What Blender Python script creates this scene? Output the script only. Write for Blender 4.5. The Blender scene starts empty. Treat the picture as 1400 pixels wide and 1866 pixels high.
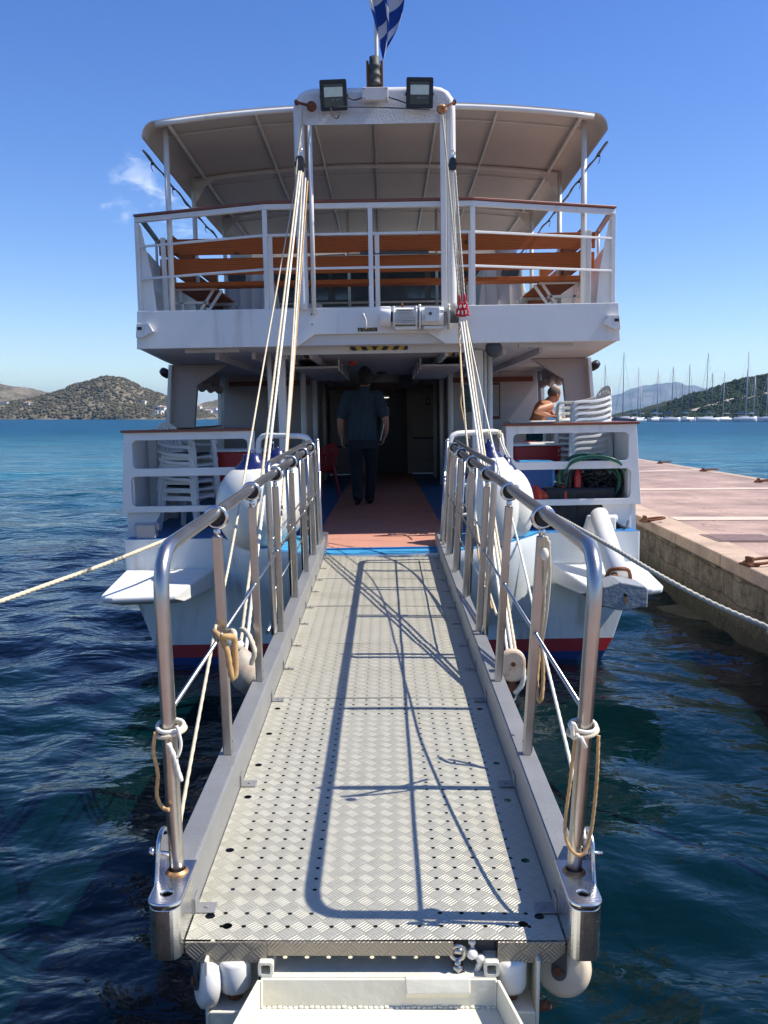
import bpy, bmesh, math, random
import numpy as np
from mathutils import Vector, Matrix, noise as mnoise
R=math.radians
random.seed(7)
S=bpy.context.scene
C=S.collection
# ------------------------------------------------------------ camera
PITCH=R(6.17); FPX=1613.; CAMZ=2.5
cd=bpy.data.cameras.new('camera'); cam=bpy.data.objects.new('camera',cd); C.objects.link(cam)
cam.location=(0,0,CAMZ); cam.rotation_euler=(R(90)-PITCH,0,0)
cd.sensor_fit='VERTICAL'; cd.sensor_height=24.; cd.lens=24.*FPX/1866.; cd.clip_start=.05; cd.clip_end=40000
S.camera=cam
S.render.resolution_x=768; S.render.resolution_y=1024
# ------------------------------------------------------------ sky, sun, exposure
SUN_EL=R(53); SUN_AZ=R(-2.5)       # azimuth from +X towards +Y
SKY_STRENGTH=.124; SUN_STRENGTH=4.9
sdir=Vector((math.cos(SUN_EL)*math.cos(SUN_AZ),math.cos(SUN_EL)*math.sin(SUN_AZ),math.sin(SUN_EL)))
w=bpy.data.worlds.new('World'); S.world=w; w.use_nodes=True
nt=w.node_tree; nt.nodes.clear()
def N(t,ty,**k):
    n=t.nodes.new(ty)
    for a,b in k.items(): setattr(n,a,b)
    return n
def L(t,a,b): t.links.new(a,b)
wo=N(nt,'ShaderNodeOutputWorld'); bg=N(nt,'ShaderNodeBackground'); sk=N(nt,'ShaderNodeTexSky')
sk.sky_type='NISHITA'; sk.sun_disc=False; sk.sun_elevation=SUN_EL; sk.sun_rotation=math.pi/2-SUN_AZ
sk.air_density=1.0; sk.dust_density=.0; sk.ozone_density=3.0; sk.altitude=0
bg.inputs['Strength'].default_value=SKY_STRENGTH
# small fair-weather clouds low in the sky, laid out by direction
tc=N(nt,'ShaderNodeTexCoord'); mpn=N(nt,'ShaderNodeMapping'); mpn.inputs['Scale'].default_value=(1,1,2.3)
nz=N(nt,'ShaderNodeTexNoise'); nz.inputs['Scale'].default_value=21; nz.inputs['Detail'].default_value=9; nz.inputs['Roughness'].default_value=.62; nz.inputs['Distortion'].default_value=.9
L(nt,tc.outputs['Generated'],mpn.inputs['Vector']); L(nt,mpn.outputs['Vector'],nz.inputs['Vector'])
def dirvec(px,py):
    a=(px-700)/FPX; b=-(py-933)/FPX; c,s=math.cos(PITCH),math.sin(PITCH)
    return Vector((a,c+b*s,-s+b*c)).normalized()
acc=None
for (px,py,rr) in ((250,328,.020),(211,333,.013),(275,338,.022),(305,348,.026),(228,379,.018),(335,398,.026),(200,383,.012)):
    d=N(nt,'ShaderNodeVectorMath',operation='DISTANCE'); L(nt,tc.outputs['Generated'],d.inputs[0]); d.inputs[1].default_value=dirvec(px,py)
    m=N(nt,'ShaderNodeMapRange'); m.inputs['From Min'].default_value=0; m.inputs['From Max'].default_value=rr*2.1; m.inputs['To Min'].default_value=1; m.inputs['To Max'].default_value=0
    L(nt,d.outputs['Value'],m.inputs['Value'])
    if acc is None: acc=m.outputs[0]
    else:
        x=N(nt,'ShaderNodeMath',operation='MAXIMUM'); L(nt,acc,x.inputs[0]); L(nt,m.outputs[0],x.inputs[1]); acc=x.outputs[0]
a1=N(nt,'ShaderNodeMath',operation='MULTIPLY_ADD'); L(nt,acc,a1.inputs[0]); a1.inputs[1].default_value=.34; L(nt,nz.outputs['Fac'],a1.inputs[2])
m2=N(nt,'ShaderNodeMapRange',interpolation_type='SMOOTHSTEP'); m2.inputs['From Min'].default_value=.70; m2.inputs['From Max'].default_value=1.06; m2.inputs['To Max'].default_value=.45
L(nt,a1.outputs[0],m2.inputs['Value'])
gt=N(nt,'ShaderNodeMath',operation='GREATER_THAN'); L(nt,acc,gt.inputs[0]); gt.inputs[1].default_value=.001
mm=N(nt,'ShaderNodeMath',operation='MULTIPLY'); L(nt,m2.outputs[0],mm.inputs[0]); L(nt,gt.outputs[0],mm.inputs[1])
mx=N(nt,'ShaderNodeMix',data_type='RGBA'); L(nt,mm.outputs[0],mx.inputs['Factor']); hs_=N(nt,'ShaderNodeHueSaturation'); hs_.inputs['Saturation'].default_value=1.27; hs_.inputs['Hue'].default_value=.517; L(nt,sk.outputs['Color'],hs_.inputs['Color']); L(nt,hs_.outputs['Color'],mx.inputs['A']); mx.inputs['B'].default_value=(8.2,8.6,9.2,1)
L(nt,mx.outputs['Result'],bg.inputs['Color']); L(nt,bg.outputs[0],wo.inputs['Surface'])
sl=bpy.data.lights.new('sun','SUN'); sl.energy=SUN_STRENGTH; sl.angle=R(.53); sl.color=(1,.955,.88)
so=bpy.data.objects.new('sun',sl); C.objects.link(so); so.location=sdir*60; so.rotation_euler=sdir.to_track_quat('Z','Y').to_euler()
S.view_settings.view_transform='Standard'; S.view_settings.look='None'; S.view_settings.exposure=0.50; S.view_settings.gamma=1

# ------------------------------------------------------------ pixel -> world helpers (authoring)
def ray(px,py):
    a=(px-700)/FPX; b=-(py-933)/FPX; c,s=math.cos(PITCH),math.sin(PITCH)
    return (a,c+b*s,-s+b*c)
def UY(px,py,Y):
    r=ray(px,py); t=Y/r[1]; return Vector((r[0]*t,Y,CAMZ+r[2]*t))
def UZ(px,py,z):
    r=ray(px,py); t=(z-CAMZ)/r[2]; return Vector((r[0]*t,r[1]*t,z))
ROLL=R(-1.0); FP=Vector((0,8.95,0))
MR=Matrix.Rotation(ROLL,3,'Y'); MRI=MR.inverted()
def W2F(v): return MRI@(Vector(v)-FP)+FP
def F2W(v): return MR@(Vector(v)-FP)+FP
def B(px,py,Y): return W2F(UY(px,py,Y))
# ------------------------------------------------------------ materials
def mat(name,rgb,rough=.5,metal=0.,var=.08,scale=3.,bump=0.,bscale=40.,stain=None,stain_amt=.5,stain_scale=2.,spec=.5,fine=.0,stretch=(1,1,1),alpha=None,coat=0,streak=0):
    m=bpy.data.materials.new(name); m.use_nodes=True; t=m.node_tree; p=t.nodes['Principled BSDF']
    p.inputs['Roughness'].default_value=rough; p.inputs['Metallic'].default_value=metal; p.inputs['Specular IOR Level'].default_value=spec
    if coat: p.inputs['Coat Weight'].default_value=coat
    tc=N(t,'ShaderNodeTexCoord'); mp=N(t,'ShaderNodeMapping'); mp.inputs['Scale'].default_value=stretch; L(t,tc.outputs['Object'],mp.inputs['Vector'])
    n=N(t,'ShaderNodeTexNoise'); n.inputs['Scale'].default_value=scale; n.inputs['Detail'].default_value=6; n.inputs['Roughness'].default_value=.6
    L(t,mp.outputs['Vector'],n.inputs['Vector'])
    mr=N(t,'ShaderNodeMapRange'); mr.inputs['From Min'].default_value=.3; mr.inputs['From Max'].default_value=.7; mr.inputs['To Min'].default_value=1-var; mr.inputs['To Max'].default_value=1+var
    L(t,n.outputs['Fac'],mr.inputs['Value'])
    sc=N(t,'ShaderNodeVectorMath',operation='SCALE'); sc.inputs[0].default_value=rgb; L(t,mr.outputs[0],sc.inputs['Scale'])
    col=sc.outputs[0]
    if stain:
        n2=N(t,'ShaderNodeTexNoise'); n2.inputs['Scale'].default_value=stain_scale; n2.inputs['Detail'].default_value=8; n2.inputs['Roughness'].default_value=.7
        L(t,mp.outputs['Vector'],n2.inputs['Vector'])
        r2=N(t,'ShaderNodeMapRange'); r2.inputs['From Min'].default_value=.52; r2.inputs['From Max'].default_value=.75; r2.inputs['To Max'].default_value=stain_amt
        L(t,n2.outputs['Fac'],r2.inputs['Value'])
        mx=N(t,'ShaderNodeMix',data_type='RGBA'); L(t,r2.outputs[0],mx.inputs['Factor']); L(t,col,mx.inputs['A']); mx.inputs['B'].default_value=(*stain,1); col=mx.outputs['Result']
    if streak:
        mpk=N(t,'ShaderNodeMapping'); mpk.inputs['Scale'].default_value=(1,1,.10); L(t,tc.outputs['Object'],mpk.inputs['Vector']); nk=N(t,'ShaderNodeTexNoise'); nk.inputs['Scale'].default_value=9; nk.inputs['Detail'].default_value=4; L(t,mpk.outputs[0],nk.inputs['Vector'])
        nl=N(t,'ShaderNodeTexNoise'); nl.inputs['Scale'].default_value=1.1; nl.inputs['Detail'].default_value=3; L(t,tc.outputs['Object'],nl.inputs['Vector'])
        pk=N(t,'ShaderNodeMath',operation='MULTIPLY'); L(t,nk.outputs['Fac'],pk.inputs[0]); L(t,nl.outputs['Fac'],pk.inputs[1]); rk=N(t,'ShaderNodeMapRange'); rk.inputs['From Min'].default_value=.31; rk.inputs['From Max'].default_value=.45; rk.inputs['To Max'].default_value=streak; L(t,pk.outputs[0],rk.inputs['Value'])
        mk=N(t,'ShaderNodeMix',data_type='RGBA'); L(t,rk.outputs[0],mk.inputs['Factor']); L(t,col,mk.inputs['A']); mk.inputs['B'].default_value=(.36,.24,.13,1); col=mk.outputs['Result']
    if fine:
        n4=N(t,'ShaderNodeTexNoise'); n4.inputs['Scale'].default_value=bscale; n4.inputs['Detail'].default_value=3
        L(t,mp.outputs['Vector'],n4.inputs['Vector'])
        r4=N(t,'ShaderNodeMapRange'); r4.inputs['From Min'].default_value=.3; r4.inputs['From Max'].default_value=.7; r4.inputs['To Min'].default_value=1-fine; r4.inputs['To Max'].default_value=1+fine
        L(t,n4.outputs['Fac'],r4.inputs['Value'])
        s4=N(t,'ShaderNodeVectorMath',operation='SCALE'); L(t,col,s4.inputs[0]); L(t,r4.outputs[0],s4.inputs['Scale']); col=s4.outputs[0]
    L(t,col,p.inputs['Base Color'])
    if bump:
        n3=N(t,'ShaderNodeTexNoise'); n3.inputs['Scale'].default_value=bscale; n3.inputs['Detail'].default_value=4
        L(t,mp.outputs['Vector'],n3.inputs['Vector'])
        bp=N(t,'ShaderNodeBump'); bp.inputs['Strength'].default_value=bump; bp.inputs['Distance'].default_value=.01
        L(t,n3.outputs['Fac'],bp.inputs['Height']); L(t,bp.outputs[0],p.inputs['Normal'])
    rr=N(t,'ShaderNodeMapRange'); rr.inputs['To Min'].default_value=max(.02,rough-.1); rr.inputs['To Max'].default_value=min(1,rough+.1); L(t,n.outputs['Fac'],rr.inputs['Value']); L(t,rr.outputs[0],p.inputs['Roughness'])
    return m
M={}
M['white']=mat('white_paint',(.77,.75,.70),.38,var=.04,scale=1.3,bump=.12,bscale=6,stain=(.50,.45,.36),stain_amt=.25,stain_scale=1.6,streak=.35)
M['hull']=mat('hull_paint',(.70,.73,.71),.35,var=.05,scale=.9,bump=.25,bscale=3.5,stain=(.45,.45,.40),stain_amt=.35,stain_scale=1.2,stretch=(1,1,.5),streak=.6)
M['red']=mat('red_stripe_paint',(.40,.02,.02),.35,var=.1)
M['navy']=mat('bottom_paint',(.008,.035,.15),.35,var=.2)
M['blue_deck']=mat('blue_deck_paint',(.03,.17,.40),.5,var=.12,scale=4,bump=.2,bscale=60,stain=(.1,.2,.3),stain_amt=.4)
M['carpet']=mat('red_carpet',(.50,.23,.155),.95,var=.1,scale=5,bump=.5,bscale=220,fine=.15,stain=(.3,.16,.12),stain_amt=.4)
M['steel']=mat('stainless_steel',(.46,.44,.41),.31,1,var=.08,scale=9,bump=.04,bscale=30,stain=(.38,.31,.23),stain_amt=.35,stain_scale=7)
M['polished']=mat('polished_steel',(.62,.61,.60),.27,1,var=.05,scale=12,bump=.06,bscale=15)
M['alu']=mat('dull_aluminium',(.33,.325,.31),.5,.55,var=.10,scale=4,bump=.1,bscale=90,stain=(.3,.28,.25),stain_amt=.4,stain_scale=3,fine=.06)
M['rust']=mat('rusty_iron',(.17,.062,.025),.85,.1,var=.35,scale=18,bump=.7,bscale=60,stain=(.05,.03,.025),stain_amt=.8,stain_scale=9)
M['rope']=mat('cream_rope',(.62,.53,.37),.85,var=.12,scale=9,bump=.3,bscale=400,fine=.15)
M['rope_white']=mat('white_rope',(.72,.68,.57),.8,var=.08,scale=9,fine=.12,bscale=300)
M['rope_tan']=mat('tan_rope',(.50,.31,.13),.85,var=.2,scale=9,bump=.3,bscale=400,fine=.2)
M['rope_grey']=mat('grey_mooring_rope',(.50,.47,.38),.85,var=.2,scale=4,bump=.3,bscale=300,stain=(.5,.33,.14),stain_amt=.7,stain_scale=2,fine=.15)
M['wood']=None
M['cap']=mat('varnished_cap',(.20,.055,.028),.35,var=.25,scale=3,stretch=(1,6,6))
M['canvas']=mat('canopy_sheet',(.53,.475,.42),.7,var=.05,scale=1.5,bump=.25,bscale=2.5)
M['canopyframe']=mat('canopy_frame_paint',(.62,.59,.54),.5,var=.05)
M['vinyl']=mat('fender_vinyl',(.74,.72,.63),.32,var=.05,scale=2.5,stain=(.45,.42,.36),stain_amt=.25,stain_scale=3,bump=.05,bscale=8)
M['navyvinyl']=mat('fender_navy_end',(.012,.02,.10),.28,var=.1)
M['plastic']=mat('white_chair_plastic',(.76,.76,.72),.38,var=.03,scale=4,stain=(.5,.48,.42),stain_amt=.15)
M['redplastic']=mat('red_chair_plastic',(.42,.018,.02),.4,var=.1)
M['redspool']=mat('red_orange_plastic',(.62,.06,.03),.4,var=.08)
M['blueplastic']=mat('blue_plastic',(.012,.10,.34),.4,var=.1)
M['bluelid']=mat('light_blue_plastic',(.04,.30,.62),.4,var=.1)
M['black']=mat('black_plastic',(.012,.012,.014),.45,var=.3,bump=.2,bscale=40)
M['rubber']=mat('black_rubber',(.015,.016,.018),.6,var=.3)
M['green']=mat('green_hose',(.01,.10,.06),.35,var=.2)
M['grey_anchor']=mat('grey_anchor_paint',(.26,.28,.29),.6,var=.1,scale=6,bump=1.0,bscale=22,stain=(.20,.10,.05),stain_amt=.35,stain_scale=5)
M['cream']=mat('cream_steel_paint',(.72,.68,.54),.45,var=.05,scale=5,bump=.25,bscale=25,stain=(.50,.38,.22),stain_amt=.3,stain_scale=4)
M['nylon']=mat('white_nylon',(.78,.74,.66),.4,var=.05,scale=8,stain=(.3,.24,.18),stain_amt=.35,stain_scale=7)
M['nylon_old']=mat('yellowed_nylon',(.74,.60,.42),.42,var=.1,scale=5,stain=(.5,.34,.18),stain_amt=.5,stain_scale=6)
M['rustsheave']=mat('rust_stained_block',(.66,.50,.34),.5,var=.2,scale=9,stain=(.42,.14,.03),stain_amt=1.0,stain_scale=16)
M['lensglass']=mat('floodlight_glass',(.42,.44,.43),.12,.3,var=.12,scale=14)
M['glass']=mat('dark_window_glass',(.02,.035,.05),.05,.0,var=.2,spec=.8)
M['redshackle']=mat('red_shackle_paint',(.45,.02,.03),.4,var=.2)
M['yellow']=mat('hazard_yellow',(.55,.42,.06),.5,var=.1)
M['skin']=mat('tanned_skin',(.46,.20,.105),.5,var=.08,scale=12,bump=.08,bscale=60)
M['skin_m']=mat('skin',(.42,.22,.15),.5,var=.08,scale=12)
M['hair']=mat('dark_hair',(.025,.018,.014),.7,var=.3,scale=60,bump=.6,bscale=200)
M['greyhair']=mat('cropped_grey_hair',(.10,.075,.06),.75,var=.3,scale=60,bump=.5,bscale=200)
M['trousers']=mat('dark_trousers',(.012,.016,.022),.85,var=.2,scale=12,bump=.5,bscale=14)
M['shoe']=mat('black_shoes',(.012,.01,.01),.45)
M['trunks']=mat('teal_swim_shorts',(.01,.10,.15),.7,var=.5,scale=10,stain=(.2,.55,.6),stain_amt=.6,stain_scale=9)
M['grey_dark']=mat('dark_grey_paint',(.06,.065,.07),.5,var=.15)
M['saloon']=mat('saloon_panel',(.42,.37,.34),.55,var=.06,scale=1.5,bump=.1,bscale=5)
M['ceiling']=mat('ceiling_paint',(.60,.59,.57),.5,var=.05,scale=1,bump=.15,bscale=4)
M['brownwood']=mat('dark_door_wood',(.09,.035,.02),.5,var=.25,stretch=(1,1,6))
M['poster']=mat('poster_print',(.10,.22,.22),.5,var=.6,scale=9,stain=(.35,.45,.25),stain_amt=.8,stain_scale=14)
M['chart']=mat('framed_chart_print',(.42,.42,.38),.5,var=.25,scale=9,stain=(.2,.3,.3),stain_amt=.5,stain_scale=8)
# ------------------------------------------------------------ mesh builder
OFF={}
SHEAR=[0.]
def yaxis(v):
    v=Vector(v).normalized(); a=Vector((0,0,1)) if abs(v.z)<.95 else Vector((1,0,0))
    x=v.cross(a).normalized(); y=v.cross(x).normalized(); return x,y,v
class MB:
    def __init__(s): s.v=[]; s.f=[]; s.m=[]; s.sm=[]
    def add(s,vs,fs,mi=0,sm=False,M4=None):
        o=len(s.v)
        for p in vs:
            p=Vector(p)
            if M4 is not None: p=M4@p
            s.v.append(tuple(p))
        for f in fs: s.f.append([i+o for i in f]); s.m.append(mi); s.sm.append(sm)
        return s
    def box(s,x0,x1,y0,y1,z0,z1,mi=0,M4=None):
        vs=[(x,y,z) for x in(x0,x1) for y in(y0,y1) for z in(z0,z1)]
        return s.add(vs,[(0,1,3,2),(4,6,7,5),(0,4,5,1),(2,3,7,6),(0,2,6,4),(1,5,7,3)],mi,False,M4)
    def beam(s,a,b,w,h,up=(0,0,1),mi=0):
        a=Vector(a);b=Vector(b);d=(b-a).normalized(); u=Vector(up); x=d.cross(u).normalized(); y=x.cross(d).normalized()
        vs=[p+x*(w/2*i)+y*(h/2*j) for p in(a,b) for i in(-1,1) for j in(-1,1)]
        return s.add(vs,[(0,1,3,2),(4,6,7,5),(0,4,5,1),(2,3,7,6),(0,2,6,4),(1,5,7,3)],mi)
    def cyl(s,a,b,r0,r1=None,n=16,mi=0,caps=True,sm=True):
        r1=r0 if r1 is None else r1; a=Vector(a);b=Vector(b); x,y,_=yaxis(b-a)
        vs=[];fs=[]
        for p,r in((a,r0),(b,r1)):
            for i in range(n):
                t=2*math.pi*i/n; vs.append(p+x*(r*math.cos(t))+y*(r*math.sin(t)))
        for i in range(n): j=(i+1)%n; fs.append((i,j,n+j,n+i))
        s.add(vs,fs,mi,sm)
        if caps: s.add(vs,[tuple(range(n))[::-1],tuple(range(n,2*n))],mi,False)
        return s
    def tube(s,pts,r,n=10,mi=0,closed=False,caps=True,twist=0.,depth=.0,strands=3):
        pts=[Vector(p) for p in pts]; k=len(pts); vs=[];fs=[]; px=None; ln=0
        for i,p in enumerate(pts):
            if closed: d=pts[(i+1)%k]-pts[i-1]
            else: d=pts[min(i+1,k-1)]-pts[max(i-1,0)]
            d=d.normalized() if d.length>1e-9 else Vector((0,0,1))
            if px is None: px,_,_=yaxis(d)
            x=(px-d*px.dot(d)); x=x.normalized() if x.length>1e-6 else yaxis(d)[0]; px=x; y=d.cross(x)
            if i: ln+=(p-pts[i-1]).length
            rr=r[i] if isinstance(r,(list,tuple)) else r
            for j in range(n):
                t=2*math.pi*j/n; q=rr*(1+depth*math.cos(strands*(t-twist*ln))) if depth else rr
                vs.append(p+x*(q*math.cos(t))+y*(q*math.sin(t)))
        kk=k if closed else k-1
        for i in range(kk):
            a=i*n; b=((i+1)%k)*n
            for j in range(n): jj=(j+1)%n; fs.append((a+j,a+jj,b+jj,b+j))
        s.add(vs,fs,mi,True)
        if caps and not closed: s.add(vs,[tuple(range(n))[::-1],tuple(range((k-1)*n,k*n))],mi,False)
        return s
    def lathe(s,prof,a,d,n=24,mi=0,sm=True):
        a=Vector(a); x,y,z=yaxis(d); vs=[];fs=[]
        for (r,h) in prof:
            for i in range(n):
                t=2*math.pi*i/n; vs.append(a+z*h+x*(r*math.cos(t))+y*(r*math.sin(t)))
        for k in range(len(prof)-1):
            for i in range(n): j=(i+1)%n; fs.append((k*n+i,k*n+j,(k+1)*n+j,(k+1)*n+i))
        return s.add(vs,fs,mi,sm)
    def ball(s,c,r,n=12,mi=0,sq=(1,1,1)):
        c=Vector(c); vs=[];fs=[]; m=n//2+2
        for k in range(m+1):
            ph=math.pi*k/m
            for i in range(n):
                t=2*math.pi*i/n; vs.append(c+Vector((r*sq[0]*math.sin(ph)*math.cos(t),r*sq[1]*math.sin(ph)*math.sin(t),r*sq[2]*math.cos(ph))))
        for k in range(m):
            for i in range(n): j=(i+1)%n; fs.append((k*n+i,(k+1)*n+i,(k+1)*n+j,k*n+j))
        return s.add(vs,fs,mi,True)
    def prism(s,poly,axis,d0,d1,mi=0):
        # poly in the two other axes, extruded on axis
        def P(p,d):
            if axis=='x': return (d,p[0],p[1])
            if axis=='y': return (p[0],d,p[1])
            return (p[0],p[1],d)
        n=len(poly); vs=[P(p,d0) for p in poly]+[P(p,d1) for p in poly]
        fs=[tuple(range(n)),tuple(range(n,2*n))[::-1]]+[(i,(i+1)%n,n+(i+1)%n,n+i) for i in range(n)]
        return s.add(vs,fs,mi)
    def loft(s,rings,mi=0,closed=True,caps=True,sm=True):
        n=len(rings[0]); vs=[p for r in rings for p in r]; fs=[]
        for k in range(len(rings)-1):
            for i in range(n if closed else n-1): j=(i+1)%n; fs.append((k*n+i,k*n+j,(k+1)*n+j,(k+1)*n+i))
        s.add(vs,fs,mi,sm)
        if caps: s.add(vs,[tuple(range(n))[::-1],tuple(range((len(rings)-1)*n,len(rings)*n))],mi,False)
        return s
    def plate(s,outer,holes,th,M4,bevel=0,mi=0):
        cu=bpy.data.curves.new('tmp','CURVE'); cu.dimensions='2D'; cu.fill_mode='BOTH'; cu.extrude=th/2-bevel; cu.bevel_depth=bevel; cu.bevel_resolution=1
        for poly in [outer]+holes:
            sp=cu.splines.new('POLY'); sp.points.add(len(poly)-1); sp.use_cyclic_u=True
            for i,p in enumerate(poly): sp.points[i].co=(p[0],p[1],0,1)
        o=bpy.data.objects.new('tmp',cu); me=bpy.data.meshes.new_from_object(o)
        s.add([v.co.copy() for v in me.vertices],[tuple(f.vertices) for f in me.polygons],mi,False,M4)
        bpy.data.objects.remove(o); bpy.data.curves.remove(cu); bpy.data.meshes.remove(me); return s
    def build(s,name,mats,parent=None,loc=None,bevel=0,bseg=2,rot=None,smooth_angle=None,recalc=True,label=None):
        if SHEAR[0]: s.v=[(p[0]+SHEAR[0]*max(0,p[2]-.13),p[1],p[2]) for p in map(Vector,s.v)]
        me=bpy.data.meshes.new(name); off=Vector((0,0,0))
        if parent is not None: off=OFF.get(parent.name,Vector((0,0,0)))
        elif loc is not None: off=Vector(loc)
        me.from_pydata([tuple(Vector(v)-off) for v in s.v],[],s.f)
        ml=mats if isinstance(mats,(list,tuple)) else [mats]
        for m in ml: me.materials.append(M[m] if isinstance(m,str) else m)
        me.polygons.foreach_set('material_index',s.m); me.polygons.foreach_set('use_smooth',s.sm)
        if recalc:
            bm=bmesh.new(); bm.from_mesh(me); bmesh.ops.remove_doubles(bm,verts=bm.verts,dist=1e-5); bmesh.ops.recalc_face_normals(bm,faces=bm.faces); bm.to_mesh(me); bm.free()
        me.update()
        o=bpy.data.objects.new(name,me); C.objects.link(o)
        if parent is not None: o.parent=parent; OFF[o.name]=off
        elif loc is not None: o.location=loc
        if rot is not None: o.rotation_euler=rot
        if bevel:
            b=o.modifiers.new('bevel','BEVEL'); b.width=bevel; b.segments=bseg; b.limit_method='ANGLE'; b.angle_limit=R(35); b.harden_normals=False
        if label: o['label']=label
        return o
def tag(o,label=None,cat=None,group=None,kind=None):
    if label: o['label']=label
    if cat: o['category']=cat
    if group: o['group']=group
    if kind: o['kind']=kind
    return o
def thing(name,label,cat,loc=(0,0,0),rot=(0,0,0),group=None,absolute=True):
    o=bpy.data.objects.new(name,None); C.objects.link(o); o.location=loc; o.rotation_euler=rot; o.empty_display_size=.1
    OFF[o.name]=Vector(loc) if absolute else Vector((0,0,0))
    return tag(o,label,cat,group)
def fthing(name,label,cat,floc,group=None,rotz=0,local=False):
    # a thing standing on the heeled ferry: children are given in ferry coordinates (or local ones)
    o=thing(name,label,cat,F2W(floc),(0,0,0),group); o.rotation_euler=(MR@Matrix.Rotation(rotz,3,'Z')).to_euler()
    OFF[o.name]=Vector((0,0,0)) if local else Vector(floc); return o
def kids(o): return [c for c in bpy.data.objects if c.parent==o]
def dup(o,loc=None,rot=None,label=None,parent=None,_map=None):
    c=o.copy(); C.objects.link(c)
    if parent is not None: c.parent=parent
    for k in kids(o): dup(k,parent=c)
    if loc is not None: c.location=loc
    if rot is not None: c.rotation_euler=rot
    if label: c['label']=label
    return c
def spline(pts,n=8):
    pts=[Vector(p) for p in pts]; out=[]
    for i in range(len(pts)-1):
        p0=pts[max(i-1,0)];p1=pts[i];p2=pts[i+1];p3=pts[min(i+2,len(pts)-1)]
        for k in range(n):
            t=k/n; out.append(.5*((2*p1)+(p2-p0)*t+(2*p0-5*p1+4*p2-p3)*t*t+(3*p1-p0-3*p2+p3)*t**3))
    out.append(pts[-1]); return out
def resample(pts,step):
    pts=[Vector(p) for p in pts]; out=[pts[0]]; carry=0
    for a,b in zip(pts,pts[1:]):
        d=(b-a).length; t=step-carry
        while t<=d: out.append(a+(b-a)*(t/d)); t+=step
        carry=d-(t-step)
    out.append(pts[-1]); return out
def rrect(x0,x1,y0,y1,r,n=5):
    out=[]
    for cx,cy,a in((x1-r,y1-r,0),(x0+r,y1-r,90),(x0+r,y0+r,180),(x1-r,y0+r,270)):
        for k in range(n+1):
            t=R(a+90*k/n); out.append((cx+r*math.cos(t),cy+r*math.sin(t)))
    return out
def round_path(pts,r,n=6):
    pts=[Vector(p) for p in pts]; out=[pts[0]]
    for i in range(1,len(pts)-1):
        a=(pts[i-1]-pts[i]); b=(pts[i+1]-pts[i]); ra=min(r,a.length*.49,b.length*.49)
        p0=pts[i]+a.normalized()*ra; p2=pts[i]+b.normalized()*ra
        for k in range(n+1):
            t=k/n; out.append(p0*(1-t)**2+pts[i]*2*t*(1-t)+p2*t*t)
    out.append(pts[-1]); return out
XZ=Matrix(((1,0,0,0),(0,0,1,0),(0,1,0,0),(0,0,0,1)))   # plate drawn in x,z ; thickness on y
def wood_mat():
    m=bpy.data.materials.new('varnished_pine'); m.use_nodes=True; t=m.node_tree; p=t.nodes['Principled BSDF']; p.inputs['Roughness'].default_value=.62; p.inputs['Specular IOR Level'].default_value=.2
    tc=N(t,'ShaderNodeTexCoord'); mp=N(t,'ShaderNodeMapping'); mp.inputs['Scale'].default_value=(1,7,7); L(t,tc.outputs['Object'],mp.inputs[0])
    n=N(t,'ShaderNodeTexNoise'); n.inputs['Scale'].default_value=2.2; n.inputs['Detail'].default_value=6; n.inputs['Distortion'].default_value=1.5; L(t,mp.outputs[0],n.inputs['Vector'])
    wv=N(t,'ShaderNodeTexWave'); wv.wave_type='BANDS'; wv.bands_direction='Z'; wv.inputs['Scale'].default_value=2.6; wv.inputs['Distortion'].default_value=7; wv.inputs['Detail'].default_value=3; L(t,mp.outputs[0],wv.inputs['Vector'])
    a=N(t,'ShaderNodeMix',data_type='RGBA'); a.inputs['A'].default_value=(.42,.110,.024,1); a.inputs['B'].default_value=(.27,.062,.014,1); L(t,wv.outputs['Fac'],a.inputs['Factor'])
    vo=N(t,'ShaderNodeTexVoronoi'); vo.inputs['Scale'].default_value=1.7; mp2=N(t,'ShaderNodeMapping'); mp2.inputs['Scale'].default_value=(1.5,.02,2.2); L(t,tc.outputs['Object'],mp2.inputs[0]); L(t,mp2.outputs[0],vo.inputs['Vector'])
    kr=N(t,'ShaderNodeMapRange'); kr.inputs['From Min'].default_value=.04; kr.inputs['From Max'].default_value=.12; kr.inputs['To Min'].default_value=.85; kr.inputs['To Max'].default_value=0; L(t,vo.outputs['Distance'],kr.inputs['Value'])
    b=N(t,'ShaderNodeMix',data_type='RGBA'); L(t,kr.outputs[0],b.inputs['Factor']); L(t,a.outputs['Result'],b.inputs['A']); b.inputs['B'].default_value=(.05,.015,.008,1)
    L(t,b.outputs['Result'],p.inputs['Base Color'])
    bp=N(t,'ShaderNodeBump'); bp.inputs['Strength'].default_value=.2; bp.inputs['Distance'].default_value=.01; L(t,wv.outputs['Fac'],bp.inputs['Height']); L(t,bp.outputs[0],p.inputs['Normal'])
    return m
M['wood']=wood_mat()
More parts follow.
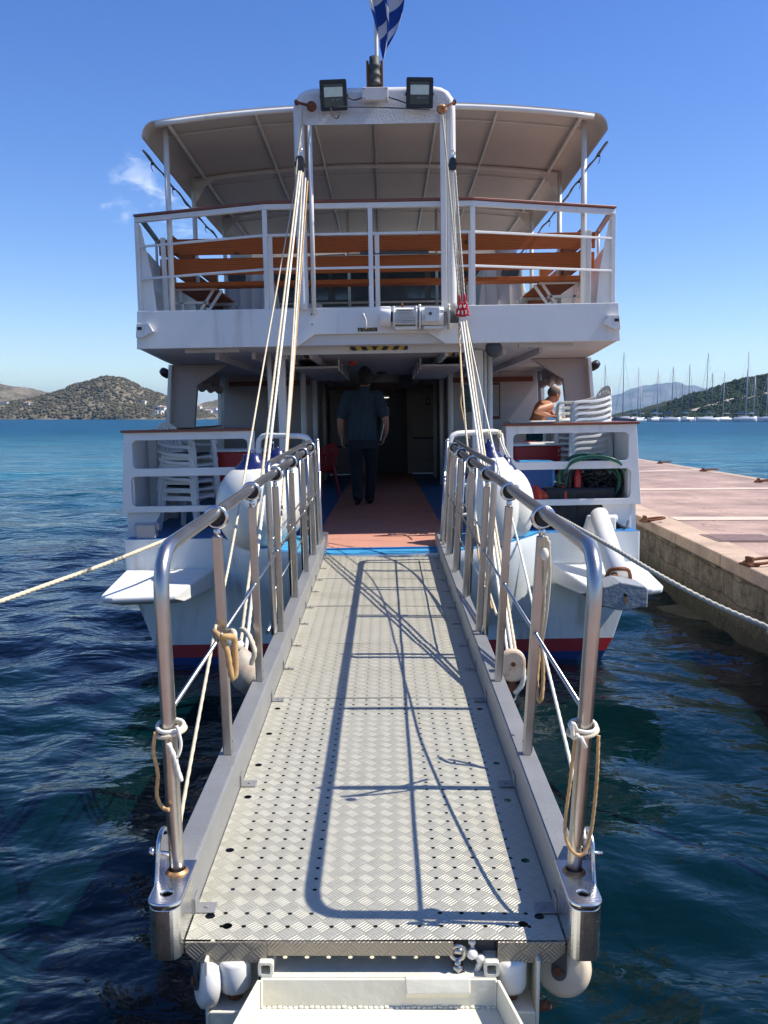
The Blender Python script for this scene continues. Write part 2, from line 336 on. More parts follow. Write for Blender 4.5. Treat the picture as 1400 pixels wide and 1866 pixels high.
# ============================================================ the sea
def sea_mat():
    m=bpy.data.materials.new('sea_water'); m.use_nodes=True; t=m.node_tree; p=t.nodes['Principled BSDF']
    p.inputs['Roughness'].default_value=.06; p.inputs['IOR'].default_value=1.33
    g=N(t,'ShaderNodeNewGeometry'); sx=N(t,'ShaderNodeSeparateXYZ'); L(t,g.outputs['Position'],sx.inputs[0])
    # dark green water up close, turquoise in the middle distance, bluer further out
    n=N(t,'ShaderNodeTexNoise'); n.inputs['Scale'].default_value=.06; n.inputs['Detail'].default_value=4; L(t,g.outputs['Position'],n.inputs['Vector'])
    ad=N(t,'ShaderNodeMath',operation='MULTIPLY_ADD'); L(t,n.outputs['Fac'],ad.inputs[0]); ad.inputs[1].default_value=9; L(t,sx.outputs['Y'],ad.inputs[2])
    r=N(t,'ShaderNodeMapRange',interpolation_type='SMOOTHSTEP'); r.inputs['From Min'].default_value=15; r.inputs['From Max'].default_value=46; L(t,ad.outputs[0],r.inputs['Value'])
    c1=N(t,'ShaderNodeMix',data_type='RGBA'); c1.inputs['A'].default_value=(.0006,.0105,.0125,1); c1.inputs['B'].default_value=(.001,.095,.130,1); L(t,r.outputs[0],c1.inputs['Factor'])
    r2=N(t,'ShaderNodeMapRange',interpolation_type='SMOOTHSTEP'); r2.inputs['From Min'].default_value=60; r2.inputs['From Max'].default_value=190; L(t,ad.outputs[0],r2.inputs['Value'])
    c2=N(t,'ShaderNodeMix',data_type='RGBA'); L(t,c1.outputs['Result'],c2.inputs['A']); c2.inputs['B'].default_value=(.001,.066,.125,1); L(t,r2.outputs[0],c2.inputs['Factor'])
    n5=N(t,'ShaderNodeTexNoise'); n5.inputs['Scale'].default_value=.22; n5.inputs['Detail'].default_value=5; mp5=N(t,'ShaderNodeMapping'); mp5.inputs['Scale'].default_value=(.45,1.2,1); L(t,g.outputs['Position'],mp5.inputs[0]); L(t,mp5.outputs[0],n5.inputs['Vector'])
    r5=N(t,'ShaderNodeMapRange'); r5.inputs['From Min'].default_value=.35; r5.inputs['From Max'].default_value=.68; r5.inputs['To Min'].default_value=.62; r5.inputs['To Max'].default_value=1.25; L(t,n5.outputs['Fac'],r5.inputs['Value'])
    sc=N(t,'ShaderNodeVectorMath',operation='SCALE'); L(t,c2.outputs['Result'],sc.inputs[0]); L(t,r5.outputs[0],sc.inputs['Scale'])
    L(t,sc.outputs[0],p.inputs['Base Color'])
    # ripples: three scales of wind ripple
    tot=None
    for s_,st,w_,sq in ((1.1,1,.9,1.5),(3.2,1,.26,1.4),(9.,1,.05,1.3),(.22,1,1.6,1.8)):
        mp=N(t,'ShaderNodeMapping'); mp.inputs['Scale'].default_value=(1,sq,1); mp.inputs['Rotation'].default_value=(0,0,R(14)); L(t,g.outputs['Position'],mp.inputs[0])
        q=N(t,'ShaderNodeTexNoise'); q.inputs['Scale'].default_value=s_; q.inputs['Detail'].default_value=3; q.inputs['Distortion'].default_value=.6; L(t,mp.outputs[0],q.inputs['Vector'])
        mu=N(t,'ShaderNodeMath',operation='MULTIPLY'); L(t,q.outputs['Fac'],mu.inputs[0]); mu.inputs[1].default_value=w_
        if tot is None: tot=mu.outputs[0]
        else:
            a=N(t,'ShaderNodeMath',operation='ADD'); L(t,tot,a.inputs[0]); L(t,mu.outputs[0],a.inputs[1]); tot=a.outputs[0]
    bp=N(t,'ShaderNodeBump'); bp.inputs['Strength'].default_value=1; far=N(t,'ShaderNodeMapRange'); far.inputs['From Min'].default_value=8; far.inputs['From Max'].default_value=80; far.inputs['To Min'].default_value=.08; far.inputs['To Max'].default_value=.42; ln_=N(t,'ShaderNodeVectorMath',operation='LENGTH'); L(t,g.outputs['Position'],ln_.inputs[0]); L(t,ln_.outputs['Value'],far.inputs['Value']); L(t,far.outputs[0],bp.inputs['Distance']); rf=N(t,'ShaderNodeMapRange'); rf.inputs['From Min'].default_value=12; rf.inputs['From Max'].default_value=140; rf.inputs['To Min'].default_value=.06; rf.inputs['To Max'].default_value=.42; L(t,ln_.outputs['Value'],rf.inputs['Value']); L(t,rf.outputs[0],p.inputs['Roughness']); L(t,tot,bp.inputs['Height']); L(t,bp.outputs[0],p.inputs['Normal'])
    return m
def sea():
    rs=[0.6]
    while rs[-1]<14000:
        r=rs[-1]; rs.append(r+max(.03,r*.011)*(1 if r<200 else 3))
    rs=np.array(rs); th=np.linspace(0,2*np.pi,521)[:-1]
    # fan densest in the view direction
    th=th+0.75*np.sin(th)       # crowds towards pi ...
    th=th+np.pi/2+np.pi
    RR,TT=np.meshgrid(rs,th,indexing='ij'); X=RR*np.cos(TT); Y=RR*np.sin(TT)+.0
    rng=np.random.RandomState(3); Z=np.zeros_like(X); cell=np.maximum(RR*.011,.03)
    for i in range(46):
        lam=.35*(1.115**i)*rng.uniform(.85,1.15)
        if lam>14: lam=rng.uniform(.6,3)
        a=rng.normal(R(78),R(42)); k=2*np.pi/lam; amp=.0052*lam**.72*(1 if lam<4 else .5)
        fade=np.clip(lam/(cell*5)-.5,0,1)*np.clip(1.6-RR/220,0,1)
        ph=k*(X*np.cos(a)+Y*np.sin(a))+rng.uniform(0,6.28)+.7*np.sin(X*.37+i)+.6*np.sin(Y*.29+i*2)
        Z+=amp*fade*(np.sin(ph)+.25*np.sin(2*ph))
    Z-=.0
    n0,n1=X.shape; V=np.stack([X,Y,Z],-1).reshape(-1,3)
    V=np.vstack([V,[[0,0,0]]]); c=len(V)-1
    I=np.arange(n0*n1).reshape(n0,n1); J=np.roll(I,-1,axis=1)
    Q=np.stack([I[:-1],I[1:],J[1:],J[:-1]],-1).reshape(-1,4)
    T=[(int(I[0,k]),int(J[0,k]),c) for k in range(n1)]
    me=bpy.data.meshes.new('sea'); me.from_pydata(V.tolist(),[],Q.tolist()+T); me.polygons.foreach_set('use_smooth',[True]*len(me.polygons)); me.materials.append(sea_mat())
    bm=bmesh.new(); bm.from_mesh(me); bmesh.ops.recalc_face_normals(bm,faces=bm.faces)
    up=sum(f.normal.z for f in list(bm.faces)[:200])
    if up<0: bmesh.ops.reverse_faces(bm,faces=bm.faces)
    bm.to_mesh(me); bm.free()
    o=bpy.data.objects.new('sea',me); C.objects.link(o); tag(o,kind='structure')
sea()
# ============================================================ hills
def hill_mat(name,dark,mid,light,sc=.05):
    m=bpy.data.materials.new(name); m.use_nodes=True; t=m.node_tree; p=t.nodes['Principled BSDF']; p.inputs['Roughness'].default_value=.95; p.inputs['Specular IOR Level'].default_value=.1
    g=N(t,'ShaderNodeTexCoord'); n=N(t,'ShaderNodeTexNoise'); n.inputs['Scale'].default_value=sc; n.inputs['Detail'].default_value=9; n.inputs['Roughness'].default_value=.7; L(t,g.outputs['Object'],n.inputs['Vector'])
    v=N(t,'ShaderNodeTexVoronoi'); v.inputs['Scale'].default_value=sc*5; L(t,g.outputs['Object'],v.inputs['Vector'])
    cr=N(t,'ShaderNodeValToRGB'); e=cr.color_ramp.elements; e[0].position=.38; e[0].color=(*dark,1); e[1].position=.66; e[1].color=(*light,1); k=cr.color_ramp.elements.new(.5); k.color=(*mid,1)
    a=N(t,'ShaderNodeMath',operation='MULTIPLY_ADD'); L(t,v.outputs['Distance'],a.inputs[0]); a.inputs[1].default_value=-.16; 
    b=N(t,'ShaderNodeMath',operation='ADD'); L(t,n.outputs['Fac'],b.inputs[0]); b.inputs[1].default_value=.07; L(t,b.outputs[0],a.inputs[2]); L(t,a.outputs[0],cr.inputs['Fac']); L(t,cr.outputs['Color'],p.inputs['Base Color'])
    return m
def ridge(name,prof,Y0,Yr,Y1,mt,amp=1.,nx=160,ny=46,rough=.06,shore=None):
    # prof: (px, py) of the skyline seen at the ridge distance Yr; terrain rises from the shore Y0 and falls behind
    xs=[];zs=[]
    for px,py in prof:
        v=UY(px,py,Yr); xs.append(v.x); zs.append(max(v.z,0.))
    X=np.linspace(xs[0],xs[-1],nx); H=np.interp(X,xs,zs); V=[];F=[]
    fY=[]
    for j in range(ny):
        u=j/(ny-1)
        y=Y0+(Y1-Y0)*u; fY.append(y)
        if y<=Yr: s=(y-Y0)/(Yr-Y0); s=1-(1-s)**1.55
        else: s=1-((y-Yr)/(Y1-Yr))**1.3
        for i in range(nx):
            f=mnoise.fractal(Vector((X[i]/(.9*H.max()+1),y/(.9*H.max()+1),3.)),.8,2.,5)
            z=H[i]*s*(1+ (f*.22 if abs(y-Yr)>1 else 0)*min(1,4*(1-s)+.15)) + abs(f)*rough*H.max()*s
            sx=X[i]*(y/Yr)**.0
            V.append((sx,y+ (6*f if j==0 else 0),z-(.6 if j in(0,ny-1) or i in(0,nx-1) else 0)))
    for j in range(ny-1):
        for i in range(nx-1): a=j*nx+i; F.append((a,a+1,a+nx+1,a+nx))
    me=bpy.data.meshes.new(name); me.from_pydata(V,[],F); me.materials.append(mt); me.polygons.foreach_set('use_smooth',[True]*len(F)); me.update()
    o=bpy.data.objects.new(name,me); C.objects.link(o); tag(o,kind='structure')
    def hgt(x,y):
        i=min(max(int((x-X[0])/(X[-1]-X[0])*(nx-1)),0),nx-2); j=min(max(int((y-Y0)/(Y1-Y0)*(ny-1)),0),ny-2)
        fx=(x-X[i])/(X[i+1]-X[i]); fy=(y-fY[j])/(fY[j+1]-fY[j]); g=lambda a,b:V[b*nx+a][2]
        return (g(i,j)*(1-fx)+g(i+1,j)*fx)*(1-fy)+(g(i,j+1)*(1-fx)+g(i+1,j+1)*fx)*fy
    return hgt
scrubm=hill_mat('scrub_hillside',(.075,.07,.045),(.16,.135,.09),(.26,.21,.15),.035)
h_isl=ridge('island_hill',[(-60,768),(0,738),(60,728),(110,716),(150,700),(185,690),(205,688),(222,690),(245,700),(275,716),(315,730),(345,742),(400,764)],700,790,920,scrubm)
h_far=ridge('far_hill',[(-260,740),(-120,712),(0,700),(30,706),(60,713),(80,718),(110,729),(150,744),(200,768)],1150,1300,1600,scrubm)
h_r=ridge('village_hill',[(290,768),(330,752),(357,742),(385,733),(412,727),(450,722),(540,716),(600,722),(680,745),(760,766)],1000,1150,1500,scrubm)
mtm=hill_mat('mountain_rock',(.09,.11,.08),(.17,.17,.14),(.24,.22,.19),.004)
ridge('distant_mountain',[(940,762),(990,752),(1050,735),(1090,728),(1130,718),(1170,706),(1200,700),(1218,698),(1235,697),(1252,705),(1262,702),(1280,708),(1320,708),(1400,712),(1500,706),(1650,730)],4700,5400,6600,mtm,nx=220,rough=.05)
ridge('distant_low_hills',[(120,746),(200,742),(260,744),(330,741),(420,736),(520,738),(700,746),(860,750),(960,752),(1010,747),(1060,752),(1120,760)],4200,4800,5600,mtm)
pinem=hill_mat('pine_headland',(.018,.028,.010),(.04,.05,.02),(.13,.105,.06),.06)
h_hd=ridge('pine_headland',[(1150,768),(1195,757),(1215,748),(1240,737),(1262,727),(1275,722),(1300,716),(1340,704),(1370,697),(1400,688),(1450,676),(1560,655),(1700,690)],455,560,760,pinem)
# scrub on the island and pines on the headland: far-off woods that read as one mass
def wood_mass(name,hg,region,n,size,mt,seed,lab):
    rnd=random.Random(seed); b=MB()
    for _ in range(n):
        x=rnd.uniform(*region[0]); y=region[1][0]+(region[1][1]-region[1][0])*rnd.random()
        z=hg(x,y)
        if z<.8: continue
        s=size*rnd.uniform(.5,1.5); vs=[];fs=[]
        k=6
        for lv,(rr,hh) in enumerate(((.5,-.2),(1,.25),(.75,.7),(.12,1.))):
            for i in range(k):
                t=2*math.pi*(i+.3*lv)/k; q=rr*rnd.uniform(.7,1.25)*s; vs.append((x+q*math.cos(t),y+q*math.sin(t),z+hh*s*rnd.uniform(.8,1.2)))
        for l in range(3):
            for i in range(k): j=(i+1)%k; fs.append((l*k+i,l*k+j,(l+1)*k+j,(l+1)*k+i))
        b.add(vs,fs,0,False)
    o=b.build(name,mt,recalc=False); tag(o,lab,None,None,'stuff')
M['scrub']=mat('scrub_leaves',(.105,.096,.062),.95,var=.35,scale=.12,spec=.1,stain=(.16,.13,.08),stain_amt=.7,stain_scale=.3)
M['pine']=mat('pine_leaves',(.030,.045,.016),.95,var=.5,scale=.15,spec=.1)
wood_mass('island_scrub',h_isl,((-345,-150),(702,800)),4200,1.15,M['scrub'],5,'grey green scrub covering the island hill')
wood_mass('headland_pines',h_hd,((135,330),(460,575)),5200,1.7,M['pine'],6,'dark pine wood on the headland behind the marina')
# pale coast road cut and breakwater on the headland
b=MB(); pts=[UY(1250,752,500),UY(1280,754,500),UY(1330,757,500),UY(1400,762,500),UY(1470,764,500)]
for p in pts: p.z=0
pts=[]
for px,dz in ((1245,0),(1262,0),(1290,0),(1330,0),(1370,0),(1410,0),(1460,0)):
    y=510; x=(px-700)/FPX*y; pts.append(Vector((x,y,h_hd(x,y)+.9)))
b.loft([[p+Vector((0,-3.5,0)),p+Vector((0,3.5,1.2)),p+Vector((0,3.5,.4)),p+Vector((0,-3.5,-1.5))] for p in pts],sm=False)
tag(b.build('coast_road',mat('pale_road_cut',(.46,.38,.28),.9,var=.2,scale=.3)),kind='structure')
# houses of the island hamlet and far shore
M['wallwhite']=mat('house_plaster',(.74,.70,.62),.8,var=.06,scale=.5); M['tile']=mat('house_roof_tiles',(.42,.27,.19),.85,var=.2,scale=1.)
def house(x,y,z,wd,dp,ht,label,rz,grp,flat=False):
    r=thing('house',label,'house',(x,y,z),(0,0,rz),grp,absolute=False)
    MB().box(-wd/2,wd/2,-dp/2,dp/2,-2.5,ht).build('wall','wallwhite',r)
    if flat: MB().box(-wd/2-.2,wd/2+.2,-dp/2-.2,dp/2+.2,ht+.003,ht+.35).build('roof','wallwhite',r)
    else: MB().prism([(-dp/2-.4,ht+.003),(dp/2+.4,ht+.003),(0,ht+dp*.22)],'x',-wd/2-.4,wd/2+.4).build('roof','tile',r)
    for i in range(max(2,int(wd/3))):
        xx=-wd/2+(i+.5)*wd/max(2,int(wd/3)); MB().box(xx-.45,xx+.45,-dp/2-.05,-dp/2+.1,1.,2.4).build('window','glass',r)
hs=[(288,744,5,2.2,1),(296,747,6,2.6,0),(304,745,7,2.2,1),(292,753,5,2.2,1),(284,754,4,2.,1),(262,735,4,2.,1),(52,738,5,2.,0),(8,737,6,2.,1)]
hl=['white gabled house at the left of the hamlet on the island slope','tall pale house in the middle of the island hamlet','broad flat roofed white house at the right of the island hamlet','small house just below the island hamlet','small flat roofed house low down left of the hamlet','lone house high on the right slope of the island','pale house on the saddle left of the island hill','white house at the left edge of the picture on the low shore']
for (px,py,wd,ht,fl),lb in zip(hs,hl):
    # find the point of the terrain under this pixel
    r=ray(px,py); best=None
    for k in range(120):
        y=702+k*1.2; t=y/r[1]; x=r[0]*t; z=CAMZ+r[2]*t
        if h_isl(x,y)>=z-.3: best=(x,y,h_isl(x,y)); break
    if best is None: y=760; x=r[0]*y/r[1]; best=(x,y,h_isl(x,y))
    house(*best,wd,4.5,ht,lb,random.uniform(-.4,.4),'houses on the island slope',fl)
vl=[(362,744,10,0),(372,750,9,1),(381,752,11,0),(391,748,10,1),(398,752,12,1),(403,745,9,0)]
vlb=['leftmost far house seen through the left side window','flat roofed white house low in the left side window','gabled house on the far shore in the middle of the left side window','white house higher up the far slope in the left side window','broad white house by the water at the right of the left side window','rightmost far house beside the wall edge in the left side window']
for (px,py,wd,fl),lb in zip(vl,vlb):
    r=ray(px,py); best=None
    for k in range(150):
        y=1003+k*1.; t=y/r[1]; x=r[0]*t; z=CAMZ+r[2]*t
        if h_r(x,y)>=z-.3: best=(x,y,h_r(x,y)); break
    if best is None: y=1060; x=r[0]*y/r[1]; best=(x,y,h_r(x,y))
    house(*best,wd*.7,6,2.8,lb,random.uniform(-.3,.3),'houses on the far shore',fl)
# ============================================================ marina: moored yachts
M['hullw']=mat('yacht_gelcoat',(.55,.56,.57),.3,var=.03); M['hulld']=mat('yacht_navy_hull',(.02,.025,.05),.3); M['mast']=mat('mast_alloy',(.12,.13,.15),.6,.0); M['mastw']=mat('pale_mast_alloy',(.36,.37,.39),.6,.0); M['bluecanvas']=mat('blue_sail_cover',(.02,.10,.25),.8)
def yacht(px,top,py,wd,dark,label,Y=420,rz=0.,mastc='mast',cover=True,tilt=0):
    x=(px-700)/FPX*Y; r=thing('sailing_yacht',label,'yacht',(x,Y,0),(0,0,R(90)+rz),'yachts moored in the marina',absolute=False)
    s=wd/13.*.85; hh=1.8
    rings=[]
    for u in range(11):
        t=u/10; xx=(-6+12*t)*s; bw=(1.75*math.sin(math.pi*min(1,(t*.62+.36)))**.7)*s*(1 if t<.96 else .25); fb=(1.1+.35*t)*s; b0=.35*bw
        rings.append([(xx,-bw,fb*hh),(xx+.0,-bw*.9,.35*s),(xx,-b0,-.3),(xx,b0,-.3),(xx,bw*.9,.35*s),(xx,bw,fb*hh)])
    MB().loft([[Vector(p) for p in q] for q in rings]).build('hull','hulld' if dark else 'hullw',r)
    MB().loft([[(-3*s,-1.1*s,1.9*s),(-3*s,1.1*s,1.9*s),(-3*s,.8*s,3.1*s),(-3*s,-.8*s,3.1*s)],[(2.6*s,-.8*s,2.*s),(2.6*s,.8*s,2.*s),(2.*s,.5*s,2.7*s),(2.*s,-.5*s,2.7*s)]],sm=False).build('cabin','hullw',r,bevel=.05)
    mh=UY(px,top,Y).z
    m=MB(); m.cyl((0.8*s,0,1.),(0.8*s+tilt,0,mh),.21,.15,8); m.cyl((0.8*s,-1.6,mh*.62),(0.8*s,1.3,mh*.62),.05,n=6)
    m.cyl((5.6*s,0,1.3*s),(0.8*s+tilt,0,mh*.97),.06,n=5); m.cyl((-5.6*s,0,1.2*s),(0.8*s+tilt,0,mh),.04,n=5); m.build('mast',mastc,r)
    m=MB(); m.cyl((.7*s,0,3.9),(-4.4*s,0,3.8),.15,n=8); m.build('boom',mastc,r)
    if cover: MB().lathe([(0,-.1),(.3,0),(.34,2.),(.24,3.8*s),(0,4.1*s)],(.6*s,0,4.2),(-1,0,0),8).build('sail_cover','bluecanvas',r)
ys=[(1097,665,11,1,'mast','yacht whose mast rises just right of the side pillar, mostly hidden by the chairs'),
(1135,642,13,1,'mast','dark hulled yacht with a tall mast, left of the open marina view'),
(1157,669,12,1,'mastw','black yacht with a thin pale mast, second in the marina row'),
(1165,704,9,0,'mastw','small yacht with a short mast beside the black yacht'),
(1193,671,12,0,'mastw','white yacht with two close pale masts in front of the mountain'),
(1196,676,10,0,'mastw','yacht directly behind the white one with close pale masts'),
(1218,668,12,0,'mast','white yacht with a single thin dark mast below the mountain peak'),
(1241,697,10,0,'mast','low masted yacht against the left end of the headland'),
(1249,664,12,0,'mast','yacht with a dark raked mast at the left end of the headland'),
(1285,643,13,0,'mast','yacht with the tall dark mast in the middle of the marina'),
(1291,679,11,0,'mast','yacht with a green tinted shorter mast beside the tall dark mast'),
(1316,677,12,0,'mastw','white yacht with a short pale mast below the coast road'),
(1353,640,14,0,'mastw','white yacht with the tallest pale mast at the right of the marina'),
(1357,672,11,0,'mastw','yacht moored behind the tallest pale mast'),
(1368,684,11,0,'mastw','yacht with a short mast second from the right edge'),
(1396,680,14,0,'mastw','white yacht at the right edge of the photograph')]
for i,(px,tp,wd,dk,mc,lb) in enumerate(ys):
    yacht(px,tp,766,wd,dk,lb,Y=415+ (i%3)*6,rz=R(-90)+random.uniform(-.75,.75)+ (math.pi if i%2 else 0),mastc=mc,cover=i%2==0,tilt=random.uniform(-.3,.3))
b=MB()
rnd=random.Random(4)
b.box(98,330,438,446,-1,1.3); 
for i in range(120):
    x=98+rnd.random()*230; b.ball((x,437+rnd.random()*2,.7+rnd.random()*.6),rnd.uniform(.5,1.),6)
tag(b.build('marina_mole',mat('mole_stone',(.30,.27,.23),.9,var=.3,scale=.4)),'low stone mole behind the moored yachts','breakwater')
# ============================================================ quay on the right
def pave_mat():
    m=bpy.data.materials.new('pink_quay_paving'); m.use_nodes=True; t=m.node_tree; p=t.nodes['Principled BSDF']; p.inputs['Roughness'].default_value=.85
    g=N(t,'ShaderNodeNewGeometry'); a=N(t,'ShaderNodeTexNoise'); a.inputs['Scale'].default_value=75; a.inputs['Detail'].default_value=2; L(t,g.outputs['Position'],a.inputs['Vector'])
    bb=N(t,'ShaderNodeTexNoise'); bb.inputs['Scale'].default_value=.9; bb.inputs['Detail'].default_value=7; bb.inputs['Roughness'].default_value=.65; L(t,g.outputs['Position'],bb.inputs['Vector'])
    x=N(t,'ShaderNodeValToRGB'); e=x.color_ramp.elements; e[0].position=.3; e[0].color=(.30,.185,.15,1); e[1].position=.72; e[1].color=(.58,.43,.36,1); L(t,a.outputs['Fac'],x.inputs['Fac'])
    y=N(t,'ShaderNodeValToRGB'); e=y.color_ramp.elements; e[0].position=.33; e[0].color=(.50,.49,.48,1); e[1].position=.66; e[1].color=(1.08,1.04,1.0,1); L(t,bb.outputs['Fac'],y.inputs['Fac'])
    z=N(t,'ShaderNodeMix',data_type='RGBA',blend_type='MULTIPLY'); z.inputs['Factor'].default_value=1; L(t,x.outputs['Color'],z.inputs['A']); L(t,y.outputs['Color'],z.inputs['B'])
    v=N(t,'ShaderNodeTexVoronoi',feature='DISTANCE_TO_EDGE'); v.inputs['Scale'].default_value=.35; n2=N(t,'ShaderNodeTexNoise'); n2.inputs['Scale'].default_value=1.2; n2.inputs['Detail'].default_value=5
    L(t,g.outputs['Position'],n2.inputs['Vector']); ad=N(t,'ShaderNodeVectorMath',operation='ADD'); L(t,g.outputs['Position'],ad.inputs[0]); L(t,n2.outputs['Color'],ad.inputs[1]); L(t,ad.outputs[0],v.inputs['Vector'])
    cr=N(t,'ShaderNodeMapRange'); cr.inputs['From Min'].default_value=.0; cr.inputs['From Max'].default_value=.006; cr.inputs['To Min'].default_value=.55; cr.inputs['To Max'].default_value=1; L(t,v.outputs['Distance'],cr.inputs['Value'])
    q=N(t,'ShaderNodeVectorMath',operation='SCALE'); L(t,z.outputs['Result'],q.inputs[0]); L(t,cr.outputs[0],q.inputs['Scale']); L(t,q.outputs[0],p.inputs['Base Color'])
    bp=N(t,'ShaderNodeBump'); bp.inputs['Strength'].default_value=.5; bp.inputs['Distance'].default_value=.01; L(t,a.outputs['Fac'],bp.inputs['Height']); L(t,bp.outputs[0],p.inputs['Normal'])
    return m
M['paving']=pave_mat()
M['coping']=mat('quay_coping_concrete',(.46,.33,.235),.85,var=.18,scale=2.5,bump=.5,bscale=30,stain=(.24,.17,.12),stain_amt=.5,stain_scale=1.4,fine=.12)
M['strip']=mat('concrete_joint_strip',(.60,.46,.36),.85,var=.12,scale=2.5,bump=.4,bscale=40,fine=.08)
def wall_mat():
    m=bpy.data.materials.new('quay_wall_stone'); m.use_nodes=True; t=m.node_tree; p=t.nodes['Principled BSDF']; p.inputs['Roughness'].default_value=.85
    g=N(t,'ShaderNodeNewGeometry'); s=N(t,'ShaderNodeSeparateXYZ'); L(t,g.outputs['Position'],s.inputs[0])
    nd=N(t,'ShaderNodeTexNoise'); nd.inputs['Scale'].default_value=1.6; nd.inputs['Detail'].default_value=5; L(t,g.outputs['Position'],nd.inputs['Vector'])
    dy=N(t,'ShaderNodeMath',operation='MULTIPLY_ADD'); L(t,nd.outputs['Fac'],dy.inputs[0]); dy.inputs[1].default_value=.55; L(t,s.outputs['Y'],dy.inputs[2]); dz=N(t,'ShaderNodeMath',operation='MULTIPLY_ADD'); L(t,nd.outputs['Fac'],dz.inputs[0]); dz.inputs[1].default_value=.22; L(t,s.outputs['Z'],dz.inputs[2])
    cb=N(t,'ShaderNodeCombineXYZ'); L(t,dy.outputs[0],cb.inputs[0]); L(t,dz.outputs[0],cb.inputs[1])
    br=N(t,'ShaderNodeTexBrick'); br.inputs['Scale'].default_value=1.; br.inputs['Brick Width'].default_value=1.1; br.inputs['Row Height'].default_value=.27; br.inputs['Mortar Size'].default_value=.012; br.inputs['Color1'].default_value=(.30,.25,.18,1); br.inputs['Color2'].default_value=(.21,.18,.135,1); br.inputs['Mortar'].default_value=(.15,.125,.09,1); L(t,cb.outputs[0],br.inputs['Vector'])
    n=N(t,'ShaderNodeTexNoise'); n.inputs['Scale'].default_value=3.2; n.inputs['Detail'].default_value=9; n.inputs['Roughness'].default_value=.72; L(t,g.outputs['Position'],n.inputs['Vector'])
    r=N(t,'ShaderNodeValToRGB'); e=r.color_ramp.elements; e[0].position=.32; e[0].color=(.28,.24,.2,1); e[1].position=.65; e[1].color=(1.5,1.42,1.3,1); L(t,n.outputs['Fac'],r.inputs['Fac'])
    mu=N(t,'ShaderNodeMix',data_type='RGBA',blend_type='MULTIPLY'); mu.inputs['Factor'].default_value=1; L(t,br.outputs['Color'],mu.inputs['A']); L(t,r.outputs['Color'],mu.inputs['B'])
    # weed and wet band at the waterline
    zz=N(t,'ShaderNodeMath',operation='MULTIPLY_ADD'); L(t,n.outputs['Fac'],zz.inputs[0]); zz.inputs[1].default_value=-.35; L(t,s.outputs['Z'],zz.inputs[2])
    rr=N(t,'ShaderNodeMapRange'); rr.inputs['From Min'].default_value=-.05; rr.inputs['From Max'].default_value=.22; rr.inputs['To Min'].default_value=.85; rr.inputs['To Max'].default_value=0; L(t,zz.outputs[0],rr.inputs['Value'])
    m2=N(t,'ShaderNodeMix',data_type='RGBA'); L(t,rr.outputs[0],m2.inputs['Factor']); L(t,mu.outputs['Result'],m2.inputs['A']); m2.inputs['B'].default_value=(.05,.05,.022,1)
    L(t,m2.outputs['Result'],p.inputs['Base Color'])
    bp=N(t,'ShaderNodeBump'); bp.inputs['Strength'].default_value=.9; bp.inputs['Distance'].default_value=.04; L(t,r.outputs['Color'],bp.inputs['Height']); L(t,bp.outputs[0],p.inputs['Normal'])
    return m
M['quaywall']=wall_mat()
def qx(Y): return 3.87+(4.27-3.87)*(Y-8.94)/(15.5-8.94)*.75      # near edge line of the pier
def qf(Y): return 9.75-.012*(Y-22)
YE=44
b=MB(); n=40
ys_=[-12+(YE+12)*i/n for i in range(n+1)]
# pier body: wall with slight batter and broken edge
top=.9
rings=[]
rnd=random.Random(2)
for y in ys_:
    j=rnd.uniform(-.02,.02); rings.append([Vector((qx(y)+.22,y,-3)),Vector((qx(y)+.05,y,.0)),Vector((qx(y)+.02+j,y,top-.16)),Vector((qx(y)+.03,y,top-.006)),Vector((qf(y)-.02,y,top-.006)),Vector((qf(y)+.1,y,-3))])
b.loft(rings,sm=False); q=b.build('quay','quaywall'); tag(q,kind='structure')
# footing ledge that shows through the water along the wall
b=MB(); b.loft([[Vector((qx(y)-.28+.03*math.sin(y*3),y,-.06)),Vector((qx(y)+.2,y,-.02)),Vector((qx(y)+.2,y,-1)),Vector((qx(y)-.35,y,-1))] for y in ys_[0:18]],sm=False); tag(b.build('quay_footing','quaywall'),kind='structure')
def strip(name,x0f,x1f,y0,y1,z,mt,nseg=30):
    b=MB(); vs=[];fs=[]
    for i in range(nseg+1):
        y=y0+(y1-y0)*i/nseg; vs+=[(x0f(y),y,z),(x1f(y),y,z),(x0f(y),y,z-.003),(x1f(y),y,z-.003)]
    for i in range(nseg): a=i*4; fs+=[(a,a+1,a+5,a+4)]
    b.add(vs,fs); o=b.build(name,mt,recalc=False); tag(o,kind='structure'); return o
strip('quay_paving',lambda y:qx(y)+.42,lambda y:qf(y)-.3,-12,YE-.3,top+.004,'paving')
b=MB()
for i in range(30):
    y0=-12+i*1.85; y1=y0+1.835
    if y1>YE: break
    dz=rnd.uniform(-.004,.004); b.add([(qx(y0)-.015,y0,top+dz+.008),(qx(y0)+.44,y0,top+.009),(qx(y1)+.44,y1,top+.009),(qx(y1)-.015,y1,top+dz+.008),(qx(y0)-.015,y0,top-.15),(qx(y0)+.44,y0,top-.15),(qx(y1)+.44,y1,top-.15),(qx(y1)-.015,y1,top-.15)],[(0,1,2,3),(4,7,6,5),(0,4,5,1),(1,5,6,2),(2,6,7,3),(3,7,4,0)])
tag(b.build('quay_coping','coping',bevel=.018),kind='structure')
strip('quay_far_coping',lambda y:qf(y)-.34,lambda y:qf(y)+.0,-12,YE,top+.010,'coping')
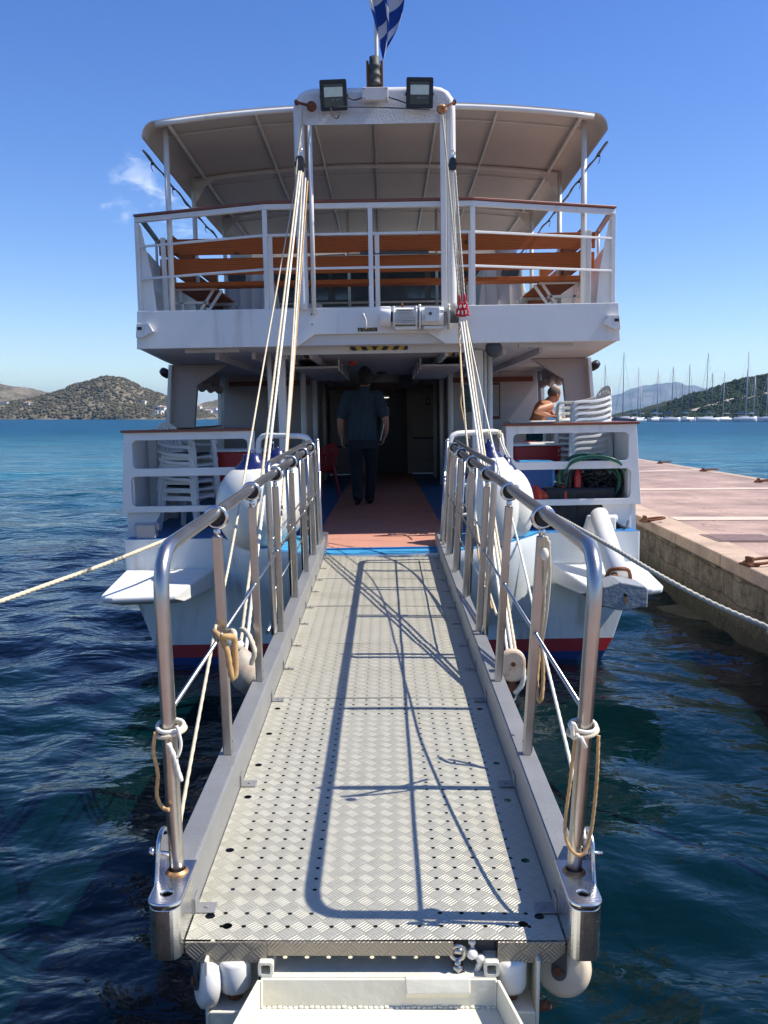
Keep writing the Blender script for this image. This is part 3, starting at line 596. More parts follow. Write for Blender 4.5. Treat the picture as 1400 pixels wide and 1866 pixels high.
for k,(yl,yr) in enumerate(((13.76,13.84),(19.25,19.7),(24.9,26.4))):
    b=MB(); x0=qx(yl)+.43; x1=qf(yr)-.33
    b.add([(x0,yl-.22,top+.012),(x1,yr-.22,top+.012),(x1,yr+.22,top+.012),(x0,yl+.22,top+.012)],[(0,1,2,3)]); tag(b.build('quay_joint_strip','strip',recalc=False),kind='structure')
b=MB(); hc=UZ(1350,982,top); b.box(hc.x-.42,hc.x+.42,hc.y-.35,hc.y+.35,top+.006,top+.016); b.box(hc.x-.36,hc.x+.36,hc.y-.29,hc.y+.29,top+.016,top+.021)
tag(b.build('manhole_cover',mat('worn_steel_lid',(.20,.13,.11),.7,.2,var=.2,scale=8,bump=.4,bscale=50),loc=(hc.x,hc.y,top)),'square steel access cover let into the pink quay paving','manhole cover')
# second quay under the photographer (the ramp stands on it)
b=MB(); b.box(-8,qx(0)+.5,-12,1.35,-3,.894); tag(b.build('quay_apron','quaywall'),kind='structure')
b=MB(); b.box(-8,qx(0)-.02,-12,1.37,.897,.91); tag(b.build('quay_apron_paving','paving'),kind='structure')
def ring(px,py,sz,lb,rz):
    p=UZ(px,py,top+.02); r=thing('mooring_ring',lb,'mooring ring',p,(0,0,rz),'rusty mooring rings along the quay edges',absolute=False)
    MB().tube([(sz*.5*math.cos(t)*1.2,sz*.32*math.sin(t),.035+.02*math.cos(t)) for t in [2*math.pi*i/20 for i in range(20)]],.017,8,closed=True).build('ring','rust',r)
    MB().box(-sz*.62,-sz*.25,-.09,.09,-.008,.02).box(-sz*.5,-sz*.38,-.05,.05,.02,.09).build('base_plate','rust',r,bevel=.008)
ring(1190,950,.30,'rusty mooring ring on the quay coping close beside the ferry corner',.1)
ring(1388,1028,.36,'big rusty mooring ring on the near coping at the right edge of the picture',.3)
ring(1212,844,.4,'small dark mooring ring on the far quay edge nearest the ferry',0)
ring(1293,858,.42,'middle of the three mooring rings on the far quay edge',0)
ring(1396,878,.42,'mooring ring on the far quay edge at the right margin',0)
# ============================================================ haze
b=MB(); b.box(-9000,9000,-3000,11000,-6,260)
o=b.build('haze',None or M['white']); o.data.materials.clear()
hm=bpy.data.materials.new('haze_air'); hm.use_nodes=True; t=hm.node_tree; t.nodes.clear(); ou=N(t,'ShaderNodeOutputMaterial'); pv=N(t,'ShaderNodeVolumePrincipled'); pv.inputs['Density'].default_value=.00012; pv.inputs['Color'].default_value=(.42,.68,1,1); pv.inputs['Anisotropy'].default_value=.3; L(t,pv.outputs[0],ou.inputs['Volume'])
o.data.materials.append(hm); tag(o,'thin blue sea haze','haze',None,'stuff'); o.display_type='WIRE'
if 'category' in o: del o['category']
# ============================================================ gangway
def tread_mat(name,holes=True,near=True,vert=False,tint=(.58,.555,.46)):
    m=bpy.data.materials.new(name); m.use_nodes=True; t=m.node_tree; p=t.nodes['Principled BSDF']
    p.inputs['Metallic'].default_value=.45; p.inputs['Roughness'].default_value=.46
    tc=N(t,'ShaderNodeTexCoord'); s=N(t,'ShaderNodeSeparateXYZ'); L(t,tc.outputs['Object'],s.inputs[0])
    def mth(op,a,b=None,c=None):
        n=N(t,'ShaderNodeMath',operation=op)
        for i,v in enumerate((a,b,c)):
            if v is None: continue
            if isinstance(v,(int,float)): n.inputs[i].default_value=v
            else: L(t,v,n.inputs[i])
        return n.outputs[0]
    if vert:
        cb_=N(t,'ShaderNodeCombineXYZ'); L(t,s.outputs['X'],cb_.inputs[0]); L(t,s.outputs['Z'],cb_.inputs[1]); s=N(t,'ShaderNodeSeparateXYZ'); L(t,cb_.outputs[0],s.inputs[0])
    A=.0419; k=1/(A*math.sqrt(2))
    u=mth('MULTIPLY',mth('ADD',s.outputs['X'],s.outputs['Y']),k); v=mth('MULTIPLY',mth('SUBTRACT',s.outputs['X'],s.outputs['Y']),k)
    fu=mth('FRACT',u); fv=mth('FRACT',v)
    par=mth('MODULO',mth('ABSOLUTE',mth('ADD',mth('FLOOR',u),mth('FLOOR',v))),2.)   # 0/1 checker
    par=mth('GREATER_THAN',par,.5)
    def cell(a,b):  # five bars across a, running along b
        st=mth('MULTIPLY_ADD',mth('COSINE',mth('MULTIPLY',mth('SUBTRACT',a,.5),2*math.pi*5)),.5,.5)
        wa=mth('LESS_THAN',mth('ABSOLUTE',mth('SUBTRACT',a,.5)),.46)
        e=N(t,'ShaderNodeMapRange',interpolation_type='SMOOTHSTEP'); e.inputs['From Min'].default_value=.46; e.inputs['From Max'].default_value=.33; L(t,mth('ABSOLUTE',mth('SUBTRACT',b,.5)),e.inputs['Value'])
        return mth('MULTIPLY',mth('MULTIPLY',st,wa),e.outputs[0])
    c0=cell(fu,fv); c1=cell(fv,fu)
    hgt=mth('ADD',mth('MULTIPLY',c0,par),mth('MULTIPLY',c1,mth('SUBTRACT',1.,par)))
    bp=N(t,'ShaderNodeBump'); bp.inputs['Strength'].default_value=.75; bp.inputs['Distance'].default_value=.0020; L(t,hgt,bp.inputs['Height']); L(t,bp.outputs[0],p.inputs['Normal'])
    # worn tops are brighter, dirt in between; broad wear and stains
    n=N(t,'ShaderNodeTexNoise'); n.inputs['Scale'].default_value=3.2; n.inputs['Detail'].default_value=8; n.inputs['Roughness'].default_value=.65; L(t,tc.outputs['Object'],n.inputs['Vector'])
    n2=N(t,'ShaderNodeTexNoise'); n2.inputs['Scale'].default_value=45; n2.inputs['Detail'].default_value=3; L(t,tc.outputs['Object'],n2.inputs['Vector'])
    dr=N(t,'ShaderNodeMix',data_type='RGBA'); dr.inputs['A'].default_value=(tint[0]*.74,tint[1]*.72,tint[2]*.66,1); dr.inputs['B'].default_value=(min(1,tint[0]*1.22),min(1,tint[1]*1.22),tint[2]*1.2,1)
    f=mth('ADD',mth('MULTIPLY',hgt,.42),mth('ADD',mth('MULTIPLY',n.outputs['Fac'],.55),mth('MULTIPLY',n2.outputs['Fac'],.22))); f=mth('SUBTRACT',f,.12); L(t,f,dr.inputs['Factor']); 
    st=N(t,'ShaderNodeMapRange'); st.inputs['From Min'].default_value=.52; st.inputs['From Max'].default_value=.72; st.inputs['To Max'].default_value=.62; n6=N(t,'ShaderNodeTexNoise'); n6.inputs['Scale'].default_value=1.7; n6.inputs['Detail'].default_value=9; n6.inputs['Roughness'].default_value=.75; L(t,tc.outputs['Object'],n6.inputs['Vector']); L(t,n6.outputs['Fac'],st.inputs['Value'])
    d2=N(t,'ShaderNodeMix',data_type='RGBA'); L(t,st.outputs[0],d2.inputs['Factor']); L(t,dr.outputs['Result'],d2.inputs['A']); d2.inputs['B'].default_value=(.36,.33,.22,1)
    L(t,d2.outputs['Result'],p.inputs['Base Color'])
    # scuffs and muddy drips
    n7=N(t,'ShaderNodeTexNoise'); n7.inputs['Scale'].default_value=11; n7.inputs['Detail'].default_value=10; n7.inputs['Roughness'].default_value=.8; n7.inputs['Distortion'].default_value=1.2; L(t,tc.outputs['Object'],n7.inputs['Vector'])
    r7=N(t,'ShaderNodeMapRange'); r7.inputs['From Min'].default_value=.60; r7.inputs['From Max'].default_value=.72; r7.inputs['To Max'].default_value=.5; L(t,n7.outputs['Fac'],r7.inputs['Value'])
    d3=N(t,'ShaderNodeMix',data_type='RGBA'); L(t,r7.outputs[0],d3.inputs['Factor']); L(t,d2.outputs['Result'],d3.inputs['A']); d3.inputs['B'].default_value=(.22,.20,.16,1); L(t,d3.outputs['Result'],p.inputs['Base Color'])
    rg=mth('MULTIPLY_ADD',n2.outputs['Fac'],.25,.33); L(t,rg,p.inputs['Roughness'])
    if holes:
        # drilled drain holes, real openings (transparent): regular grid on the sheet + larger slots along the edges
        D=A*math.sqrt(2)
        hx=mth('MULTIPLY',mth('SUBTRACT',mth('FRACT',mth('ADD',mth('DIVIDE',s.outputs['X'],D),.5)),.5),D)
        hy=mth('MULTIPLY',mth('SUBTRACT',mth('FRACT',mth('ADD',mth('DIVIDE',s.outputs['Y'],D),.5)),.5),D)
        d=mth('SQRT',mth('ADD',mth('MULTIPLY',hx,hx),mth('MULTIPLY',hy,hy)))
        h=mth('LESS_THAN',d,.0062 if near else .0036)
        ax=mth('ABSOLUTE',mth('ADD',s.outputs['X'],-.0))
        lim=mth('LESS_THAN',ax,.44)
        if near:
            mid=mth('GREATER_THAN',ax,.125)
            row=mth('LESS_THAN',s.outputs['Y'],.10); row2=mth('GREATER_THAN',s.outputs['Y'],1.62)
            gap=mth('GREATER_THAN',mth('ABSOLUTE',mth('SUBTRACT',s.outputs['Y'],.155)),.03)
            z=mth('MULTIPLY',mth('MULTIPLY',lim,mth('MAXIMUM',mid,mth('MAXIMUM',row,row2))),mth('MULTIPLY',gap,mth('GREATER_THAN',s.outputs['Y'],.035)))
            h=mth('MULTIPLY',h,z)
            for (bx,by) in ((-.455,.105),(-.4,.06),(-.462,.46),(-.462,.83),(-.462,1.1),(-.462,1.42),(-.462,1.72),(.45,.105),(.40,.07),(.458,.40),(.46,.81),(.46,1.12),(.46,1.72)):
                dx=mth('SUBTRACT',s.outputs['X'],bx); dy=mth('SUBTRACT',s.outputs['Y'],by)
                dd=mth('SQRT',mth('ADD',mth('MULTIPLY',dx,dx),mth('MULTIPLY',dy,dy))); h=mth('MAXIMUM',h,mth('LESS_THAN',dd,.0135))
        else: h=mth('MULTIPLY',h,lim)
        tr=N(t,'ShaderNodeBsdfTransparent'); ms=N(t,'ShaderNodeMixShader'); L(t,h,ms.inputs[0]); L(t,p.outputs[0],ms.inputs[1]); L(t,tr.outputs[0],ms.inputs[2]); L(t,ms.outputs[0],t.nodes['Material Output'].inputs['Surface'])
    return m
M['tread_near']=tread_mat('tread_plate_drilled',True,True); M['tread_far']=tread_mat('tread_plate',True,False,False,(.57,.54,.445)); M['tread_edge']=tread_mat('tread_plate_nose',False,False,True,(.34,.30,.24))
GA=R(1.51); GX=-.023; GY=2.195; GZ=1.13; GL=5.95
gang=thing('gangway','metal gangway with tread plate deck and tubular handrails leading up to the ferry stern','gangway',(GX,GY,GZ),(GA,0,0),absolute=False)
HW=.5
seams=[.0,1.86,2.78,3.68,4.56,5.42,GL]
for i,(a,b_) in enumerate(zip(seams,seams[1:])):
    b=MB(); a2=a+(.002 if i else 0); e=b_-.004
    nx,ny=14,max(4,int((e-a2)/.1))
    rnd=random.Random(i)
    # gently uneven sheet
    vs=[];fs=[]
    for j in range(ny+1):
        for k in range(nx+1):
            x=-HW+.001+(2*HW-.002)*k/nx; y=a2+(e-a2)*j/ny
            vs.append((x,y,.0012*math.sin(x*9+i)+.0012*math.sin(y*7+i*2)))
    for j in range(ny):
        for k in range(nx): q=j*(nx+1)+k; fs.append((q,q+1,q+nx+2,q+nx+1))
    b.add(vs,fs,0,True)
    o=b.build('tread_plate','tread_near' if i==0 else 'tread_far',gang,recalc=False)
    if i==0: o['label']='near tread plate panel with drilled drain holes'
# folded nose along the near end, cut out for the shackles
nose=[(-HW,-.004),(HW,-.004)]
def nosep(x0,x1,dp,cl,cr):
    pr=[(x0,-.003),(x1,-.003)]
    pr+=([(x1,-dp*.55),(x1-.03,-dp)] if cr else [(x1,-dp)])
    pr+=([(x0+.03,-dp),(x0,-dp*.55)] if cl else [(x0,-dp)])
    return pr
b=MB()
for pr in (nosep(-HW,-.285,.062,1,0),nosep(-.285,.205,.042,0,0),nosep(.322,HW,.062,0,1)):
    b.prism(pr,'y',-.006,0.0)
b.build('nose_plate','tread_edge',gang,bevel=.002)
b=MB(); b.box(.205,.322,.03,.05,-.07,-.004); b.box(-HW+.02,HW-.02,.115,.15,-.075,-.004)
b.build('cross_member','grey_dark',gang,bevel=.003)
for y in (1.86,2.78,3.68,4.56,5.42,5.9): MB().box(-HW,HW,y-.02,y+.02,-.06,-.006).build('cross_member','grey_dark',gang,bevel=.003)
# side beams: inner web, polished top flange, rounded end
BH=.13; BD=-.022; BW=.076
for sx in(-1,1):
    b=MB(); x0=HW+.002; 
    b.box(sx*x0,sx*(x0+BW),.10,GL+.12,BD,BH-.001)
    o=b.build('side_beam','alu',gang,bevel=.009,bseg=3)
    b=MB(); b.prism([(sx*(x0+.008),.11),(sx*(x0+BW-.006),.11),(sx*(x0+BW-.006),GL+.10),(sx*(x0+.008),GL+.10)],'z',BH+.0005,BH+.0025); b.build('top_flange','alu',gang)
    # cast end cap with a bored hole
    pts=[]; xa=sx*(x0+.001); xb=sx*(x0+BW+.004); cx=(xa+xb)/2; hw=abs(xb-xa)/2; yr=.055
    outer=[(xa,.16),(xb,.16)]
    rr=.030
    arc=[]
    y0=-.055
    for (ccx,ccy,a0) in ((max(xa,xb)-rr,y0+rr,0),(min(xa,xb)+rr,y0+rr,-90)):
        for k in range(7):
            t=R(a0-90*k/6); arc.append((ccx+rr*math.cos(t),ccy+rr*math.sin(t)))
    outer=[(min(xa,xb),.16),(max(xa,xb),.16)]+arc
    hole=[(cx+.019*math.cos(t),-.005+.019*math.sin(t)) for t in [2*math.pi*i/20 for i in range(20)]]
    b=MB(); b.plate(outer,[hole],.012,Matrix.Translation((0,0,BH-.0005)),bevel=.004)
    b.plate([(cx+(p[0]-cx)*.97,p[1]*1. if p[1]>.1 else p[1]+.002) for p in outer],[hole],BH-BD-.012,Matrix.Translation((0,0,(BH+BD)/2-.008)),bevel=.002)
    b.build('end_cap','polished',gang)
    # outboard cheek plate behind the near post
    b=MB(); X=sx*(x0+BW+.006); b.prism([(.02,BD+.03),(.30,BD+.03),(.30,BH+.0),(.24,BH+.045),(.12,BH+.10),(.095,BH+.10),(.075,BH+.075),(.02,BH-.03)],'x',X-.003,X+.003); b.tube(round_path([(X,.05,BH-.01),(X,.085,BH+.10),(X,.13,BH+.115),(X,.24,BH+.05)],.03),.007,8)
    b.build('cheek_plate','polished',gang,bevel=.002)
    MB().cyl((X-.02,.085,BH+.07),(X+.028,.085,BH+.065),.006,n=10).cyl((X-.024,.085,BH+.07),(X-.012,.085,BH+.07),.012,n=6).build('pin','polished',gang)
    # small clamps bridging beam and deck
    for y in (.14,.93,1.83,2.30,2.72,3.2,3.62,4.1,4.5,4.95,5.38):
        big=y<2
        b=MB(); wd=.05 if big else .012; b.box(sx*(HW-.055),sx*(HW+.004),y-wd/2,y+wd/2,.003,.0065)
        b.box(sx*(HW-.004),sx*(HW+.0015),y-wd/2,y+wd/2,.006,.045)
        b.cyl((sx*(HW-.03),y,.006),(sx*(HW-.03),y,.0105),.0065,n=12); b.build('deck_clamp','alu',gang,bevel=.001)
def gz(h): return BH+h
posts=[.10,.90,1.72,2.56,3.38,4.18,4.86]
RH=.866
for sx in(-1,1):
    xr=sx*(HW+.040); SHEAR[0]=.038/.87 if sx>0 else -.022/.87
    # main handrail: rises from the near post, runs aft to the boat and turns down
    path=round_path([(xr,posts[0],gz(.0)),(xr-sx*.0,posts[0]+.01,gz(RH+.02)),(xr-sx*.0,5.30,gz(RH)),(xr-sx*.0,5.36,gz(.0))],.13,8)
    MB().tube(resample(path,.05),.0205,16).build('handrail','steel',gang)
    # weld stain collar at its foot
    MB().lathe([(.0235,.0),(.034,.001),(.030,.006),(.0235,.012)],(xr,posts[0],gz(.0025)),(0,0,1),18).build('weld_collar',mat('heat_stained_weld',(.40,.22,.10),.5,.8,var=.4,scale=60),gang)
    for i,y in enumerate(posts[1:]):
        t=Vector((xr,y,gz(RH)))
        b=MB(); b.box(xr-.0165,xr+.0165,y-.0165,y+.0165,gz(.003),gz(RH-.066)); 
        b.build('post','steel',gang,bevel=.004)
        b=MB(); b.cyl((xr-.0166-.0008,y,gz(.05)),(xr+.0166+.0008,y,gz(.05)),.0045,n=8); b.build('post_bolt','black',gang)
        # eye ring carrying the handrail
        b=MB(); b.tube([(xr+.0355*math.cos(a),y+.0,gz(RH)+.0355*math.sin(a)) for a in [2*math.pi*k/28 for k in range(28)]],.0085,10,closed=True)
        b.lathe([(.009,-.066),(.013,-.055),(.012,-.045),(.009,-.040)],(xr,y,gz(RH)),(0,0,1),12)
        b.build('rail_ring','polished',gang)
        b=MB(); b.cyl((xr,y-.012,gz(RH)),(xr,y+.012,gz(RH)),.0275,n=20); b.build('ring_bush','rubber',gang)
    # second, outboard U-frame for the inboard half
    xo=xr+sx*.030
    p2=round_path([(xo,2.50,gz(.0)),(xo,2.50,gz(RH+.055)),(xo,5.22,gz(RH+.03)),(xo,5.22,gz(.0))],.09,8)
    MB().tube(resample(p2,.05),.0165,14).build('outer_handrail','steel',gang)
    for y in (3.42,4.25,4.9):
        b=MB(); b.cyl((xo,y,gz(.003)),(xo,y,gz(RH+.02)),.0125,n=10); b.cyl((xo,y-.02,gz(.45)),(xo,y+.02,gz(.45)),.018,n=10); b.build('outer_post','steel',gang)
    # end stanchions beside the ferry
    b=MB(); b.cyl((xr,5.62,gz(.003)),(xr,5.62,gz(RH+.01)),.018,n=14); b.ball((xr,5.62,gz(RH+.015)),.019,10); b.build('end_stanchion','steel',gang)
    b=MB(); b.tube(round_path([(xr-sx*.02,5.48,gz(.62)),(xr,5.48,gz(.1)),(xr,5.56,gz(-.0)),(xr-sx*.03,5.7,gz(-.02))],.1),.014,10); b.build('end_hook','steel',gang)
    # thin guard rods
    b=MB(); b.cyl((xr,posts[0]+.01,gz(.45)),(xr,5.32,gz(.45)),.0062,n=10)
    for y in posts[1:]: b.ball((xr,y-.02,gz(.45)),.0105,8)
    b.build('guard_rod','steel',gang)
    b=MB(); b.cyl((xo+sx*.006,2.5,gz(.50)),(xo+sx*.006,5.3,gz(.50)),.0055,n=8); b.cyl((xo+sx*.006,2.5,gz(.22)),(xo+sx*.006,5.3,gz(.22)),.0055,n=8); b.build('outer_guard_rod','steel',gang)
SHEAR[0]=0.
# under-carriage at the near end: vertical rollers, brackets, big side wheels
for sx,wx in((-1,-.405),(1,.365)):
    x=-.375 if sx<0 else .36
    MB().lathe([(.0,0),(.030,0),(.040,.005),(.0435,.018),(.0435,.082),(.039,.092),(.0,.094)],(x,.02,-.150),(0,0,1),28).build('end_roller','nylon',gang)
    b=MB(); b.cyl((x,.02,-.175),(x,.02,-.151),.020,n=14); b.build('roller_pin','rust',gang)
    X=x+sx*.062
    b=MB(); b.box(min(X,X+sx*.009),max(X,X+sx*.009),-.03,.12,-.235,-.04); b.box(x-.052,x+.052,.066,.10,-.20,-.04); b.box(min(x-sx*.05,X),max(x-sx*.05,X),-.03,.06,-.255,-.185)
    b.build('roller_bracket','cream',gang,bevel=.003)
b=MB(); b.cyl((.432,-.005,-.185),(.458,-.005,-.185),.014,n=6); b.cyl((.458,-.005,-.185),(.466,-.005,-.185),.010,n=12); b.build('bracket_bolt','rust',gang)
for sx in(-1,1):
    c=Vector((.508,.055,-.112)) if sx>0 else Vector((-.452,.03,-.125)); ax=(Vector((-.50,-.78,.30)) if sx>0 else Vector((-.90,-.38,.12))).normalized()
    r=.078
    MB().lathe([(.012,-.024),(r*.80,-.024),(r*.96,-.017),(r,0),(r*.96,.017),(r*.80,.024),(.012,.024)],c,ax,40).build('wheel','nylon_old' if sx>0 else 'nylon',gang)
    b=MB(); up=Vector((0,0,1))
    for q in (1,-1):
        f=c+ax*(.031*q); b.beam(f+up*.075,f-up*.012,.042,.005,up=ax); b.cyl(f-up*.012-ax*.003,f-up*.012+ax*.003,.021,n=20)
    b.build('wheel_fork','grey_dark',gang,bevel=.001)
    MB().cyl(c-up*.008-ax*.040,c-up*.008+ax*.040,.0085,n=6).cyl(c-up*.008+ax*.034,c-up*.008+ax*.041,.013,n=6).build('axle_bolt','rust',gang)
# ============================================================ landing ramp (cream steel tray on the quay)
lw=thing('landing_ramp','cream painted steel ramp tray with weld seams, in front of the gangway nose','ramp',(-.02,1.9,.91))
def lx(px,py,Y): return UY(px,py,Y)
zt=1.04; WY=2.167
x0=-.322+.0; x1=.294; fl=.21
b=MB(); b.box(x0,x1,WY-.004,WY+.004,zt-.076,zt); b.build('back_wall','cream',lw,bevel=.002)
b=MB(); b.box(x0,x1,WY+.0045,2.46,zt-.008,zt+.0015); b.build('upper_shelf','cream',lw,bevel=.002)
yf=1.40
def sl(y): return fl*(WY-y)
b=MB(); q=[(x0-sl(yf),yf),(x1+sl(yf),yf),(x1,WY-.005),(x0,WY-.005)]
b.prism(q,'z',zt-.086,zt-.078); b.build('tray_floor','cream',lw)
for sx,xx in((-1,x0),(1,x1)):
    o_=sx*sl(yf); b=MB()
    pts=[(xx+o_,yf,zt-.077),(xx,WY-.005,zt-.077),(xx,WY-.005,zt),(xx+o_,yf,zt)]
    b.add(pts+[(p[0]+sx*.008,p[1],p[2]) for p in pts],[(0,1,2,3),(4,7,6,5),(0,4,5,1),(1,5,6,2),(2,6,7,3),(3,7,4,0)]); b.build('side_wall','cream',lw,bevel=.001)
    cx=x0+.012 if sx<0 else x1-.012; q=.019; out=rrect(cx-q,cx+q,zt+.002,zt+.040,.007,3); inn=rrect(cx-q+.006,cx+q-.006,zt+.008,zt+.034,.005,3)
    MB().plate(out,[inn],.10,Matrix.Translation((0,WY+.055,0))@XZ,bevel=.001).build('hollow_stub','cream',lw)
    MB().box(cx-q+.006,cx+q-.006,WY+.06,WY+.062,zt+.008,zt+.034).build('stub_inside','black',lw)
    rnd=random.Random(3+sx); b=MB()
    for k in range(16): b.ball((xx-sx*.002,WY-.006,zt-.074+k*.0047),.004,6,sq=(1,1.3,.7))
    b.build('weld_bead','cream',lw)
rnd=random.Random(31); b=MB()
for k in range(44): b.ball((x0+(x1-x0)*(k+.5)/44,WY-.006,zt-.0765+rnd.uniform(-.001,.002)),.0048,6,sq=(1.7,1,.8))
b.build('weld_bead','cream',lw)
b=MB(); y=WY-.0045; b.add([(.055,y,zt+.003),(.225,y,zt+.003),(.225,y-.012,zt-.030),(.058,y-.010,zt-.034),(.055,y+.012,zt+.003),(.225,y+.012,zt+.003),(.225,y,zt-.05),(.055,y,zt-.052)],[(0,1,2,3),(4,5,1,0),(1,5,6,2),(2,6,7,3),(0,3,7,4)]); b.build('patch_plate','cream',lw,bevel=.003)
for cx,kind in((.195,0),(.245,1)):
    if kind==0:
        b=MB(); b.tube([(cx+.019*math.cos(a),2.20,zt+.052+.019*math.sin(a)) for a in [2*math.pi*k/20 for k in range(20)]],.007,10,closed=True); b.cyl((cx-.012,2.20,zt+.055),(cx+.012,2.19,zt+.062),.008,n=8); b.build('eye_bolt','steel',lw)
        MB().cyl((cx,2.20,zt),(cx,2.20,zt+.036),.010,n=12).cyl((cx,2.20,zt),(cx,2.20,zt+.02),.016,n=6).build('eye_stem','steel',lw)
    else:
        b=MB(); b.cyl((cx-.01,2.21,zt+.04),(cx-.012,2.21,zt+.085),.006,n=8); b.cyl((cx-.012,2.21,zt+.072),(cx-.012,2.21,zt+.082),.011,n=6); b.ball((cx-.012,2.20,zt+.048),.016,8,sq=(1,1,.9)); b.ball((cx+.010,2.20,zt+.035),.013,8); b.cyl((cx+.0,2.20,zt),(cx+.012,2.20,zt+.03),.008,n=8); b.build('shackle_bolt','nylon',lw)
MB().box(-.33,.30,1.20,1.60,.912,zt-.088).build('ramp_base','cream',lw,bevel=.004)
# ============================================================ short lashings on the rails
def G(x,y,z): 
    x+=(.038/.87 if x>0 else -.022/.87)*max(0,z-.13)
    v=Vector((x,y*math.cos(GA)-z*math.sin(GA),y*math.sin(GA)+z*math.cos(GA))); return v+Vector((GX,GY,GZ))
def rope(name,pts,r,mt,label,cat='rope',group=None,n=9,tw=60,dp=.13,step=None,sp=6):
    P=resample(spline(pts,sp),step or max(.006,r*1.1)); p0=P[0]
    o=MB().tube(P,r,n,twist=tw,depth=dp).build(name,mt,loc=tuple(p0)); tag(o,label,cat,group); return o
for sx in(-1,1):
    xr=sx*(HW+.04)
    lab='cream cord lashed round the near left handrail post, its tail hanging down' if sx<0 else 'cream cord looped round the near right handrail post with a long hanging loop'
    root=thing('cord_lashing',lab,'cord',G(xr,.1,gz(.40)))
    for k,(zz,mt) in enumerate(((.42,'rope_white'),(.405,'rope'))):
        b=MB(); P=[G(xr+(.029+.004*k+(.012 if math.cos(t)*sx<-.6 else 0))*math.cos(t),.1+(.029+.004*k)*math.sin(t),gz(zz+.008*math.sin(t+k))) for t in [2*math.pi*i/24 for i in range(24)]]
        b.tube(P,.0055,8,closed=True); b.build('turn',mt,root)
    if sx<0:
        b=MB(); b.tube(resample(spline([G(xr-.03,.08,gz(.41)),G(xr-.036,.07,gz(.36)),G(xr-.028,.07,gz(.30)),G(xr-.034,.07,gz(.24)),G(xr-.022,.07,gz(.205)),G(xr-.002,.065,gz(.20))],6),.006),.0052,8,twist=90,depth=.15); b.build('tail','rope_tan',root)
        b=MB(); b.tube(resample(spline([G(xr+.03,.07,gz(.43)),G(xr+.038,.07,gz(.38)),G(xr+.026,.065,gz(.345)),G(xr+.012,.065,gz(.37))],6),.006),.0045,8); b.tube(resample(spline([G(xr+.006,.065,gz(.385)),G(xr+.02,.064,gz(.345)),G(xr+.026,.066,gz(.31)),G(xr+.034,.066,gz(.28))],6),.006),.0068,8,twist=90,depth=.2); b.build('loop','rope_white',root)
    else:
        b=MB(); b.tube(resample(spline([G(xr-.03,.075,gz(.41)),G(xr-.036,.07,gz(.28)),G(xr-.040,.07,gz(.14)),G(xr-.018,.06,gz(.085)),G(xr+.012,.06,gz(.08)),G(xr+.030,.07,gz(.14)),G(xr+.034,.07,gz(.28)),G(xr+.032,.08,gz(.40))],8),.006),.0048,8,twist=90,depth=.15); b.build('loop','rope_tan',root)
        b=MB(); b.tube(resample(spline([G(xr-.03,.07,gz(.42)),G(xr-.042,.066,gz(.44)),G(xr-.038,.066,gz(.40)),G(xr-.026,.06,gz(.41))],6),.006),.006,8); b.tube([G(xr-.02,.06,gz(.405)),G(xr-.004,.058,gz(.375))],.005,8); b.build('knot','rope_white',root)
# ============================================================ ferry
ferry=thing('ferry','white two deck excursion ferry moored stern to, with blue decks and a brown shade canopy','ferry',tuple(FP),(0,ROLL,0))
OFF[ferry.name]=FP.copy()
DZ=1.29                                   # main deck height
def hb(Y): return 2.63+.14*min(1,max(0,(Y-8.9)/4))+.12*min(1,max(0,(Y-13)/8)) - max(0,(Y-24)/12)**2*2.3   # half beam at deck
# hull lofted from the transom to the bow
HS=[]
def hsec(Y,cx=0,rake=0):
    h=hb(Y); t=max(0,(Y-22)/14); s=lambda k:h*k
    zz=[(s(1),DZ),(s(1.0),.88),(s(.985),.80),(s(.93),.46),(s(.895),.205),(s(.865),.075),(s(.80),-.25),(s(.5),-.6)]
    return zz
secs=[8.95,9.6,11,13,15,18,21,24,27,30,33,35.5]
bands=[(0,'hull')]
b=MB()
for si in range(len(secs)-1):
    A_=hsec(secs[si]); B_=hsec(secs[si+1])
    for sg in(-1,1):
        for k in range(len(A_)-1):
            mi=0 if k<4 else (1 if k==4 else 2)
            ra=[(sg*A_[k][0],secs[si],A_[k][1]),(sg*A_[k+1][0],secs[si],A_[k+1][1]),(sg*B_[k+1][0],secs[si+1],B_[k+1][1]),(sg*B_[k][0],secs[si+1],B_[k][1])]
            b.add(ra,[(0,1,2,3)],mi)
# transom, raked slightly forward at the foot
A_=hsec(8.95)
for k in range(len(A_)-1):
    mi=0 if k<4 else (1 if k==4 else 2)
    b.add([(-A_[k][0],8.95,A_[k][1]),(A_[k][0],8.95,A_[k][1]),(A_[k+1][0],8.95,A_[k+1][1]),(-A_[k+1][0],8.95,A_[k+1][1])],[(0,1,2,3)],mi)
for i,p in enumerate(b.v):
    if p[1]<8.96: b.v[i]=(p[0],8.95-.10*min(1,max(0,(.9-p[2])/1.)) if p[2]<.9 else p[1],p[2])
hull=b.build('hull',['hull','red','navy'],ferry,bevel=.012)
# sheet of deck; carpet runner
b=MB(); Ys=[8.955,9.6,11,13,15,18,21,24]
b.loft([[Vector((-hb(y)+.01,y,DZ-.02)),Vector((hb(y)-.01,y,DZ-.02)),Vector((hb(y)-.01,y,DZ)),Vector((-hb(y)+.01,y,DZ))] for y in Ys],sm=False); b.build('main_deck','blue_deck',ferry)
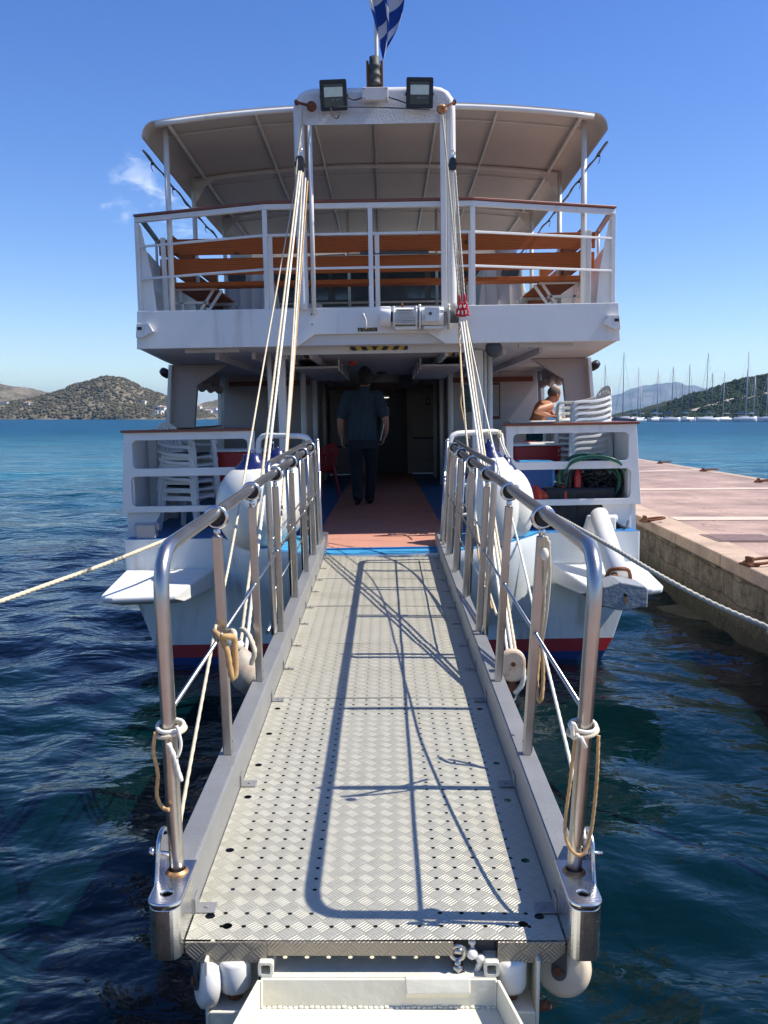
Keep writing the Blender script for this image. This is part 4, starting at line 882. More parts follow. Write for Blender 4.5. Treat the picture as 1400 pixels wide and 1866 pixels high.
# boarding platform bulging aft in the middle of the stern
top=[];bot=[]
for i in range(25):
    u=-1+2*i/24; x=1.62*u; k=(1-abs(u)**2.6); top.append((x,8.96-1.28*k)); bot.append((x*.97,8.90-.18*k))
b=MB(); n=25; z1=DZ+.003
vs=[(x,y,z1) for x,y in top]+[(x,y,z1-.13) for x,y in top]+[(x,y,.40) for x,y in bot]
fs=[(i,i+1,n+i+1,n+i) for i in range(n-1)]+[(n+i,n+i+1,2*n+i+1,2*n+i) for i in range(n-1)]
b.add(vs,fs,0,True)
b.add([(x,y,z1-.0005) for x,y in top],[tuple(range(n))],1)
b.build('boarding_platform',['hull','blue_deck'],ferry)
b=MB(); b.add([(x*1.0,y+.06,DZ+.006) for x,y in top],[tuple(range(n))]); b.build('platform_deck',mat('sunlit_blue_deck',(.05,.30,.52),.5,var=.15,scale=6,stain=(.2,.35,.42),stain_amt=.4),ferry,recalc=False)  # deck blue made brighter here: sunlight put into the colour
b=MB(); cw0,cw1=.66,.62
b.add([(-cw0,8.02,DZ+.012),(cw0,8.02,DZ+.012),(cw1,19,DZ+.012),(-cw1,19,DZ+.012)],[(0,1,2,3)]); b.build('carpet_runner','carpet',ferry,recalc=False)
b=MB(); b.box(-.52,.50,7.98,8.01,DZ+.008,DZ+.022); b.build('door_sill','blue_deck',ferry,bevel=.003)
# stern wings (horizontal horns either side)
for sg in(-1,1):
    z=.985; pl=[(sg*2.62,8.93),(sg*1.72,8.93),(sg*1.80,7.62),(sg*1.90,7.56),(sg*2.33,7.52),(sg*2.43,7.56),(sg*2.47,7.66)]
    t_=[Vector((x,y,z)) for x,y in pl]; m_=[Vector((x,y,z-.05)) for x,y in pl]; l_=[Vector((x*1.0+(0 if y>8.5 else -sg*.02),y+(.25 if y<8.5 else 0),z-(.20 if y>8.5 else .12))) for x,y in pl]
    b=MB(); b.loft([l_,m_,t_],sm=False); b.build('stern_wing','white',ferry,bevel=.02,bseg=3)
# stern bulwarks: frames with rounded openings, depth box sides, wooden cap
BZ0=1.552; BZ1=2.375; BYa=9.14
for sg in(-1,1):
    xo_t=2.635; xo_b=2.69; xi=1.30
    outer=[(sg*xi,BZ1),(sg*xo_t,BZ1),(sg*xo_b,BZ0),(sg*(xi+.02),BZ0)]
    if sg<0: outer=outer[::-1]
    def hole(z0,z1,xin):
        r=.055; f=lambda z: xo_b+(xo_t-xo_b)*(z-BZ0)/(BZ1-BZ0)-.085
        pts=rrect(min(sg*xin,sg*f((z0+z1)/2)),max(sg*xin,sg*f((z0+z1)/2)),z0,z1,r); return pts
    b=MB(); b.plate(outer,[hole(BZ1-.375,BZ1-.075,xi+.065),hole(BZ0+.055,BZ1-.448,xi+.065)],.06,Matrix.Translation((0,BYa+.03,0))@XZ,bevel=.004)
    b.build('stern_bulwark','white',ferry)
    b=MB(); 
    for z in (BZ1-.44,BZ1-.07): b.box(min(sg*(xi+.05),sg*2.5),max(sg*(xi+.05),sg*2.5),BYa+.061,BYa+.13,z+.003,z+.03)
    b.build('bulwark_stiffener','white',ferry,bevel=.004)
    MB().prism([(sg*(xi-.03),BYa-.03),(sg*(xo_t+.03),BYa-.03),(sg*(xo_t+.04),BYa+.16),(sg*(xi-.03),BYa+.16)],'z',BZ1+.001,BZ1+.028).build('cap_rail','cap',ferry,bevel=.008)
    # foot brackets down to the deck
    b=MB(); b.prism([(sg*2.30,BZ0-.003),(sg*2.60,BZ0-.003),(sg*2.60,DZ+.004),(sg*2.40,DZ+.06)],'y',BYa+.05,BYa+.09); b.build('bulwark_foot','white',ferry,bevel=.004)
    # side bulwark going forward
    b=MB(); Y2=[BYa+.062,10,11.5,13,15,18,22]
    b.loft([[Vector((sg*(hb(y)+.03-(.03 if y<10 else 0)),y,BZ1-.002)),Vector((sg*(hb(y)+.02),y,DZ-.02)),Vector((sg*(hb(y)-.07),y,DZ-.02)),Vector((sg*(hb(y)-.07),y,BZ1-.002))] for y in Y2],sm=False); b.build('side_bulwark','white',ferry)
    b=MB(); b.loft([[Vector((sg*(hb(y)+.05),y,BZ1+.001)),Vector((sg*(hb(y)+.05),y,BZ1+.026)),Vector((sg*(hb(y)-.12),y,BZ1+.026)),Vector((sg*(hb(y)-.12),y,BZ1+.001))] for y in Y2 if y<=15],sm=False); b.build('cap_rail','cap',ferry,bevel=.006)
    for y in (9.9,10.9): MB().box(min(sg*(hb(y)-.071),sg*(hb(y)-.17)),max(sg*(hb(y)-.071),sg*(hb(y)-.17)),y-.02,y+.02,DZ+.002,BZ1-.004).build('bulwark_rib','white',ferry,bevel=.004)
# deck mooring bits
for sg,x,y in((-1,-2.42,9.02),(1,2.30,9.02)):
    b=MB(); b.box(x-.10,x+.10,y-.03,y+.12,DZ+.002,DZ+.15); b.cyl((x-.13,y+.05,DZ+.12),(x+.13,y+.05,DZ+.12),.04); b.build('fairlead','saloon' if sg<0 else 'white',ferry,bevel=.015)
for x,y in((-.98,9.42),(1.05,9.42),(-1.6,10.1)):
    b=MB(); b.cyl((x,y,DZ+.002),(x,y,DZ+.26),.055,.05,20); b.lathe([(.05,0),(.075,.02),(.075,.05),(0,.055)],(x,y,DZ+.26),(0,0,1),20); b.build('mooring_bitt','grey_dark',ferry)
# white pipe rails either side of the boarding gap
for sg in(-1,1):
    xa,xb=1.235,.69
    P=round_path([(sg*xa,9.0,DZ),(sg*xa,9.0,2.33),(sg*xb,8.80,2.315),(sg*xb,8.80,DZ)],.10,6)
    b=MB(); b.tube(resample(P,.05),.028,14); b.build('pipe_rail','white',ferry)
    b=MB(); b.cyl((sg*xa,9.0,1.80),(sg*xb,8.80,1.80),.019); b.cyl((sg*xa,9.0,1.50),(sg*xb,8.80,1.50),.019); b.build('pipe_rail_bar','white',ferry)
# bow-type anchor pipe through the starboard stern wing
p0=B(1092,938,8.72); p1=B(1127,1052,7.86)
b=MB(); b.cyl(p0,p1,.088,.100,28); b.ball(p0,.088,20,sq=(1,1,.6)); b.build('anchor_pipe','white',ferry)
d=(p1-p0).normalized(); b=MB(); u,v,_=yaxis(d)
P=[p1+u*(.107*math.cos(t))*(1+.04*math.sin(5*t))+v*(.107*math.sin(t))+d*.012*math.sin(3*t) for t in [2*math.pi*i/32 for i in range(32)]]
b.tube(P,.018,8,closed=True); b.build('pipe_rim','rust',ferry)
MB().prism([(p0.x-.16,p0.z-.30),(p0.x-.08,p0.z-.02),(p0.x+.04,p0.z-.02),(p0.x+.09,p0.z-.38),(p0.x-.16,p0.z-.38)],'y',8.78,8.90).build('pipe_bracket','white',ferry,bevel=.01)
# ---------------- upper deck
def ub(Y): return 2.37+.33*min(1,max(0,(Y-8.95)/2.9))+.12*min(1,max(0,(Y-12)/8))
UZ0=3.215; UZ1=3.575; UY0=8.95
b=MB(); Y3=[UY0+.062,10,11,12,14,17,21,25]
b.loft([[Vector((-ub(y),y,UZ0+.004)),Vector((ub(y),y,UZ0+.004)),Vector((ub(y)+.0,y,UZ1-.20)),Vector((-ub(y),y,UZ1-.20))] for y in Y3],sm=False); b.build('upper_deck','ceiling',ferry)
b=MB()
for sg in(-1,1): 
    b=MB(); b.loft([[Vector((sg*ub(y),y,UZ0-.0)),Vector((sg*(ub(y)+.03),y,UZ0)),Vector((sg*(ub(y)+.03),y,UZ1)),Vector((sg*(ub(y)+.0),y,UZ1)),Vector((sg*(ub(y)+.0),y,UZ1-.02)),Vector((sg*(ub(y)+.002),y,UZ1-.03))] for y in Y3],sm=False); b.build('side_fascia','white',ferry)
# aft fascia with raised middle
xs=2.385
out=[(-xs+.0,UZ1),(-xs-.02,UZ0),(-.80,UZ0),(-.63,UZ0+.112),(.50,UZ0+.112),(.67,UZ0),(xs+.02,UZ0),(xs,UZ1)]
MB().plate(out[::-1],[],.06,Matrix.Translation((0,UY0+.03,0))@XZ,bevel=.005).build('aft_fascia','white',ferry)
MB().box(-1.0,.9,9.25,9.29,UZ0-.07,UZ0+.12).build('inner_beam','ceiling',ferry,bevel=.004)
for sg in(-1,1): 
    b=MB(); b.prism([(sg*(xs-.0),UZ1-.12),(sg*(xs-.11),UZ1-.12),(sg*(xs-.16),UZ1-.20),(sg*(xs-.05),UZ1-.26),(sg*(xs+.015),UZ1-.26)],'y',UY0-.055,UY0-.001); b.build('scupper_hood','white',ferry,bevel=.004)
    MB().box(min(sg*(xs-.005),sg*(xs-.05)),max(sg*(xs-.005),sg*(xs-.05)),UY0-.062,UY0-.056,UZ1-.185,UZ1-.155).build('scupper_slot','black',ferry)
# ceiling beams, pipes and lamps under the upper deck
for sg in(-1,1):
    b=MB(); 
    for k,x in enumerate((.72,1.0,1.35,1.75)): 
        MB().box(min(sg*x,sg*(x+.04)),max(sg*x,sg*(x+.04)),9.8,19,UZ0-.07,UZ0+.003).build('ceiling_beam','ceiling',ferry)
    MB().box(min(sg*1.45,sg*2.0),max(sg*1.45,sg*2.0),9.25,9.33,UZ0-.03,UZ0+.003).build('ceiling_batten','ceiling',ferry)
    MB().lathe([(.06,0),(.055,-.02),(.03,-.035),(0,-.038)],(sg*1.62,9.45,UZ0+.002),(0,0,1),16).build('ceiling_lamp','lensglass',ferry)
MB().lathe([(0,-.11),(.06,-.10),(.085,-.05),(.085,.02),(.05,.06),(0,.062)],(1.17,9.10,UZ0-.055),(.2,1,0),20).build('deck_floodlight','grey_dark',ferry)
def striped():
    m=bpy.data.materials.new('hazard_stripes'); m.use_nodes=True; t=m.node_tree; p=t.nodes['Principled BSDF']; p.inputs['Roughness'].default_value=.5
    tc=N(t,'ShaderNodeTexCoord'); s=N(t,'ShaderNodeSeparateXYZ'); L(t,tc.outputs['Object'],s.inputs[0])
    a=N(t,'ShaderNodeMath',operation='ADD'); a.inputs[1].default_value=.04; L(t,s.outputs['X'],a.inputs[0]); ab=N(t,'ShaderNodeMath',operation='ABSOLUTE'); L(t,a.outputs[0],ab.inputs[0])
    z=N(t,'ShaderNodeMath',operation='MULTIPLY_ADD'); L(t,s.outputs['Z'],z.inputs[0]); z.inputs[1].default_value=-.62; L(t,ab.outputs[0],z.inputs[2])
    d=N(t,'ShaderNodeMath',operation='MULTIPLY'); L(t,z.outputs[0],d.inputs[0]); d.inputs[1].default_value=1/.112
    f=N(t,'ShaderNodeMath',operation='FRACT'); L(t,d.outputs[0],f.inputs[0]); g=N(t,'ShaderNodeMath',operation='GREATER_THAN'); g.inputs[1].default_value=.5; L(t,f.outputs[0],g.inputs[0])
    x=N(t,'ShaderNodeMix',data_type='RGBA'); x.inputs['A'].default_value=(.012,.012,.015,1); x.inputs['B'].default_value=(.50,.37,.07,1); L(t,g.outputs[0],x.inputs['Factor']); L(t,x.outputs['Result'],p.inputs['Base Color']); return m
c=B(690,632,9.24); MB().box(c.x-.30,c.x+.30,9.238,9.249,c.z-.034,c.z+.034).build('hazard_board',striped(),ferry)
for sg in(-1,1): MB().box(sg*.78-.06,sg*.78+.06,9.9,9.905,UZ0-.068,UZ0+.0).build('hazard_board',striped(),ferry)
# small yellow and black warning label on the fascia
c=B(670,600.5,8.94); b=MB(); b.box(c.x-.096,c.x+.096,UY0-.006,UY0-.002,c.z-.018,c.z+.018); st=b.build('warning_sticker','black',ferry)
b=MB(); Yk=UY0-.0068
b.add([(c.x-.086,Yk,c.z-.012),(c.x-.066,Yk,c.z-.012),(c.x-.076,Yk,c.z+.010)],[(0,1,2)]); b.build('sticker_triangle','yellow',st)
def text(s,size,loc,mt,parent,name='lettering',bold=.0,rx=90):
    cu=bpy.data.curves.new('t','FONT'); cu.body=s; cu.size=size; cu.extrude=.0008; cu.align_x='CENTER'; cu.align_y='CENTER'; cu.offset=bold
    o=bpy.data.objects.new('t',cu); me=bpy.data.meshes.new_from_object(o); bpy.data.objects.remove(o); bpy.data.curves.remove(cu)
    b=MB(); b.add([v.co.copy() for v in me.vertices],[tuple(f.vertices) for f in me.polygons],0,False,Matrix.Translation(Vector(loc))@Matrix.Rotation(R(rx),4,'X'))
    bpy.data.meshes.remove(me); return b.build(name,mt,parent)
text('MIND FOR YOUR',.017,(c.x+.014,Yk,c.z+.007),'yellow',st); text('HEAD AT NO STEP',.0155,(c.x+.014,Yk,c.z-.008),'yellow',st)
for x,z in((-.66,3.52),(-.655,3.42)):
    MB().cyl((x,UY0-.006,z),(x,UY0+.0,z),.008,n=10).build('fascia_bolt','grey_dark',ferry)
b=MB(); q0=B(663,572,8.92); q1=B(667,598,8.92); b.tube(spline([q0+Vector((0,.02,0)),q0+Vector((0,-.03,-.01)),(q0+q1)/2+Vector((.012,-.035,0)),q1+Vector((0,-.03,.01)),q1+Vector((0,.02,0))],5),.009,8); b.build('grab_handle','white',ferry)
# side pillars of the main deck, with gusset to the overhead and side window openings
for sg in(-1,1):
    y=11.75; pf=Matrix.Translation((0,y,0))@XZ
    out=[(sg*2.74,UZ0),(sg*1.98,UZ0),(sg*2.40,UZ0-.27),(sg*2.46,BZ1+.02),(sg*2.80,BZ1+.02)]
    if sg>0: out=out
    MB().prism(out,'y',11.72,11.82).build('side_pillar','saloon',ferry,bevel=.008)
    MB().prism([(sg*2.74,UZ0-.003),(sg*2.70,UZ0-.003),(sg*2.765,BZ1+.022),(sg*2.81,BZ1+.022)],'y',11.62,11.718).build('pillar_flange','white',ferry)
    MB().loft([[Vector((sg*(ub(yy)-.02),yy,UZ0-.003)),Vector((sg*(ub(yy)-.08),yy,UZ0-.003)),Vector((sg*(ub(yy)-.06),yy,UZ0-.20)),Vector((sg*(ub(yy)-.0),yy,UZ0-.20))] for yy in(11.825,13,14.9)],sm=False).build('window_header','saloon',ferry)
    # rolled side curtain under the header
    b=MB(); P=[Vector((sg*(ub(yy)-.10),yy,UZ0-.23+.02*math.sin(yy*9))) for yy in [11.9+.1*i for i in range(30)]]; b.tube(P,[.05+.018*math.sin(i*1.7) for i in range(30)],10); b.build('rolled_curtain',M['canvas'],ferry)
    MB().lathe([(.0,0),(.05,.01),(.06,.08),(.045,.13),(.0,.14)],(sg*2.76,11.7,UZ0-.14),(sg*.3,-.4,.3),14).build('pillar_lamp','black',ferry)
# saloon bulkhead
WYs=15.0
for sg in(-1,1):
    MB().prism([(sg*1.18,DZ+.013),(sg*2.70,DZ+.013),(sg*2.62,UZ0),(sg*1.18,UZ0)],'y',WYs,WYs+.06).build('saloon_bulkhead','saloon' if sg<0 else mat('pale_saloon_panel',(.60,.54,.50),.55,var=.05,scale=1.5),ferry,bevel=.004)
    MB().box(min(sg*1.18,sg*2.55),max(sg*1.18,sg*2.55),WYs-.03,WYs-.002,3.04,3.12).build('bulkhead_trim','cap',ferry,bevel=.006)
    MB().box(min(sg*1.12,sg*1.178),max(sg*1.12,sg*1.178),WYs-.02,18.6,DZ+.013,UZ0).build('passage_wall','saloon',ferry)
    MB().loft([[Vector((sg*(hb(yy)+.0),yy,DZ)),Vector((sg*(hb(yy)-.05),yy,DZ)),Vector((sg*(ub(yy)-.05),yy,UZ0)),Vector((sg*(ub(yy)),yy,UZ0))] for yy in (15.065,18,22,25)],sm=False).build('side_wall','white',ferry)
for k,x in enumerate((1.5,1.75,2.0)):
    MB().box(x-.008,x+.008,WYs-.012,WYs-.001,3.125,UZ0).build('wall_batten','saloon',ferry)
b=MB(); b.box(-1.18,1.18,18.6,18.66,DZ+.013,UZ0); b.build('passage_bulkhead','saloon',ferry)
MB().box(-1.118,1.118,18.56,18.598,3.06,3.13).build('bulkhead_trim','cap',ferry)
# black panel as doorway, wood frame, white lockers, glowing boxes for far daylight
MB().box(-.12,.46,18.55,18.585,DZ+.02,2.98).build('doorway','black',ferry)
for x0,x1 in((-.17,-.122),(.462,.52)): MB().box(x0,x1,18.53,18.59,DZ+.02,3.03).build('door_frame','brownwood',ferry,bevel=.004)
MB().box(-.17,.52,18.53,18.59,3.0,3.05).build('door_frame','brownwood',ferry)
b=MB(); b.box(-.02,.14,18.50,18.53,2.875,2.895); b.box(.07,.12,18.50,18.53,2.55,2.70)
lm=bpy.data.materials.new('daylight_glow'); lm.use_nodes=True; lm.node_tree.nodes['Principled BSDF'].inputs['Emission Color'].default_value=(1,.92,.85,1); lm.node_tree.nodes['Principled BSDF'].inputs['Emission Strength'].default_value=.8
MB().box(-.02,.15,18.50,18.53,2.875,2.895).build('daylight_strip',lm,ferry); MB().box(.08,.13,18.50,18.53,2.56,2.68).build('daylight_patch',lm,ferry)  # emission stands in for daylight beyond the door
for x0,x1,z0,z1 in((.62,1.08,1.60,2.98),(-1.08,-.48,1.45,2.98)):
    lk=MB().box(x0,x1,18.42,18.55,z0,z1).build('locker','saloon',ferry,bevel=.01)
    MB().box(x0+.02,x1-.02,18.41,18.419,z0+.42,z0+.46).build('locker_band','grey_dark',lk)
MB().box(.93,.99,18.405,18.415,2.72,2.86).build('pictogram_sign','black',ferry); MB().box(.945,.975,18.40,18.404,2.75,2.83).build('pictogram_figure','wallwhite',ferry); 
b=MB(); b.box(.33,.58,16.0,16.3,3.0,3.212); b.build('speaker_cabinet','black',ferry,bevel=.01)
MB().lathe([(.05,0),(.05,-.05),(.0,-.06)],(-.35,11.6,UZ0),(0,0,1),14).build('warning_lamp','redspool',ferry)
MB().lathe([(.09,0),(.08,-.03),(.0,-.04)],(.02,14.5,UZ0),(0,0,1),16).build('ceiling_fan_hub','grey_dark',ferry)
for x0,x1,z0,z1,mt in((1.36,1.56,2.55,3.0,'poster'),):
    MB().box(x0,x1,WYs-.012,WYs-.003,z0,z1).build('notice_board',mt,ferry)
b=MB(); fr=MB().box(1.72,2.0,WYs-.02,WYs-.003,2.42,3.03).build('chart_frame','cap',ferry); MB().box(1.745,1.975,WYs-.024,WYs-.0205,2.47,2.99).build('chart','chart',fr)
# white deck columns
for (x,y,r_) in ((-1.09,12.6,.040),(-1.09,14.7,.040),(-1.09,16.8,.040),(1.03,13.2,.040),(1.03,15.2,.040),(1.03,17.2,.040)):
    MB().cyl((x,y,DZ+.013),(x,y,UZ0),r_,n=16).build('deck_column','white',ferry)
for px,Y,w_ in((492,9.9,.026),(514,9.9,.045),(870,9.9,.060),(884,10.0,.022),(893,10.05,.030)):
    p=B(px,700,Y)
    if w_>.04: MB().box(p.x-w_,p.x+w_,Y-.05,Y+.05,DZ+.002,UZ0).build('deck_column','white',ferry,bevel=.012)
    else: MB().cyl((p.x,Y,DZ+.002),(p.x,Y,UZ0),w_,n=14).build('deck_column','white',ferry)
# folded stair / overhead luggage racks flanking the passage
for sg in(-1,1):
    rk=[]
    MB().box(min(sg*.52,sg*1.05),max(sg*.52,sg*1.05),11.0,14.8,UZ0-.115,UZ0-.09).build('overhead_rack','ceiling',ferry)
    for k in range(4): MB().box(min(sg*(.50),sg*.52),max(sg*.50,sg*.52),11.2+k*.9,11.24+k*.9,UZ0-.14,UZ0).build('rack_hanger','white',ferry)
# ---------------- arch (hoisting gantry), floodlights, junction box, mast lamp
AY=8.90; ax0,ax1=-.735,.735
P=round_path([(ax0,AY+.06,UZ1-.02),(ax0,AY+.06,5.61),(ax1,AY+.06,5.61),(ax1,AY+.06,UZ1-.02)],.17,10)
gz0=UZ1
MB().tube(resample(P,.06),.052,20).build('gantry_arch','white',ferry)
MB().plate(rrect(ax0+.04,ax1-.04,5.31,5.60,.05),[],.008,Matrix.Translation((0,AY+.01,0))@XZ).build('gantry_plate',mat('painted_tread_plate',(.62,.62,.60),.45,var=.08,scale=6,bump=.6,bscale=45),ferry)
for sg,x in((-1,ax0+.105),(1,ax1-.075)):
    if sg<0: MB().cyl((x,AY+.03,UZ1-.06),(x,AY+.03,5.40),.022,n=12).build('gantry_stay','white',ferry)
    else: MB().box(x-.028,x+.028,AY-.0,AY+.05,UZ1-.06,5.40).build('gantry_stay','white',ferry,bevel=.004)
def flood(px,py,rz,lb):
    c=B(px,py,8.80); 
    T=Matrix.Translation(c)@Matrix.Rotation(R(rz),4,'Y')@Matrix.Rotation(R(8),4,'X')
    w,h=.125,.133
    b=MB(); b.plate(rrect(-w,w,-h,h,.012,3),[rrect(-.095,.095,-.105,.105,.006,2)],.035,T@XZ,bevel=.003); b.box(-w+.004,w-.004,.0,.028,-h+.004,h-.004,M4=T); fl=b.build('floodlight','black',ferry,label=lb)
    MB().box(-.093,.093,-.006,-.003,-.103,.103,M4=T).build('light_glass',mat('black_glass',(.012,.014,.02),.12),fl)
    MB().box(-.088,.088,-.0095,-.0065,-.015,.07,M4=T).build('led_panel','lensglass',fl)
    cu=bpy.data.curves.new('t','FONT'); cu.body='LED 50W'; cu.size=.024; cu.align_x='CENTER'; cu.align_y='CENTER'; o=bpy.data.objects.new('t',cu); me=bpy.data.meshes.new_from_object(o); bpy.data.objects.remove(o)
    b=MB(); b.add([v.co.copy() for v in me.vertices],[tuple(f.vertices) for f in me.polygons],0,False,T@Matrix.Translation((.02,-.008,-.042))@Matrix.Rotation(R(90),4,'X')); b.build('lettering','grey_anchor',fl)
    b=MB(); b.tube([T@Vector(p) for p in ((-.128,.0,0),(-.135,.09,0),(.135,.09,0),(.128,.0,0))],.008,6); b.build('light_bracket','black',fl)
flood(608,173.5,-1.5,'left floodlight'); flood(765,169.5,1.5,'right floodlight')
c=B(684,173,8.84); MB().box(c.x-.125,c.x+.125,8.80,8.85,c.z-.060,c.z+.060).build('junction_box',mat('cream_box_plastic',(.66,.61,.54),.5),ferry,bevel=.006)
b=MB(); 
for dx in(-.105,.105):
    for dz in(-.045,.045): b.cyl((c.x+dx,8.796,c.z+dz),(c.x+dx,8.80,c.z+dz),.006,n=8)
b.build('box_screws','grey_dark',ferry)
b=MB(); b.tube(spline([c+Vector((-.12,-.03,-.03)),c+Vector((-.2,-.02,-.05)),c+Vector((-.25,-.02,-.03)),B(630,180,8.8)],6),.006,6); b.build('lamp_cable','rubber',ferry); b=MB(); b.tube(spline([c+Vector((.12,-.03,-.03)),c+Vector((.22,-.02,-.06)),c+Vector((.3,-.02,-.09)),B(745,192,8.8)],6),.006,6); b.build('lamp_cable','rubber',ferry); b=MB()
b.tube(spline([B(602,197,8.78),B(607,210,8.77),B(614,216,8.77),B(619,209,8.77)],6),.006,6); b.build('lamp_cable','rubber',ferry)
c=B(683,132,8.93)
b=MB(); b.lathe([(0,-.14),(.058,-.135),(.066,-.10),(.060,-.095),(.060,-.05),(.064,-.045),(.064,-.02),(.058,-.015),(.058,.03),(.064,.04),(.064,.06),(.05,.08),(.05,.14),(0,.15)],c,(0,0,1),24); b.build('stern_light_body',mat('weathered_black',(.045,.05,.045),.6,var=.5,scale=25,stain=(.16,.15,.12),stain_amt=.7,stain_scale=30),ferry)
b=MB(); 
for dx in(-.068,.068): b.box(c.x+dx-.012,c.x+dx+.012,8.90,8.98,c.z-.22,c.z+.10)
b.box(c.x-.08,c.x+.08,8.88,9.0,c.z-.235,c.z-.22); b.build('light_bracket','rust',ferry,bevel=.003)
MB().lathe([(.02,0),(.018,2.1),(0,2.11)],(c.x+.02,9.03,5.66),(0,0,1),12).build('flag_staff','white',ferry)
# sheaves high on the arch and the cable between them
for sg,px,py in((-1,568,194),(1,805,199)):
    c=B(px,py,8.80); e=B(540 if sg<0 else 828,186,8.86)
    b=MB(); b.lathe([(0,-.02),(.03,-.018),(.048,-.010),(.030,0),(.048,.010),(.03,.018),(0,.02)],c,(0,1,.25),20); sh=b.build('pulley_sheave','rust' if sg<0 else mat('orange_pulley',(.45,.20,.07),.5,var=.3,scale=20),ferry)
    b=MB(); b.beam(e,c+(e-c)*.2,.04,.02); b.beam(c+Vector((0,-.025,0)),c+(e-c)*.35+Vector((0,-.025,0)),.035,.008); b.cyl(e+Vector((0,-.02,0)),e+Vector((0,.04,0)),.02,n=10); b.build('pulley_strap','rust',sh,bevel=.002)
b=MB(); b.tube(spline([B(590,196,8.79),B(640,195,8.79),B(700,196,8.79),B(790,200,8.79)],6),.006,6); b.build('stay_wire','grey_dark',ferry)
# ---------------- electric hoist on the fascia
WYh=8.83
def W(px,py): return B(px,py,WYh)
hz_=B(740,576,WYh).z
wn=[]
a=W(693,576);c2=W(712,576)
def zc(px): return B(px,577,WYh)
ho=MB().cyl(zc(693),zc(712),.098,n=32).build('hoist_brake_housing','white',ferry,bevel=.006)
MB().cyl(zc(712),zc(716),.05,n=20,mi=0).build('hoist_shaft','grey_dark',ho)
mo=MB().cyl(zc(717),zc(762),.085,n=32).build('hoist_motor','white',ferry,bevel=.004)
for k in range(10):
    t=R(-55+k*12); 
    for q in (0,): pass
b=MB(); p=zc(723);q=zc(754); zt2=p.z
for k in range(9):
    z=zt2+.055-k*.0165; b.box(p.x,q.x,WYh-.112,WYh-.06,z-.003,z+.003)
b.build('cooling_fins','white',mo)
for pa,pb,rr_ in((716,720,.100),(757,760,.104),(763,767,.118)): MB().cyl(zc(pa),zc(pb),rr_,n=32).build('hoist_flange','white',ferry)
gb=MB().cyl(zc(768),zc(808),.088,.094,28).build('hoist_gearbox','white',ferry,bevel=.004)
p=zc(773);q=zc(800); MB().box(p.x,q.x,WYh-.125,WYh-.02,zt2-.065,zt2+.07).build('gearbox_cover','white',gb,bevel=.012)
MB().cyl((q.x-.09,WYh-.135,zt2+.01),(q.x-.09,WYh-.12,zt2+.01),.016,n=12).build('oil_plug','grey_dark',gb)
MB().cyl(zc(816),zc(819),.125,n=32).build('drum_flange','cream',ferry)
dr=MB().cyl(zc(820),zc(836),.062,n=24).build('hoist_drum','grey_dark',ferry)
for px,w_ in((740,.22),(790,.2)):
    p=zc(px); MB().box(p.x-w_/2,p.x+w_/2,WYh-.04,UY0-.001,zt2-.128,zt2-.098).build('hoist_foot','white',ferry,bevel=.004)
MB().cyl((zc(734).x,WYh,zt2+.09),(zc(733).x,WYh,zt2+.13),.010,n=8).build('lifting_eye','rust',mo)
# ---------------- upper railing with wooden top
RZ=4.61
def rail_pts(z,yo=0): return [Vector((-2.50,9.46+yo,z)),Vector((-1.10,8.98+yo,z)),Vector((.95,8.98+yo,z)),Vector((2.47,9.46+yo,z))]
P=rail_pts(RZ-.035)
for a,b2 in zip(P,P[1:]): pass
def ribbon(name,P,w,h,mt,bev=.003):
    b=MB(); rr=[]
    for i,p in enumerate(P):
        d=(P[min(i+1,len(P)-1)]-P[max(i-1,0)]).normalized(); n_=Vector((-d.y,d.x,0)); rr.append([p-n_*w/2-Vector((0,0,h/2)),p+n_*w/2-Vector((0,0,h/2)),p+n_*w/2+Vector((0,0,h/2)),p-n_*w/2+Vector((0,0,h/2))])
    b.loft(rr,sm=False); return b.build(name,mt,ferry,bevel=bev)
ribbon('top_rail',rail_pts(RZ-.045),.05,.05,'white'); ribbon('rail_cap',rail_pts(RZ-.004),.085,.026,'cap',.006)
ribbon('middle_rail',rail_pts(4.296),.022,.022,'white'); ribbon('middle_rail',rail_pts(3.968),.022,.022,'white')
def rpost(x,y,lb=None):
    b=MB(); b.box(x-.022,x+.022,y-.02,y+.02,UZ1-.02,RZ-.072); b.prism([(y+.021,RZ-.10),(y+.021,RZ-.24),(y+.06,RZ-.30),(y+.06,UZ1-.015),(y+.03,UZ1-.015)],'x',x-.010,x+.010); b.build('rail_post','white',ferry,bevel=.004)
for x in(-1.10,-.06,.95): rpost(x,8.98)
